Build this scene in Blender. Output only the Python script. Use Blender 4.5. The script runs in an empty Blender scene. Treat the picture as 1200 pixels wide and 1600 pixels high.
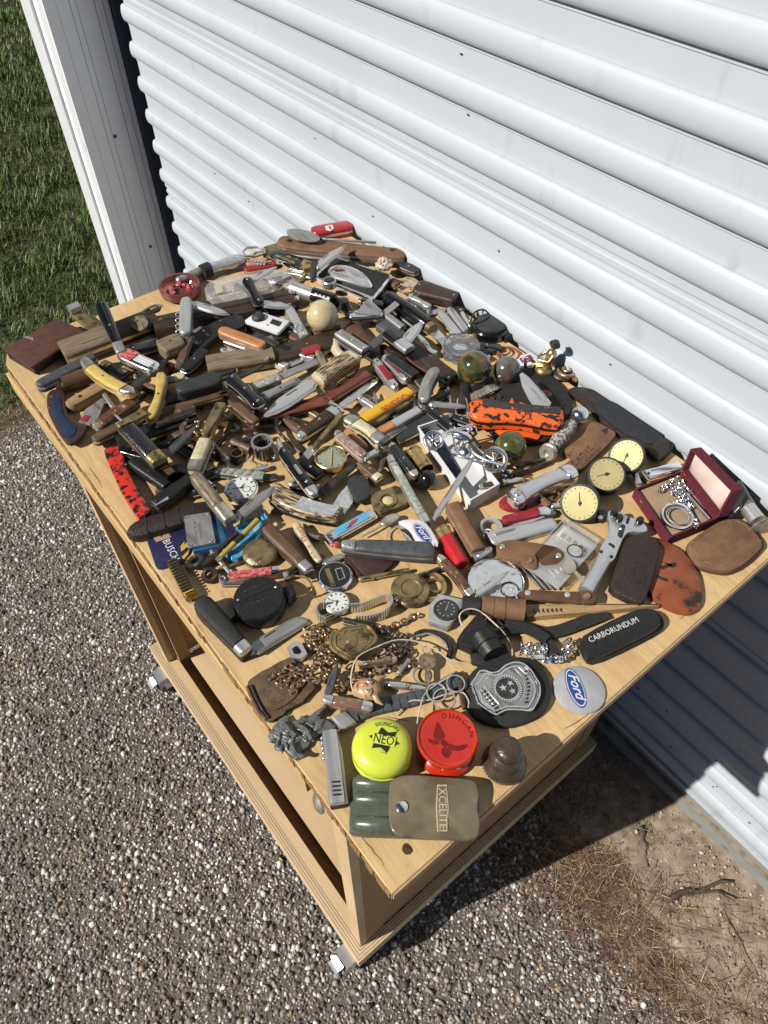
import bpy, math, random
import numpy as np
from mathutils import Vector, Matrix
random.seed(7); RNG = np.random.default_rng(7)
SC = bpy.context.scene
COL = SC.collection
# ------------------------------------------------------------------ camera, world, sun
S = .75; F = 1119.1; CZ = 1.46
def cam_rows(pi, ro, ya):
    cp, sp, cy, sy = math.cos(pi), math.sin(pi), math.cos(ya), math.sin(ya)
    r = np.array([cy, -sy, 0]); f = np.array([sy*cp, cy*cp, -sp]); u = np.cross(r, f)
    cr, sr = math.cos(ro), math.sin(ro)
    return np.array([cr*r+sr*u, -(-sr*r+cr*u), f])
CM = cam_rows(.8743, .0017, -.8945)
cam = bpy.data.cameras.new('camera'); camo = bpy.data.objects.new('camera', cam); COL.objects.link(camo)
cam.sensor_fit = 'HORIZONTAL'; cam.sensor_width = 36; cam.lens = F/1200*36; cam.clip_start = .02; cam.clip_end = 300
m = Matrix.Identity(4)
for i in range(3):
    m[i][0] = CM[0][i]; m[i][1] = -CM[1][i]; m[i][2] = -CM[2][i]
m.translation = (0, 0, CZ); camo.matrix_world = m; SC.camera = camo
sd = Vector((.185, .653, -.535)).normalized()
w = bpy.data.worlds.new('World'); SC.world = w; w.use_nodes = True
nt = w.node_tree; nt.nodes.clear()
sk = nt.nodes.new('ShaderNodeTexSky'); sk.sky_type = 'NISHITA'; sk.sun_disc = False
sk.sun_elevation = math.asin(-sd.z); sk.sun_rotation = math.atan2(-sd.x, -sd.y)
sk.air_density = .42; sk.dust_density = .3
bg = nt.nodes.new('ShaderNodeBackground'); bg.inputs[1].default_value = .05
wo = nt.nodes.new('ShaderNodeOutputWorld'); nt.links.new(sk.outputs[0], bg.inputs[0]); nt.links.new(bg.outputs[0], wo.inputs[0])
sun = bpy.data.lights.new('sun', 'SUN'); sun.energy = 5.0; sun.angle = math.radians(.53); sun.color = (1, .955, .88)
suno = bpy.data.objects.new('sun', sun); COL.objects.link(suno); suno.rotation_euler = sd.to_track_quat('-Z', 'Y').to_euler()
suno.location = (-2, -6, 6)
vs = SC.view_settings; vs.view_transform = 'Standard'; vs.look = 'None'; vs.gamma = 1; vs.use_curve_mapping = False; vs.exposure = .42
SC.render.engine = 'CYCLES'
SC.cycles.max_bounces = 8; SC.cycles.diffuse_bounces = 3; SC.cycles.transparent_max_bounces = 12; SC.cycles.caustics_reflective = False; SC.cycles.caustics_refractive = False
# where a pixel's sight line meets the level z
def ray(px, py): return CM.T @ np.array([(px-600)/F, (py-800)/F, 1.])
def U(px, py, z=.77):
    d = ray(px, py); t = (z-CZ)/d[2]; return Vector((d[0]*t, d[1]*t, z))
# ------------------------------------------------------------------ materials
MATS = {}
def mat(name, c, c2=None, r=.5, m=0., ns=80, mix=(.35, .65), bump=0., bs=400, st=(1, 1, 1), coat=0., tr=0., alpha=1., c3=None, ns3=30, m3=(.55, .65), ior=1.45, spec=.5, emis=None):
    if name in MATS: return MATS[name]
    M = bpy.data.materials.new(name); M.use_nodes = True; N = M.node_tree.nodes; L = M.node_tree.links
    b = N['Principled BSDF']; b.inputs['Roughness'].default_value = r; b.inputs['Metallic'].default_value = m
    b.inputs['Coat Weight'].default_value = coat; b.inputs['Coat Roughness'].default_value = .12
    b.inputs['Transmission Weight'].default_value = tr; b.inputs['IOR'].default_value = ior; b.inputs['Alpha'].default_value = alpha
    b.inputs['Specular IOR Level'].default_value = spec
    tc = N.new('ShaderNodeAttribute'); tc.attribute_name = 'loc'; mp = N.new('ShaderNodeMapping'); mp.inputs['Scale'].default_value = st
    L.new(tc.outputs['Vector'], mp.inputs[0])
    if c2 is None: c2 = tuple(x*.8 for x in c)
    if m < .5 and not tr and name[:5] != 'trim_': k_ = .77; c, c2 = tuple(x*k_ for x in c), tuple(x*k_ for x in c2); c3 = c3 and tuple(x*k_ for x in c3)
    def noise(s, d=4):
        n = N.new('ShaderNodeTexNoise'); n.inputs['Scale'].default_value = s; n.inputs['Detail'].default_value = d
        L.new(mp.outputs[0], n.inputs['Vector']); return n
    def ramp(n, a, z):
        q = N.new('ShaderNodeMapRange'); q.inputs[1].default_value = a; q.inputs[2].default_value = z; L.new(n.outputs[0], q.inputs[0]); return q
    def mixc(fac, A, B):
        x = N.new('ShaderNodeMix'); x.data_type = 'RGBA'; L.new(fac, x.inputs[0])
        for k, v in ((6, A), (7, B)):
            if isinstance(v, tuple): x.inputs[k].default_value = (*v, 1)
            else: L.new(v, x.inputs[k])
        return x.outputs[2]
    n1 = noise(ns); f1 = ramp(n1, *mix); col = mixc(f1.outputs[0], tuple(c), tuple(c2))
    if c3 is not None:
        n3 = noise(ns3, 5); f3 = ramp(n3, *m3); col = mixc(f3.outputs[0], col, tuple(c3))
    L.new(col, b.inputs['Base Color'])
    nr = noise(ns*2.3, 3); q = N.new('ShaderNodeMapRange'); q.inputs[1].default_value = .3; q.inputs[2].default_value = .7
    dr = .025 if m > .5 else .1; q.inputs[3].default_value = max(.02, r-dr); q.inputs[4].default_value = min(1, r+dr); L.new(nr.outputs[0], q.inputs[0]); L.new(q.outputs[0], b.inputs['Roughness'])
    if bump:
        nb = noise(bs, 5); bp = N.new('ShaderNodeBump'); bp.inputs['Strength'].default_value = bump; bp.inputs['Distance'].default_value = .001
        L.new(nb.outputs[0], bp.inputs['Height']); L.new(bp.outputs[0], b.inputs['Normal'])
    MATS[name] = M; return M
mat('steel', (.62, .62, .62), (.52, .515, .51), .3, .8, 160, st=(.12, 1, 1), c3=(.25, .21, .17), ns3=120, m3=(.6, .8))
mat('dullsteel', (.36, .355, .35), (.27, .262, .25), .4, .6, 160, st=(.15, 1, 1), bump=.08, bs=400, c3=(.12, .09, .065), ns3=110, m3=(.54, .74))
mat('greysteel', (.5, .51, .515), (.43, .435, .44), .36, .6, 180, st=(.1, 1, 1), c3=(.26, .24, .23), ns3=120, m3=(.58, .78))
mat('darksteel', (0.08, 0.076, 0.072), (0.044, 0.04, 0.0368), .45, .7, 100, bump=.5, c3=(.1, .055, .03), ns3=60)
mat('rust', (.13, .07, .04), (.07, .045, .03), .75, .3, 160, bump=.8, c3=(.2, .19, .18), ns3=70)
mat('chrome', (.88, .88, .89), (.8, .8, .8), .14, 1, 60)
mat('white_steel', (.6, .61, .63), (.55, .56, .57), .3, .8, 60)
mat('brass', (.6, .45, .19), (.42, .31, .14), .3, .85, 120, bump=.25, c3=(.14, .1, .05), ns3=80)
mat('old_brass', (.34, .265, .13), (.22, .17, .085), .38, .75, 90, bump=.5, c3=(.09, .07, .04), ns3=60)
mat('nickel', (.62, .58, .48), (.5, .46, .37), .3, .85, 120, bump=.25)
mat('bronze', (.46, .34, .23), (.24, .16, .1), .3, .8, 200, bump=.2)
mat('black', (0.0108, 0.0108, 0.0114), (0.0168, 0.0162, 0.0156), .42, 0, 200, bump=.35, bs=700)
mat('gloss_black', (0.006, 0.006, 0.006), (0.0096, 0.009, 0.009), .12, 0, 200, coat=.5)
mat('matt_black', (0.0143, 0.0143, 0.0143), (0.0234, 0.0221, 0.0208), .7, 0, 160, bump=.8, bs=900)
mat('charcoal', (0.0432, 0.04464, 0.04752), (0.0252, 0.02592, 0.02736), .5, 0, 160, bump=.5)
mat('slate', (0.1105, 0.1148, 0.1232), (0.0765, 0.08075, 0.085), .5, .3, 160, bump=.4)
mat('jigged_black', (0.012, 0.012, 0.012), (0.03, 0.03, 0.0288), .22, 0, 300, bump=1., bs=330, coat=.4)
mat('jigged_brown', (.17, .075, .035), (.05, .022, .014), .3, 0, 260, bump=1., bs=330, coat=.4, st=(.5, 1, 1))
mat('stag', (.46, .35, .21), (.05, .03, .018), .38, 0, 420, (.44, .58), bump=1., bs=420, st=(.16, 1, 1), coat=.2)
mat('bone_yellow', (.62, .47, .14), (.5, .34, .09), .35, 0, 90, bump=.2, coat=.3, c3=(.3, .18, .05), ns3=110, m3=(.62, .74))
mat('yellow_celluloid', (.66, .5, .15), (.6, .42, .1), .25, 0, 60, coat=.5)
mat('ivory', (.62, .56, .38), (.5, .43, .28), .35, 0, 90, bump=.2, c3=(.28, .18, .08), ns3=140, m3=(.6, .74))
mat('horn', (0.306, 0.2635, 0.1785), (0.102, 0.07225, 0.0425), .42, 0, 260, bump=.5, st=(.3, 1, 1))
mat('pearl', (.45, .46, .4), (.25, .29, .25), .2, .2, 170, coat=.6, c3=(.6, .58, .5), ns3=90)
mat('pearl_brown', (.2, .09, .07), (.36, .28, .24), .3, 0, 130, coat=.4)
mat('abalone', (.3, .09, .06), (.12, .16, .1), .2, 0, 190, coat=.6, c3=(.4, .28, .14), ns3=120)
mat('red_pearl', (.5, .04, .05), (.62, .25, .26), .2, 0, 260, (.45, .6), coat=.6)
mat('red_mottle', (.62, .035, .015), (.02, .012, .012), .28, 0, 110, (.46, .56), coat=.5, bump=.2, c3=(.1, .01, .01), ns3=200, m3=(.6, .68))
mat('red_plastic', (.42, .02, .035), (.36, .016, .03), .3, 0, 60, coat=.4)
mat('shell_red', (.5, .012, .02), (.42, .012, .018), .33, 0, 300, coat=.3, st=(1, 1, 1))
mat('maroon', (.14, .012, .03), (.1, .01, .022), .85, 0, 300, bump=.4, bs=1500)
mat('red_leather', (.33, .025, .035), (.22, .015, .025), .5, 0, 90, bump=.4)
mat('satin', (.68, .56, .5), (.6, .47, .4), .42, 0, 40, bump=.5, bs=60)
mat('beige_card', (.4, .28, .18), (.34, .23, .15), .8, 0, 90)
mat('yellow_plastic', (.72, .42, .012), (.68, .38, .01), .25, 0, 60, coat=.5)
mat('orange', (.85, .13, .02), (.8, .11, .015), .5, 0, 60)
mat('orange_camo', (.85, .14, .02), (.02, .016, .014), .45, 0, 95, (.52, .58), bump=.3)
mat('black_camo', (.03, .028, .027), (.05, .045, .042), .6, 0, 200, bump=.7, c3=(.7, .12, .03), ns3=110, m3=(.66, .7))
mat('red_wood', (0.204, 0.05525, 0.02975), (0.1105, 0.0255, 0.0153), .4, 0, 300, coat=.25, bump=.3, st=(.15, 1, 1))
mat('brown_wood', (0.1638, 0.0897, 0.0468), (0.0858, 0.0429, 0.0234), .48, 0, 420, bump=.6, bs=500, st=(.1, 1, 1))
mat('dark_wood', (0.06375, 0.0375, 0.0225), (0.02625, 0.015, 0.00975), .45, 0, 420, bump=.7, bs=500, st=(.1, 1, 1))
mat('grey_wood', (0.2728, 0.2112, 0.1364), (0.1584, 0.1188, 0.0748), .62, 0, 420, bump=.9, bs=600, c3=(.07, .05, .03), ns3=260, m3=(.6, .68), st=(.09, 1, 1))
mat('tan_wood', (0.4232, 0.2852, 0.138), (0.3128, 0.1978, 0.092), .5, 0, 380, bump=.5, c3=(.2, .12, .05), ns3=180, m3=(.62, .72), st=(.12, 1, 1))
mat('orange_wood', (.55, .25, .1), (.4, .16, .06), .4, 0, 380, bump=.4, st=(.12, 1, 1))
mat('swirl_wood', (.5, .48, .44), (.12, .11, .1), .35, 0, 90, (.44, .54), st=(3, 3, .6))
mat('leather_brown', (0.128, 0.06, 0.028), (0.08, 0.0384, 0.0192), .6, 0, 90, bump=.7, bs=500)
mat('leather_tan', (0.221, 0.119, 0.0595), (0.1615, 0.08075, 0.0408), .62, 0, 70, bump=.6, bs=500)
mat('leather_orange', (.3, .09, .035), (.22, .055, .022), .38, 0, 45, bump=.4, c3=(.035, .02, .015), ns3=40, m3=(.6, .66))
mat('leather_dark', (0.03375, 0.021, 0.01725), (0.0225, 0.015, 0.01275), .5, 0, 90, bump=.9, bs=450)
mat('leather_maroon', (0.06, 0.028, 0.024), (0.04, 0.0192, 0.016), .5, 0, 90, bump=.5)
mat('suede_blue', (0.0245, 0.028, 0.035), (0.0175, 0.0196, 0.0245), .85, 0, 160, bump=.8)
mat('torn_leather', (.15, .09, .045), (.07, .045, .025), .85, 0, 110, bump=1, bs=350)
mat('wallet', (.1, .042, .026), (.075, .03, .02), .6, 0, 60, bump=.35)
mat('navy', (.022, .02, .075), (.02, .018, .065), .4, 0, 60)
mat('blue_inlay', (.03, .05, .11), (.022, .035, .08), .45, .3, 200, bump=.6)
mat('blue_box', (.03, .16, .32), (.02, .1, .22), .35, .2, 60)
mat('blue_wrap', (.06, .35, .62), (.35, .6, .75), .25, .3, 90, (.5, .62), bump=.6, bs=120)
mat('sky_enamel', (.12, .42, .65), (.1, .36, .6), .25, 0, 60, coat=.5)
mat('ford_blue', (.025, .075, .3), (.02, .06, .26), .4, 0, 80)
mat('white_paint', (.74, .75, .76), (.7, .71, .72), .38, 0, 30)
mat('white_card', (.72, .72, .73), (.68, .68, .7), .6, 0, 60)
mat('white_print', (.75, .74, .7), (.7, .69, .66), .5, 0, 60)
mat('black_print', (.012, .012, .012), (.018, .018, .018), .5)
mat('red_print', (.5, .04, .02), (.42, .03, .02), .5)
mat('gold_print', (.6, .4, .06), (.5, .32, .04), .4)
mat('purple_print', (.2, .02, .12), (.2, .02, .1), .5)
mat('brushed_disc', (.56, .57, .58), (.44, .45, .46), .5, .35, 50, bump=.25)
mat('dial_cream', (.66, .59, .29), (.58, .5, .22), .4, 0, 40, coat=.6)
mat('dial_tan', (.5, .42, .22), (.45, .37, .18), .35, 0, 60, coat=.6)
mat('dial_white', (.72, .73, .7), (.66, .67, .65), .35, 0, 90, coat=.6)
mat('dial_green', (.33, .35, .26), (.26, .28, .2), .25, 0, 60, coat=.8)
mat('dial_black', (.02, .024, .022), (.04, .046, .042), .15, 0, 60, coat=.8)
mat('foil', (.68, .69, .7), (.5, .51, .52), .22, .7, 160, bump=1, bs=220)
mat('glass', (.9, .9, .92), (.85, .85, .88), .06, 0, 100, tr=.92, ior=1.42, bump=.15, bs=200)
mat('pink_glass', (.75, .3, .27), (.7, .25, .22), .06, 0, 60, tr=.85, ior=1.45)
mat('clear_plastic', (.7, .7, .7), (.6, .6, .6), .12, 0, 60, alpha=.32, bump=.4, bs=150)
mat('coral', (.55, .36, .26), (.75, .68, .6), .18, 0, 280, (.45, .55), bump=1, bs=260, coat=.5, tr=.25)
mat('yoyo_yellow', (.62, .71, .06), (.58, .67, .05), .28, 0, 40, coat=.35)
mat('yoyo_red', (.92, .06, .015), (.88, .045, .012), .12, 0, 40, tr=.55, coat=.6, ior=1.4)
mat('yoyo_face', (.55, .02, .01), (.48, .016, .008), .2, 0, 60, tr=.25, coat=.8)
mat('yoyo_dark', (.2, .008, .006), (.14, .006, .004), .3, 0, 90)
mat('insulator', (.045, .03, .02), (.07, .048, .032), .32, 0, 120, coat=.3, bump=.5)
mat('pouch_green', (.1, .115, .08), (.065, .078, .056), .28, 0, 50, coat=.4, bump=.3, bs=120)
mat('pouch_flap', (.22, .18, .11), (.13, .11, .065), .25, 0, 45, coat=.5, bump=.5, bs=120)
mat('marble_cream', (.62, .52, .31), (.5, .4, .22), .16, 0, 50, coat=.7, c3=(.25, .18, .09), ns3=45, m3=(.6, .63))
mat('marble_amber', (.02, .022, .012), (.09, .09, .02), .08, 0, 60, coat=1, c3=(.28, .1, .012), ns3=48, m3=(.56, .64))
mat('marble_grey', (.16, .14, .125), (.045, .05, .045), .16, 0, 60, coat=.8, c3=(.2, .07, .06), ns3=60, m3=(.6, .68), st=(1.6, 1, .35))
mat('marble_green', (.09, .1, .02), (.03, .038, .01), .12, 0, 50, coat=.9, c3=(.17, .17, .05), ns3=60, m3=(.56, .66))
mat('skin', (.55, .36, .2), (.45, .27, .14), .35, 0, 120, coat=.3, c3=(.25, .12, .06), ns3=150, m3=(.6, .7))
mat('string', (.62, .56, .46), (.5, .44, .34), .8, 0, 400)
mat('mesh_gold', (.32, .22, .05), (.22, .15, .035), .35, .9, 200, bump=.5)
mat('yellow_stick', (.5, .38, .08), (.42, .3, .06), .4)
mat('pewter', (.2, .205, .195), (.1, .103, .1), .48, .5, 160, bump=.9, bs=300)
mat('grey_plastic', (.12, .12, .12), (.09, .09, .09), .5)
mat('board_edge', (.4, .24, .1), (.24, .13, .05), .75, 0, 180, bump=1, bs=220, c3=(.15, .08, .03), ns3=150)
mat('batten', (.62, .43, .2), (.54, .36, .16), .6, 0, 30, st=(.12, 1, 1), bump=.3)
mat('ply_face', (.68, .5, .3), (.6, .43, .24), .6, 0, 22, st=(.25, 1, 1), bump=.3, bs=250)
mat('ply_light', (.74, .58, .38), (.66, .5, .31), .6, 0, 100, st=(.05, 1, 1))
mat('ply_dark', (.5, .35, .2), (.42, .28, .15), .7, 0, 100, st=(.05, 1, 1))
mat('mdf', (.42, .26, .13), (.37, .225, .11), .75, 0, 60, bump=.2)
mat('door_paint', (.515, .555, .6), (.49, .53, .575), .5, 0, 5, bump=.1, bs=60, c3=(.41, .43, .45), ns3=26, m3=(.62, .8), st=(1, 1, .35), spec=.25)
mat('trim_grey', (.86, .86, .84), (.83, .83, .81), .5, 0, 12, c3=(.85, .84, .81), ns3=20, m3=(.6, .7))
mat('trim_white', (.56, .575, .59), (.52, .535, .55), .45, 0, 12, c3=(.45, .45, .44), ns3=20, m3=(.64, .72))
mat('sill_grey', (.3, .31, .3), (.25, .26, .25), .55, .1, 20, c3=(.2, .17, .12), ns3=30, m3=(.6, .7))
mat('soil', (.4, .325, .235), (.22, .165, .11), .95, 0, 45, bump=1, bs=420, c3=(.56, .5, .4), ns3=60, m3=(.6, .75))
mat('straw', (.3, .21, .12), (.16, .085, .045), .8, 0, 30, c3=(.42, .34, .22), ns3=300, m3=(.6, .68))
mat('bark', (.12, .09, .065), (.06, .045, .035), .9, 0, 150, bump=1)
mat('gap', (.09, .105, .14), (.06, .075, .11), .6, 0, 20)  # shade inside the door guide slot, put into the colour as dark blue-grey
# wood top: long soft grain with figure, knots and scuffs
def topmat():
    M = bpy.data.materials.new('plywood_top'); M.use_nodes = True; N = M.node_tree.nodes; L = M.node_tree.links; b = N['Principled BSDF']
    tc = N.new('ShaderNodeTexCoord'); mp = N.new('ShaderNodeMapping'); mp.inputs['Scale'].default_value = (1.5, 14, 1); mp.inputs['Rotation'].default_value = (0, 0, .06)
    L.new(tc.outputs['Object'], mp.inputs[0])
    def nz(s, d, v, dist=0):
        n = N.new('ShaderNodeTexNoise'); n.inputs['Scale'].default_value = s; n.inputs['Detail'].default_value = d; n.inputs['Distortion'].default_value = dist; L.new(v, n.inputs['Vector']); return n.outputs[0]
    g = nz(9, 8, mp.outputs[0], 1.2); fig = nz(28, 3, tc.outputs['Object'], .6); sp = nz(260, 2, tc.outputs['Object'])
    cr = N.new('ShaderNodeValToRGB'); cr.color_ramp.elements[0].position = .3; cr.color_ramp.elements[0].color = (.44, .29, .135, 1)
    cr.color_ramp.elements[1].position = .68; cr.color_ramp.elements[1].color = (.56, .40, .20, 1); L.new(g, cr.inputs[0])
    x = N.new('ShaderNodeMix'); x.data_type = 'RGBA'; x.blend_type = 'MULTIPLY'; r = N.new('ShaderNodeMapRange'); r.inputs[1].default_value = .35; r.inputs[2].default_value = .7; r.inputs[3].default_value = .0; r.inputs[4].default_value = .4
    L.new(fig, r.inputs[0]); L.new(r.outputs[0], x.inputs[0]); L.new(cr.outputs[0], x.inputs[6]); x.inputs[7].default_value = (.8, .72, .62, 1)
    y = N.new('ShaderNodeMix'); y.data_type = 'RGBA'; r2 = N.new('ShaderNodeMapRange'); r2.inputs[1].default_value = .66; r2.inputs[2].default_value = .74; L.new(nz(75, 3, tc.outputs['Object']), r2.inputs[0])
    r3 = N.new('ShaderNodeMath'); r3.operation = 'MULTIPLY'; r3.inputs[1].default_value = .5; L.new(r2.outputs[0], r3.inputs[0])
    L.new(r3.outputs[0], y.inputs[0]); L.new(x.outputs[2], y.inputs[6]); y.inputs[7].default_value = (.22, .13, .06, 1); L.new(y.outputs[2], b.inputs['Base Color'])
    b.inputs['Roughness'].default_value = .5
    bp = N.new('ShaderNodeBump'); bp.inputs['Strength'].default_value = .25; bp.inputs['Distance'].default_value = .001; L.new(sp, bp.inputs['Height']); L.new(bp.outputs[0], b.inputs['Normal'])
    MATS['plywood_top'] = M
topmat()
# attribute coloured material (stones and grass each carry their own colour)
def attmat(name, rough, bump=0, trans=0):
    M = bpy.data.materials.new(name); M.use_nodes = True; N = M.node_tree.nodes; L = M.node_tree.links; b = N['Principled BSDF']
    a = N.new('ShaderNodeAttribute'); a.attribute_name = 'tint'; L.new(a.outputs[0], b.inputs['Base Color']); b.inputs['Roughness'].default_value = rough
    b.inputs['Transmission Weight'].default_value = 0
    if bump:
        n = N.new('ShaderNodeTexNoise'); n.inputs['Scale'].default_value = 900; bp = N.new('ShaderNodeBump'); bp.inputs['Strength'].default_value = bump; bp.inputs['Distance'].default_value = .001
        L.new(n.outputs[0], bp.inputs['Height']); L.new(bp.outputs[0], b.inputs['Normal'])
    MATS[name] = M
attmat('pebbles', .6, .4); attmat('blades', .55); attmat('needles', .8)
# ------------------------------------------------------------------ geometry helpers
class G:
    def __init__(s): s.v = []; s.f = []
    def add(s, vs_, fs):
        o = len(s.v); s.v += [tuple(p) for p in vs_]; s.f += [tuple(i+o for i in f) for f in fs]; return s
    def box(s, x0, x1, y0, y1, z0, z1):
        return s.add([(x, y, z) for z in (z0, z1) for y in (y0, y1) for x in (x0, x1)], [(0, 2, 3, 1), (4, 5, 7, 6), (0, 1, 5, 4), (2, 6, 7, 3), (0, 4, 6, 2), (1, 3, 7, 5)])
    def rings(s, R, cap0=True, cap1=True, closed=False):
        n = len(R[0]); o = len(s.v)
        for r in R: s.v += [tuple(p) for p in r]
        for k in range(len(R)-1+(1 if closed else 0)):
            a = o+k*n; b = o+((k+1) % len(R))*n
            for i in range(n): j = (i+1) % n; s.f.append((a+i, a+j, b+j, b+i))
        if not closed:
            if cap0: s.f.append(tuple(o+i for i in range(n))[::-1])
            if cap1: s.f.append(tuple(o+(len(R)-1)*n+i for i in range(n)))
        return s
    def slab(s, P, z0, z1, bev=0., zf=None, steps=2, dome=0.):
        """P closed outline (x,y) with real thickness; zf(x,y) gives the height of the resting plane"""
        A = sum(P[i][0]*P[(i+1) % len(P)][1]-P[(i+1) % len(P)][0]*P[i][1] for i in range(len(P)))
        if A < 0: P = P[::-1]
        zf = zf or (lambda x, y: 0)
        def inset(d):
            out = []; n = len(P)
            for i in range(n):
                p0, p1, p2 = Vector(P[i-1]), Vector(P[i]), Vector(P[(i+1) % n])
                a = (p1-p0); b = (p2-p1)
                if a.length < 1e-9 or b.length < 1e-9: out.append(tuple(p1)); continue
                a.normalize(); b.normalize(); na = Vector((-a.y, a.x)); nb = Vector((-b.y, b.x)); q = na+nb
                if q.length < .3: q = na
                else: q = q/max(.4, q.length_squared/2)
                out.append(tuple(p1+q*d))
            return out
        R = [[(x, y, zf(x, y)+z0) for x, y in P]]
        if bev <= 0: R.append([(x, y, zf(x, y)+z1) for x, y in P])
        else:
            for k in range(steps+1):
                t = k/steps*math.pi/2; hgt = z1-dome-bev*(1-math.sin(t)); ins = bev*(1-math.cos(t))
                R.append([(x, y, zf(x, y)+hgt) for x, y in inset(ins)])
            if dome: R.append([(x, y, zf(x, y)+z1) for x, y in inset(bev*2.2)])
        return s.rings(R)
    def tube(s, pts, r, n=6, closed=False):
        R = []; pts = [Vector(p) for p in pts]; k = len(pts)
        for i, p in enumerate(pts):
            if closed: d = pts[(i+1) % k]-pts[i-1]
            else: d = pts[min(i+1, k-1)]-pts[max(i-1, 0)]
            if d.length < 1e-9: d = Vector((1, 0, 0))
            d.normalize(); up = Vector((0, 0, 1)) if abs(d.z) < .9 else Vector((1, 0, 0))
            a = d.cross(up).normalized(); b = a.cross(d); rr = r[i] if isinstance(r, (list, tuple)) else r
            R.append([p+(a*math.cos(2*math.pi*j/n)+b*math.sin(2*math.pi*j/n))*rr for j in range(n)])
        return s.rings(R, closed=closed)
    def lathe(s, prof, c, ax=(0, 0, 1), n=28, sx=1., wob=0.):
        c = Vector(c); ax = Vector(ax).normalized(); up = Vector((1, 0, 0)) if abs(ax.x) < .9 else Vector((0, 1, 0))
        a = ax.cross(up).normalized(); b = ax.cross(a)
        R = []
        for r, h in prof:
            R.append([c+ax*h+(a*math.cos(2*math.pi*j/n)*sx+b*math.sin(2*math.pi*j/n))*max(r, 1e-5)*(1+wob*math.sin(9*2*math.pi*j/n)) for j in range(n)])
        return s.rings(R)
    def ball(s, c, r, n=20, m=12, sz=1.):
        return s.lathe([(r*math.sin(math.pi*k/m), -r*math.cos(math.pi*k/m)*sz) for k in range(m+1)], c, n=n)
    def fr(s, o, ex, ey, ez):
        return s
def mesh(name, g, mt, org=(0, 0, 0), smooth=35):
    me = bpy.data.meshes.new(name); o = Vector(org)
    me.from_pydata([tuple(Vector(p)-o) for p in g.v], [], g.f); me.update()
    me.materials.append(MATS[mt] if isinstance(mt, str) else mt)
    lo = g.l if getattr(g, 'l', None) and len(g.l) == len(g.v) else [tuple(Vector(p)-o) for p in g.v]
    at = me.attributes.new('loc', 'FLOAT_VECTOR', 'POINT'); at.data.foreach_set('vector', [c for q in lo for c in q])
    if smooth:
        me.polygons.foreach_set('use_smooth', [True]*len(me.polygons)); me.set_sharp_from_angle(angle=math.radians(smooth))
    return me
def setp(o, label=None, cat=None, group=None, kind=None):
    for k, v in (('label', label), ('category', cat), ('group', group), ('kind', kind)):
        if v: o[k] = v
class T:
    """a thing: an Empty at its base with its parts below it"""
    def __init__(s, name, label, cat, org, group=None):
        s.o = bpy.data.objects.new(name, None); s.o.empty_display_size = .02; s.o.location = org; s.org = Vector(org); COL.objects.link(s.o)
        setp(s.o, label, cat, group)
    def p(s, name, g, mt, parent=None, label=None, smooth=35, kind=None):
        me = g if isinstance(g, bpy.types.Mesh) else mesh(name, g, mt, s.org, smooth)
        o = bpy.data.objects.new(name, me); o.parent = parent or s.o; COL.objects.link(o); setp(o, label, None, None, kind); return o
def solo(name, g, mt, label=None, cat=None, kind=None, org=(0, 0, 0), smooth=35):
    o = bpy.data.objects.new(name, mesh(name, g, mt, org, smooth)); o.location = org; COL.objects.link(o); setp(o, label, cat, None, kind); return o
def np_mesh(name, V, Fq, tint, mt, smooth=True):
    """V (n,3), Fq list of index arrays all of one size per array"""
    me = bpy.data.meshes.new(name); me.vertices.add(len(V)); me.vertices.foreach_set('co', V.astype(np.float32).ravel())
    loops = np.concatenate([f.ravel() for f in Fq]); sizes = np.concatenate([np.full(len(f), f.shape[1]) for f in Fq])
    me.loops.add(len(loops)); me.loops.foreach_set('vertex_index', loops.astype(np.int32))
    me.polygons.add(len(sizes)); st = np.concatenate([[0], np.cumsum(sizes)[:-1]]); me.polygons.foreach_set('loop_start', st.astype(np.int32))
    if smooth: me.polygons.foreach_set('use_smooth', np.ones(len(sizes), bool))
    me.update(calc_edges=True)
    if tint is not None:
        a = me.attributes.new('tint', 'FLOAT_COLOR', 'POINT'); a.data.foreach_set('color', np.concatenate([tint, np.ones((len(V), 1))], 1).astype(np.float32).ravel())
    me.materials.append(MATS[mt]); o = bpy.data.objects.new(name, me); COL.objects.link(o); return o
# ------------------------------------------------------------------ the ground
def vnoise(x, y, s, seed=0):
    x = x*s+seed*17.3; y = y*s+seed*5.1; xi = np.floor(x).astype(int); yi = np.floor(y).astype(int); fx = x-xi; fy = y-yi
    fx = fx*fx*(3-2*fx); fy = fy*fy*(3-2*fy)
    def h(a, b): n = (a*374761393+b*668265263) & 0x7fffffff; n = (n ^ (n >> 13))*1274126177 & 0x7fffffff; return (n & 0xffff)/65535.
    return (h(xi, yi)*(1-fx)+h(xi+1, yi)*fx)*(1-fy)+(h(xi, yi+1)*(1-fx)+h(xi+1, yi+1)*fx)*fy
def dirt_edge(x):   # where the soil strip by the door begins
    x = np.asarray(x, float); return .56-.08*np.clip((x+.1)/.4, -1, 1)+.10*(vnoise(x, x*0, 9, 1)-.5)+.05*(vnoise(x, x*0, 34, 2)-.5)
g = G().box(-60, 60, -60, 60, -.3, -.03); solo('ground', g, 'soil', kind='structure')
g = G().box(-1.90, 6, -8, .70, -.1, -.002)
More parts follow.
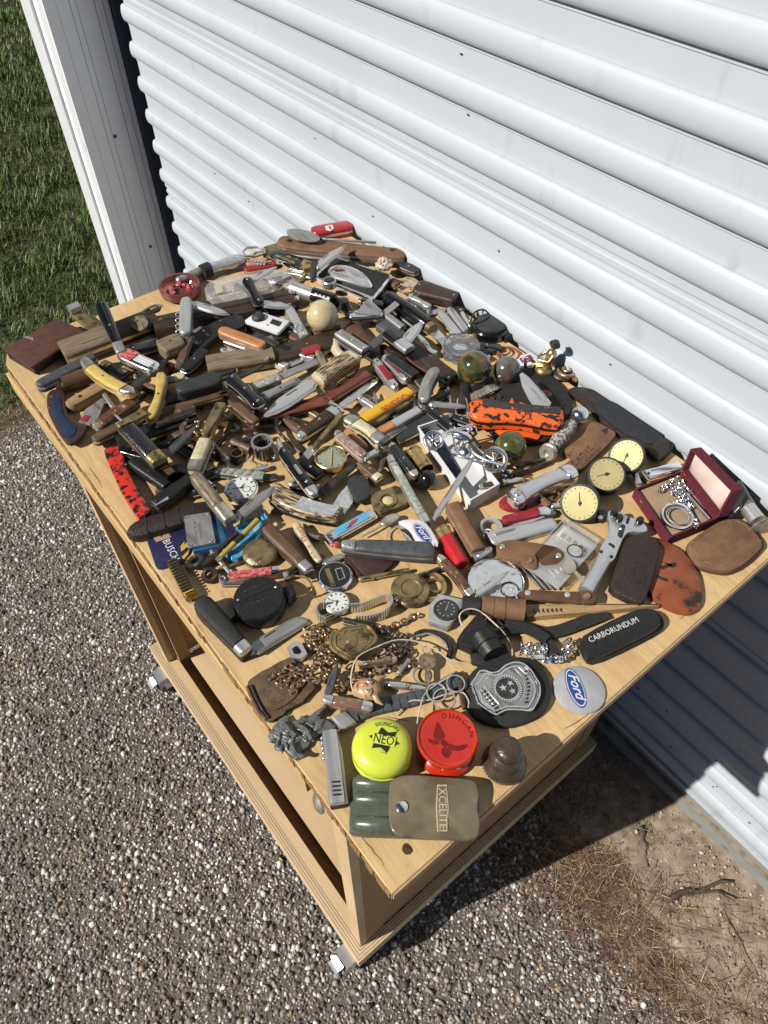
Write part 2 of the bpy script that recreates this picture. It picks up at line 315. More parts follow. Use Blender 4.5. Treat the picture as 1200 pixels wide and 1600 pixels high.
def conc():
    M = bpy.data.materials.new('concrete'); M.use_nodes = True; N = M.node_tree.nodes; L = M.node_tree.links; b = N['Principled BSDF']; b.inputs['Roughness'].default_value = .85
    tc = N.new('ShaderNodeTexCoord'); v = N.new('ShaderNodeTexVoronoi'); v.inputs['Scale'].default_value = 140; L.new(tc.outputs['Object'], v.inputs['Vector'])
    n = N.new('ShaderNodeTexNoise'); n.inputs['Scale'].default_value = 40; L.new(tc.outputs['Object'], n.inputs['Vector'])
    cr = N.new('ShaderNodeValToRGB'); e = cr.color_ramp.elements; e[0].color = (.05, .043, .035, 1); e[1].color = (.15, .125, .1, 1); L.new(n.outputs[0], cr.inputs[0]); L.new(cr.outputs[0], b.inputs['Base Color'])
    bp = N.new('ShaderNodeBump'); bp.inputs['Strength'].default_value = .6; bp.inputs['Distance'].default_value = .004; L.new(v.outputs[0], bp.inputs['Height']); L.new(bp.outputs[0], b.inputs['Normal'])
    MATS['concrete'] = M
conc(); solo('pavement', g, 'concrete', kind='structure')
def pebbles():
    sp = .0061; xs = np.arange(-1.92, .62, sp); ys = np.arange(-.62, .74, sp); X, Y = np.meshgrid(xs, ys); X = X.ravel(); Y = Y.ravel()
    X = X+RNG.uniform(-.45, .45, X.size)*sp; Y = Y+RNG.uniform(-.45, .45, Y.size)*sp
    keep = (Y < dirt_edge(X)+RNG.uniform(-.03, .03, X.size)) & (X > -1.86+.05*(vnoise(X*0, Y, 12, 3)-.5)+RNG.uniform(-.02, .02, X.size))
    dirt = ~keep & (Y < .735) & (X > -1.9); keep |= (RNG.random(X.size) < .5) & dirt
    hid = (X > -.80) & (X < -.26) & (Y > .3) & (Y < .62)
    keep &= ~(hid & (RNG.random(X.size) < .6)); X = X[keep]; Y = Y[keep]; dirt = dirt[keep]; n = X.size
    k = 6; rad = np.clip(RNG.lognormal(0, .36, n), .45, 2.2)*.0036; rad[dirt] *= RNG.uniform(.25, .75, dirt.sum()); asp = RNG.uniform(.42, .95, n); ang = RNG.uniform(0, np.pi, n); hgt = rad*RNG.uniform(.45, .95, n)
    tx = RNG.uniform(-.35, .35, (n, 1)); ty = RNG.uniform(-.35, .35, (n, 1))
    V = np.zeros((n, 2*k+1, 3)); th = np.arange(k)*2*np.pi/k
    jit = RNG.uniform(.82, 1.15, (n, k))
    for ring, (rr, hh) in enumerate(((1., 0.), (.74, .72))):
        lx = np.cos(th)[None]*rad[:, None]*rr*jit; ly = np.sin(th)[None]*rad[:, None]*asp[:, None]*rr*jit
        V[:, ring*k:(ring+1)*k, 0] = X[:, None]+lx*np.cos(ang)[:, None]-ly*np.sin(ang)[:, None]
        V[:, ring*k:(ring+1)*k, 1] = Y[:, None]+lx*np.sin(ang)[:, None]+ly*np.cos(ang)[:, None]
        V[:, ring*k:(ring+1)*k, 2] = -.003+hh*hgt[:, None]*1.2+(lx*tx+ly*ty)*(hh > 0)
    V[:, 2*k] = np.stack([X, Y, -.003+hgt*1.25], 1); V[dirt, :, 2] += (.005+.006*vnoise(X, Y, 28, 3))[dirt][:, None]
    pal = np.array([(.24, .20, .165), (.36, .32, .27), (.52, .48, .41), (.74, .70, .62), (.14, .115, .095), (.38, .27, .17), (.08, .07, .062), (.3, .265, .23), (.19, .155, .125)])
    pr = np.array([.17, .17, .14, .11, .13, .07, .1, .08, .04]); ci = RNG.choice(len(pal), n, p=pr/pr.sum()); c = pal[ci]*RNG.uniform(.75, 1.2, (n, 1))
    c[dirt] = np.array([.36, .28, .19])*RNG.uniform(.4, 1.5, (dirt.sum(), 1)); c = c*np.array([.85, .88, .93])*(.82+.36*vnoise(X, Y, 5, 5))[:, None]
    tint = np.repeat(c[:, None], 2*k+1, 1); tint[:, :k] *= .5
    b = (np.arange(n)*(2*k+1))[:, None]; q = []; t = []
    for i in range(k):
        j = (i+1) % k; q.append(np.concatenate([b+i, b+j, b+k+j, b+k+i], 1)); t.append(np.concatenate([b+k+i, b+k+j, b+2*k], 1))
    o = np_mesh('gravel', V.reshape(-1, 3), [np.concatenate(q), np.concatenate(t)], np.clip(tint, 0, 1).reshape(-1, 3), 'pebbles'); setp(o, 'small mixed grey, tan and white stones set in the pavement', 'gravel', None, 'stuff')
pebbles()
def strands(name, X, Y, Z, ln, wd, ang, lean, tint, mt, label, cat, curl=.5):
    n = X.size; dx = np.cos(ang); dy = np.sin(ang); px = -dy; py = dx
    V = np.zeros((n, 5, 3)); h1 = ln*.55
    for k, (t, ww) in enumerate(((0, 1.), (.55, .8), (1, 0))):
        out = ln*lean*(t**1.6); up = ln*np.sqrt(np.clip(1-lean**2, .0, 1))*(t-.25*curl*t*t*lean)
        if k < 2:
            for s_, j in ((-1, 0), (1, 1)): V[:, 2*k+j] = np.stack([X+dx*out+px*wd*ww*s_, Y+dy*out+py*wd*ww*s_, Z+up], 1)
        else: V[:, 4] = np.stack([X+dx*out, Y+dy*out, Z+up], 1)
    b = (np.arange(n)*5)[:, None]
    o = np_mesh(name, V.reshape(-1, 3), [np.concatenate([b, b+1, b+3, b+2], 1), np.concatenate([b+2, b+3, b+4], 1)], np.repeat(tint[:, None], 5, 1).reshape(-1, 3), mt)
    setp(o, label, cat, None, 'stuff'); return o
def lawn():
    N = 260000; u = RNG.random(N)**1.5; X = -1.93-u*5.8; Y = RNG.uniform(-.7, 3.2, N)
    keep = (Y < 1.0+(-X-1.9)*.52) & (RNG.random(N) < .45+.55*(vnoise(X, Y, 7, 4) > .3)); keep &= RNG.random(N) < np.clip((-X-1.93-.1*vnoise(X*0, Y, 8, 7))/.16, .0, 1); X = X[keep]; Y = Y[keep]; n = X.size
    keep = ~((X > -2.2) & (Y > .58)); X = X[keep]; Y = Y[keep]; n = X.size
    dead = RNG.random(n) < .07+.4*np.clip(vnoise(X, Y, 5, 8)-.55, 0, 1)*2
    c = np.array([.062, .108, .016])*RNG.uniform(.55, 1.5, (n, 1))*(.7+.7*vnoise(X, Y, 3, 6))[:, None]; c[dead] = np.array([.26, .21, .12])*RNG.uniform(.6, 1.3, (dead.sum(), 1))
    strands('lawn_grass', X, Y, X*0-.012, RNG.uniform(.022, .07, n)*(.55+.8*vnoise(X, Y, 9, 12)), RNG.uniform(.0010, .0021, n)*(1+.25*(-X-2)), RNG.uniform(0, 6.283, n), RNG.uniform(.15, .92, n), c, 'blades', 'short uneven green lawn grass with straw-coloured dead blades', 'grass')
lawn()
g = G().box(-14, -1.905, -6, 12, -.1, -.0035)
mat('lawn_soil', (.045, .055, .018), (.09, .08, .04), .95, 0, 18, bump=1, bs=120); solo('lawn', g, 'lawn_soil', kind='structure')
g = G()   # the soil strip: a bumpy sheet
nx, ny = 150, 26; X0, X1 = -1.95, 2.5
vv = []
for j in range(ny):
    for i in range(nx):
        x = X0+(X1-X0)*i/(nx-1); y0 = float(dirt_edge(x))-.07; y = y0+(.80-y0)*j/(ny-1)
        z = -.008+.012*min(1, j/5)*(.4+float(vnoise(np.array(x), np.array(y), 28, 3)))+.004*float(vnoise(np.array(x), np.array(y), 90, 4))*min(1, j/4)
        vv.append((x, y, z))
g.add(vv, [(j*nx+i, j*nx+i+1, (j+1)*nx+i+1, (j+1)*nx+i) for j in range(ny-1) for i in range(nx-1)])
solo('soil_strip', g, 'soil', kind='structure', smooth=80)
def litter():
    n = 12000; X = RNG.uniform(-1.9, .75, n); d = RNG.random(n)**1.4; Y = dirt_edge(X)-.05+d*.22
    k = (vnoise(X, Y, 11, 9) > .42) | (RNG.random(n) < .15); X = X[k]; Y = Y[k]; n = X.size
    extra = 4200; X = np.concatenate([X, RNG.normal(-.03, .12, 1800), RNG.normal(.02, .045, 1500), RNG.normal(.14, .05, 900)]); Y = np.concatenate([Y, RNG.normal(.47, .05, 1800), RNG.normal(.53, .03, 1500), RNG.normal(.50, .03, 900)]); X = np.concatenate([X, RNG.normal(-1.93, .05, 2600)]); Y = np.concatenate([Y, RNG.uniform(-.5, .7, 2600)]); n = X.size
    k = Y < .74; X = X[k]; Y = Y[k]; n = X.size
    c = np.array([.14, .085, .05])*RNG.uniform(.25, 1.6, (n, 1)); r = RNG.random(n) < .22; c[r] = np.array([.42, .33, .2])*RNG.uniform(.7, 1.2, (r.sum(), 1)); r = RNG.random(n) < .2; c[r] = np.array([.17, .075, .04])
    strands('dry_litter', X, Y, X*0+.003, RNG.uniform(.008, .05, n), RNG.uniform(.0003, .0008, n), RNG.uniform(0, 6.283, n), RNG.uniform(.93, .998, n), c, 'needles', 'rust brown dry grass and needles on the soil by the door', 'dry litter', .2)
litter()
for i, (a, b_, r) in enumerate((((1050, 1405), (1140, 1378), .006), ((1060, 1398), (1105, 1392), .0035), ((900, 1420), (945, 1590), .0012), ((1000, 1290), (1015, 1355), .003), ((860, 1330), (1000, 1480), .001), ((780, 1290), (800, 1400), .0009), ((1130, 1420), (1185, 1530), .0012), ((820, 1470), (960, 1540), .001))):
    A = U(*a, .006); B = U(*b_, .008); pts = [A.lerp(B, t)+Vector((random.uniform(-1, 1), random.uniform(-1, 1), random.uniform(0, 1)))*r*1.1 for t in np.linspace(0, 1, 7)]
    gg = G().tube(pts, [r*(1-.6*t) for t in np.linspace(0, 1, 7)], 6)
    if i in (0, 4): gg.tube([pts[3], pts[3]+Vector((.02, .025, .006)), pts[3]+Vector((.05, .035, .008))], [r*.5, r*.4, r*.2], 5)
    lab = ['thick split grey stick lying on the soil near the door sill', 'short broken bark piece beside the thick grey stick', 'long thin straw-pale twig on the stones at the bottom', 'dark stub of root standing in the dry litter', 'long fine brown stem crossing from litter onto the stones', 'fine dry stalk just past the edge of the table shadow', 'thin curved twig on the soil at the right edge', 'fine dark stem among the stones below the litter'][i]
    solo('dry_twig', gg, 'bark' if i not in (2, 5, 6) else 'straw', lab, 'twig', org=A)
# ------------------------------------------------------------------ the building
def door():
    t = T('roll_up_door', 'white corrugated metal roll-up door behind the table', 'roll-up door', (0, .75, .08))
    p = .0746; z0 = CZ-.322-p*0; prof = []   # groove (bulge bottom) heights: z0 - k p
    kmax = 14; up = 20
    x0, x1 = -1.888, 3.2
    seams = {3, 8}
    def rib(zb, seam):
        """profile from this groove down to the next: lip, flat, crease, bulge"""
        P = [(.0002, zb)]
        fl = .0385
        if seam: P += [(-.0035, zb-.0008), (-.0035, zb-.013), (-.0005, zb-.0145), (-.0005, zb-.021), (-.0032, zb-.0225), (-.0032, zb-.030), (.0, zb-.0315)]
        else: P += [(-.0014, zb-.001), (-.0014, zb-.005), (0, zb-.0062)]
        P += [(0, zb-fl)]
        h = p-fl
        for k in range(1, 10):
            a = math.pi*k/10; P.append((-.0118*math.sin(a)**.6, zb-fl-h*(1-math.cos(a))/2))
        P.append((.0002, zb-p)); return P
    zb = z0+up*p; k = -up
    groups = [(-20, -9), (-9, -3), (-3, 2), (2, 8), (8, kmax)]
    for a, b in groups:
        P = []
        for kk in range(a, b): P += rib(z0-kk*p, kk in (2, 8))[:-1]
        P.append((0, z0-b*p+.0006))
        P = [(y+.75, z) for y, z in P]
        nseg = 2; back = .003
        gg = G(); R = []
        for xx in (x0, x1): R.append([(xx, y, z) for y, z in P]+[(xx, .756, z) for y, z in P[::-1]])
        gg.rings(R, True, True); t.p('curtain_panel', gg, 'door_paint', smooth=32)
    zbot = z0-kmax*p
    gg = G().box(x0, x1, .742, .757, .083, zbot-.001); gg.box(x0, x1, .736, .7419, .083, .093); t.p('bottom_bar', gg, 'door_paint')
    gg = G().box(x0, x1, .744, .757, .070, .0815); t.p('rubber_seal', gg, 'matt_black')
    g_ = G(); rs = random.Random(3)
    for _ in range(60):
        x = rs.uniform(-.2, .5) if rs.random() < .6 else rs.uniform(-1.8, .4); z = rs.uniform(.1, .3) if x > -.2 else rs.uniform(.3, 1.5); k_ = round((z0-z)/p); z = z0-k_*p-rs.uniform(.006, .036); a = rs.uniform(.0006, .0024); g_.box(x, x+a*rs.uniform(1, 3), .7488, .7502, z, z+a)
    t.p('dirt_specks', g_, 'dark_wood', kind='stuff', smooth=0)
    s = T('door_sill', 'grey metal door sill with a line of dirt', 'sill', (0, .75, 0))
    s.p('upper_strip', G().box(-2.0, 3.2, .752, .80, .040, .069), 'sill_grey')
    s.p('lower_strip', G().box(-2.0, 3.2, .742, .80, -.05, .036), 'sill_grey')
    s.p('dirt_line', G().box(-2.0, 3.2, .7445, .78, .0362, .0395), 'soil')
    b = T('building_wall', 'end of the building with white corner trim and grey door jamb', 'wall', (-2.07, .6, 0))
    H = 2.7
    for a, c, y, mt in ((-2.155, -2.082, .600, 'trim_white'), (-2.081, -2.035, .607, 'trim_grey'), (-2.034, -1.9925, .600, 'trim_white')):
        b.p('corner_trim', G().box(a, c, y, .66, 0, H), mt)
    for a, c, x, mt in ((.6612, .675, -1.9915, 'trim_grey'), (.6, .6285, -1.9915, 'trim_grey'), (.630, .6605, -1.9935, 'trim_grey'), (.6765, .718, -1.9925, 'trim_grey'), (.7195, .738, -1.9915, 'trim_grey'), (.7395, .752, -1.9895, 'trim_grey')):
        b.p('jamb_board', G().box(-2.033 if a > .66 else -1.9924+.0, x+.003, a, c, 0, H) if a > .66 else G().box(-1.9924, x+.003, a, c, 0, H), mt)
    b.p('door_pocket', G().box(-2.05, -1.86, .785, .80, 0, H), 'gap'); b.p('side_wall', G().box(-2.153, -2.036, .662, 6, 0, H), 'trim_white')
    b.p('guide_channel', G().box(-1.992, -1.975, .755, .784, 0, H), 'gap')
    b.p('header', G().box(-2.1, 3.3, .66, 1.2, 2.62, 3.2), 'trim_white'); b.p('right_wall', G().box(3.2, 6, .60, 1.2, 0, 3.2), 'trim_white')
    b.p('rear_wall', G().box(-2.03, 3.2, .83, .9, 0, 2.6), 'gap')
    for px, py in ((180, 213), (235, 385)):
        d = ray(px, py); q = Vector(d*(-1.9885/d[0])); q.z += CZ
        b.p('screw_head', G().lathe([(.0045, 0), (.0045, .0016), (.002, .0025)], q, (1, 0, 0), 10), 'darksteel')
door()
# ------------------------------------------------------------------ the table
def table():
    t = T('work_table', 'plywood work table on a box base with metal castors', 'table', (-.55, .4, 0))
    x0, x1, y0, y1 = -1.072, -.108, .096, .731
    P = [(x0+.012, y0+.01), (x0+.035, y0), (x1, y0), (x1, y1), (x0, y1), (x0-.003, y0+.04)]
    hx = U(637, 1326, .77)
    top = G()
    # top with a bolt hole: rings of a plate cut by strips round the hole
    top.slab(P, .7522, .77, .0008, steps=1)
    tp = t.p('table_top', top, 'plywood_top', smooth=0)
    # bore the hole
    cut = bpy.data.objects.new('c', mesh('c', G().lathe([(.0052, -.03), (.0052, .01)], hx, n=20), 'board_edge', t.org)); COL.objects.link(cut); cut.parent = t.o
    md = tp.modifiers.new('b', 'BOOLEAN'); md.object = cut; md.operation = 'DIFFERENCE'; md.solver = 'EXACT'
    dg = bpy.context.evaluated_depsgraph_get(); dg.update(); nm = bpy.data.meshes.new_from_object(tp.evaluated_get(dg)); tp.modifiers.clear(); tp.data = nm; nm.polygons.foreach_set('use_smooth', [False]*len(nm.polygons)); bpy.data.objects.remove(cut)
    # rough sawn front edge strip made of small uneven chips
    e = G(); xx = x0+.036
    while xx < x1-.002:
        wd = min(random.uniform(.004, .012), x1-.001-xx); dy = random.uniform(.0003, .0022); zt = .7697-random.uniform(0, .0012)
        e.box(xx, xx+wd, y0-dy, y0+.0004, .7535+random.uniform(0, .001), zt); xx += wd*1.01
    t.p('rough_edge', e, 'board_edge', kind='stuff', smooth=0)
    t.p('edge_band', G().box(x1+.0002, x1+.002, y0+.001, y1-.002, .7535, .7685), 'ply_dark')
    be = U(480, 1232, .725).x
    t.p('front_batten', G().slab([(x0+.03, y0-.006), (be, y0-.0005), (be, y0+.018), (x0+.03, y0+.018)], .716, .7520, .001, steps=1), 'batten')
    t.p('side_batten', G().box(x1-.004, x1-.022, y0+.24, y1-.01, .716, .7518), 'ply_dark')
    # end panels
    t.p('end_panel', G().box(-.2075, -.186, .1135, .652, .0985, .7518), 'mdf', label='near end panel'); t.p('panel_stile', G().box(-.1855, -.1843, .113, .146, .0985, .7510), 'mdf'); t.p('panel_stile', G().box(-.1855, -.1843, .62, .652, .0985, .7510), 'mdf')
    t.p('end_edge_strip', G().box(-.2085, -.184, .1005, .1128, .0985, .7518), 'ply_face')
    t.p('end_panel', G().box(-.868, -.846, .111, .60, .1045, .7155), 'mdf'); t.p('end_edge_strip', G().box(-.868, -.846, .099, .1105, .1045, .7155), 'ply_face')
    t.p('inner_stile', G().box(-.8455, -.832, .12, .145, .1045, .7155), 'mdf')
    t.p('back_panel', G().box(-.8455, -.2055, .585, .60, .1045, .7155), 'mdf')
    # base: plywood apron standing on edge, every ply a strip of its own, and a ledge inside it
    bx0, bx1, by0, by1 = -.905, -.168, .084, .668; d = 0; ws = [.0022, .0021, .0024, .002, .0024, .0021, .0024]
    for i, wd in enumerate(ws):
        z1 = .1035-(.0004 if i % 2 else 0)-(.0006 if i in (0, 6) else 0); e_ = d+wd-.00015; mt = 'ply_light' if i % 2 == 0 else 'ply_dark'; z0 = .0605
        for q in ((bx0+d, bx1-d, by0+d, by0+e_), (bx0+d, bx1-d, by1-e_, by1-d), (bx1-e_, bx1-d, by0+e_+.0001, by1-e_-.0001), (bx0+d, bx0+e_, by0+e_+.0001, by1-e_-.0001)):
            t.p('ply', G().box(*q, z0, z1), mt, smooth=0)
        d += wd
    t.p('base_ledge', G().box(bx0+d, -.209, by0+d, .119, .078, .1022), 'ply_face'); t.p('base_ledge', G().box(bx0+d, -.209, .63, by1-d, .078, .1022), 'ply_face')
    t.p('lower_shelf', G().box(-.838, -.207, .141, .58, .088, .1025), 'ply_face')
    t.p('storage_tray', G().box(-.858, -.202, .1195, .634, .063, .0665), 'mdf')
    # carriage bolt below the top
    q = U(492, 1262, .72); t.p('carriage_bolt', G().lathe([(.004, -.03), (.004, -.004), (.011, -.003), (.011, 0), (.007, .003), (.001, .004)], (q.x, q.y+.004, .725), (-.25, -1, .2), 16), 'nickel')
    for cx, cy, an in ((-.858, .075, .5), (-.195, .078, .3), (-.84, .64, 0), (-.2, .64, 0)):
        c = G(); c.lathe([(.003, -.011), (.022, -.0105), (.024, -.007), (.024, .007), (.022, .0105), (.003, .011)], (cx, cy+.006, .0245), (1, an, 0), 22)
        w_ = t.p('castor', c, 'grey_plastic')
        f = G(); f.box(cx-.017, cx-.0145, cy-.014, cy+.022, .02, .057).box(cx+.0145, cx+.017, cy-.014, cy+.022, .02, .057).box(cx-.0169, cx+.0169, cy-.012, cy+.022, .0571, .0602)
        t.p('fork', f, 'white_steel', w_)
        f = G(); pts = [(-.014, .050), (-.024, .046), (-.031, .036), (-.029, .033), (-.022, .041), (-.013, .046)]
        R = [[(xx_, cy+a, b) for a, b in pts] for xx_ in (cx-.013, cx+.009)]; f.rings(R); f.tube([(cx-.015, cy-.012, .03), (cx-.015, cy-.02, .044)], .003, 6)
        t.p('brake_pedal', f, 'white_steel', w_, smooth=50)
table()
# ------------------------------------------------------------------ tools for the things on the table
TZ = .7703
def H(z): return TZ+z
def under(c, zt, z=0.):
    """the pixel of the point straight below a point seen at pixel c at height zt"""
    q = U(*c, H(zt)); v = CM @ np.array([q.x, q.y, H(z)-CZ]); return (600+F*v[0]/v[2], 800+F*v[1]/v[2])
def frame(A, B, za, zb):
    a = U(*A, H(za)); b = U(*B, H(zb)); ex = b-a; L = ex.length; ex.normalize(); ey = Vector((0, 0, 1)).cross(ex).normalized(); ez = ex.cross(ey)
    return a, ex, ey, ez, L
def wid(A, B, w, z, ey):
    n = Vector((-(B[1]-A[1]), B[0]-A[0])).normalized()*w/2; mx, my = (A[0]+B[0])/2, (A[1]+B[1])/2
    d = U(mx+n.x, my+n.y, H(z))-U(mx-n.x, my-n.y, H(z)); return abs(d.dot(ey))
SH = {
 'pen': [(0, .3), (.02, .62), (.06, .86), (.14, .98), (.35, 1), (.65, 1), (.86, .98), (.94, .86), (.98, .62), (1, .3)],
 'jack': [(0, .55), (.02, .8), (.07, 1), (.2, 1.06), (.45, .96), (.75, .84), (.95, .8), (.985, .74), (1, .62)],
 'sq': [(0, .8), (.01, .96), (.1, 1), (.5, 1), (.9, 1), (.99, .96), (1, .8)],
 'taper': [(0, .25), (.03, .5), (.12, .66), (.4, .85), (.75, 1), (.95, 1), (1, .9)],
 'coke': [(0, .45), (.02, .75), (.08, 1), (.2, 1.02), (.42, .8), (.6, .78), (.8, .98), (.93, 1), (.985, .8), (1, .4)],
 'dog': [(0, .5), (.03, .95), (.1, 1.05), (.25, .86), (.5, .8), (.75, .86), (.9, 1.05), (.97, .95), (1, .5)]}
def prof(sh, u):
    P = SH[sh]
    for (a, x), (b, y) in zip(P, P[1:]):
        if a <= u <= b: return x+(y-x)*(u-a)/(b-a)
    return P[-1][1]
class Body:
    """a long body along A-B (pixels at height z above the table), with centre-line bend"""
    def __init__(s, A, B, w, z=0., z2=None, h=.011, sh='pen', bend=0., abs_w=None):
        z2 = z if z2 is None else z2; s.A, s.ex, s.ey, s.ez, s.L = frame(A, B, z+h*.7, z2+h*.7); s.A = s.A-s.ez*h*.7
        s.w = abs_w or wid(A, B, w, z+h*.6, s.ey)*.94; s.h = h; s.sh = sh; s.bend = bend
    def at(s, x, y, z): return s.A+s.ex*x+s.ey*y+s.ez*z
    def cy(s, u): return s.bend*s.L*4*u*(1-u)
    def us(s, a, b, n=12): return sorted(set([a, b]+[a+(b-a)*k/n for k in range(n+1)]+[q for q, _ in SH[s.sh] if a < q < b]))
    def band(s, a, b, z0, z1, wf=1., rnd=True, n=12, ends=True):
        g = G(); R = []; us = s.us(a, b, n)
        for i, u in enumerate(us):
            hw = s.w/2*prof(s.sh, u)*wf; e = .7 if (ends and i in (0, len(us)-1)) else 1; dz = (z1-z0)*e
            sec = ((-1, 0), (-1, .45), (-.86, .82), (-.5, 1), (.5, 1), (.86, .82), (1, .45), (1, 0)) if rnd else ((-1, 0), (-1, 1), (1, 1), (1, 0))
            R.append([s.at(u*s.L, s.cy(u)+q*hw, z0+dz*v) for q, v in sec][::-1])
        return s.loc(g.rings(R))
    def loc(s, g):
        if not hasattr(s, 'off'): s.off = Vector((random.random(), random.random(), random.random()))*3
        g.l = [(d.dot(s.ex)+s.off.x, d.dot(s.ey)+s.off.y, d.dot(s.ez)+s.off.z) for d in (Vector(v)-s.A for v in g.v)]; return g
    def outline(s, wf=1., pad=0., a=0., b=1.):
        us = s.us(a, b); up = [(u*s.L, s.cy(u)+s.w/2*prof(s.sh, u)*wf+pad) for u in us]; dn = [(u*s.L, s.cy(u)-s.w/2*prof(s.sh, u)*wf-pad) for u in us[::-1]]; return up+dn
    def plate(s, P, z0, z1, bev=0., dome=0., steps=2):
        g = G().slab(P, z0, z1, bev, steps=steps, dome=dome); g.v = [tuple(s.at(*v)) for v in g.v]; return s.loc(g)
    def disc(s, u, y, r, z0, z1, n=12, dome=.3):
        c = s.at(u*s.L, s.cy(u)+y, z0); return G().lathe([(r, 0), (r, (z1-z0)*.7), (r*.7, z1-z0), (r*.1, (z1-z0)*1.1)], c, s.ez, n)
BL = {'clip': [(0, .62), (.05, .62), (.08, 1), (.6, 1), (.74, .72), (.88, .34), (1, 0), (.93, -.35), (.8, -.75), (.6, -1), (.12, -1), (.06, -.62), (0, -.62)],
 'spear': [(0, .6), (.06, .6), (.1, .95), (.5, 1), (.75, .82), (.9, .45), (1, 0), (.9, -.5), (.75, -.85), (.5, -1), (.1, -.95), (.06, -.6), (0, -.6)],
 'sheep': [(0, .6), (.06, .6), (.1, 1), (.8, 1), (.92, .7), (1, -.3), (1, -1), (.1, -1), (.06, -.6), (0, -.6)],
 'pen': [(0, .6), (.06, .6), (.09, .85), (.6, .9), (.85, .6), (1, .1), (.9, -.45), (.65, -.9), (.1, -.9), (0, -.6)],
 'bar': [(0, .9), (.03, 1), (.97, 1), (1, .8), (1, -.8), (.97, -1), (.03, -1), (0, -.9)]}
def blade(t, P0, P1, w, z, kind='clip', m='steel', z2=None, th=.0019, name='blade', parent=None, flip=False, nick=True):
    z2 = z if z2 is None else z2; b = Body(P0, P1, w, z, z2, th, 'sq'); q = [(u*b.L, v*b.w/2*(-1 if flip else 1)) for u, v in BL[kind]]
    o = t.p(name, b.plate(q, 0, th, b.w*.16 if kind != 'bar' else .0004, steps=1), m, parent, smooth=12)
    if nick and kind != 'bar' and b.L > .022: f_ = -1 if flip else 1; t.p('nail_nick', b.plate([(b.L*.3, b.w*.2*f_), (b.L*.5, b.w*.22*f_), (b.L*.49, b.w*.3*f_), (b.L*.31, b.w*.28*f_)], th+.00005, th+.00025, 0), 'darksteel', o, smooth=0)
    return o
def text(t, s, A, B, z, m, thick=.0001, hscale=1., name='lettering', parent=None, font_shear=0., flip=False, lift=0., spacing=1.):
    cu = bpy.data.curves.new('f', 'FONT'); cu.body = s; cu.extrude = 1e-4; cu.size = 1; cu.shear = font_shear; cu.space_character = spacing; cu.resolution_u = 2
    ob = bpy.data.objects.new('f', cu); me = bpy.data.meshes.new_from_object(ob); bpy.data.objects.remove(ob)
    n = len(me.vertices); co = np.empty(n*3); me.vertices.foreach_get('co', co); co = co.reshape(-1, 3); x0, x1 = co[:, 0].min(), co[:, 0].max()
    za, zb = (z, z) if not isinstance(z, tuple) else z
    a, ex, ey, ez, L = frame(A, B, za, zb); k = L/(x1-x0); out = np.zeros_like(co)
    for i in range(3): out[:, i] = a[i]-t.org[i]+ex[i]*(co[:, 0]-x0)*k+ey[i]*co[:, 1]*k*hscale+ez[i]*(lift+np.where(co[:, 2] > 0, thick, 0))
    me.vertices.foreach_set('co', out.ravel()); me.name = name; me.materials.clear(); me.materials.append(MATS[m]); me.update()
    return t.p(name, me, m, parent)
def knife(label, A, B, w, m='black', z=0., z2=None, h=.0115, sh='pen', bend=0., bo=None, bf=(.17, .17), blades=(), pins=1, pm='brass', liner='nickel', name='pocket_knife', cat='pocket knife', shield=None, group=None, rnd=True, bot=None, wf=1., lift=None):
    if lift is None: h *= 1.1; lift = .007 if (A[1]+B[1])/2 < 700 else .003 if (A[1]+B[1])/2 < 860 else 0
    z2 = (z if z2 is None else z2)+lift; z += lift
    b = Body(A, B, w, z, z2, h, sh, bend); t = T(name, label, cat, b.at(b.L/2, 0, 0), group); t.b = b
    fa, fb = (bf if bo else (0, 0)); g_ = .004
    t.p('scale', b.band(0, 1, 0, h*.34, rnd=False, ends=False), bot or m, smooth=20)
    t.p('liner', b.band(.003, .997, h*.36, h*.60, 1.0, rnd=False), liner, smooth=20)
    t.p('scale', b.band(fa+g_ if fa else 0, 1-fb-(g_ if fb else 0), h*.61, h), m, smooth=50)
    if fa: t.p('bolster', b.band(0, fa, h*.61, h*.985), bo, smooth=50)
    if fb: t.p('bolster', b.band(1-fb, 1, h*.61, h*.985), bo, smooth=50)
    for i in range(pins):
        u = (.5,) if pins == 1 else [fa+.08+(1-fa-fb-.16)*k/(pins-1) for k in range(pins)]
        t.p('pin', b.disc(u[i], 0, min(.0019, b.w*.15), h*.98, h*1.05, 8), pm)
    if shield:
        o = b.outline(.32, a=.42, b=.60); t.p('shield', b.plate(o, h*.97, h*1.03, .0002), shield)
    for bl in blades:
        P0, P1, bw = bl[:3]; k = bl[3] if len(bl) > 3 else 'clip'; bm = bl[4] if len(bl) > 4 else 'greysteel'; z2_ = bl[5] if len(bl) > 5 else None; fl = bl[6] if len(bl) > 6 else False; z2_ = z2_ if z2_ is None else z2_+lift
        zz = (z if (Vector(P0)-Vector(A)).length < (Vector(P0)-Vector(B)).length else (z if z2 is None else z2))+h*.38
        blade(t, P0, P1, bw, zz, k, bm, z2_, flip=fl)
    return t
def knife0(*a, **k): return knife(*a, lift=0, **k)
def chaikin(P, n=2):
    for _ in range(n):
        Q = []; few = len(P) <= 6
        for i in range(len(P)):
            a = Vector(P[i]); b = Vector(P[(i+1) % len(P)]); f = min(.25, .0025/max(1e-5, (b-a).length)) if few else .25; Q += [tuple(a.lerp(b, f)), tuple(a.lerp(b, 1-f))]
        P = Q
    return P
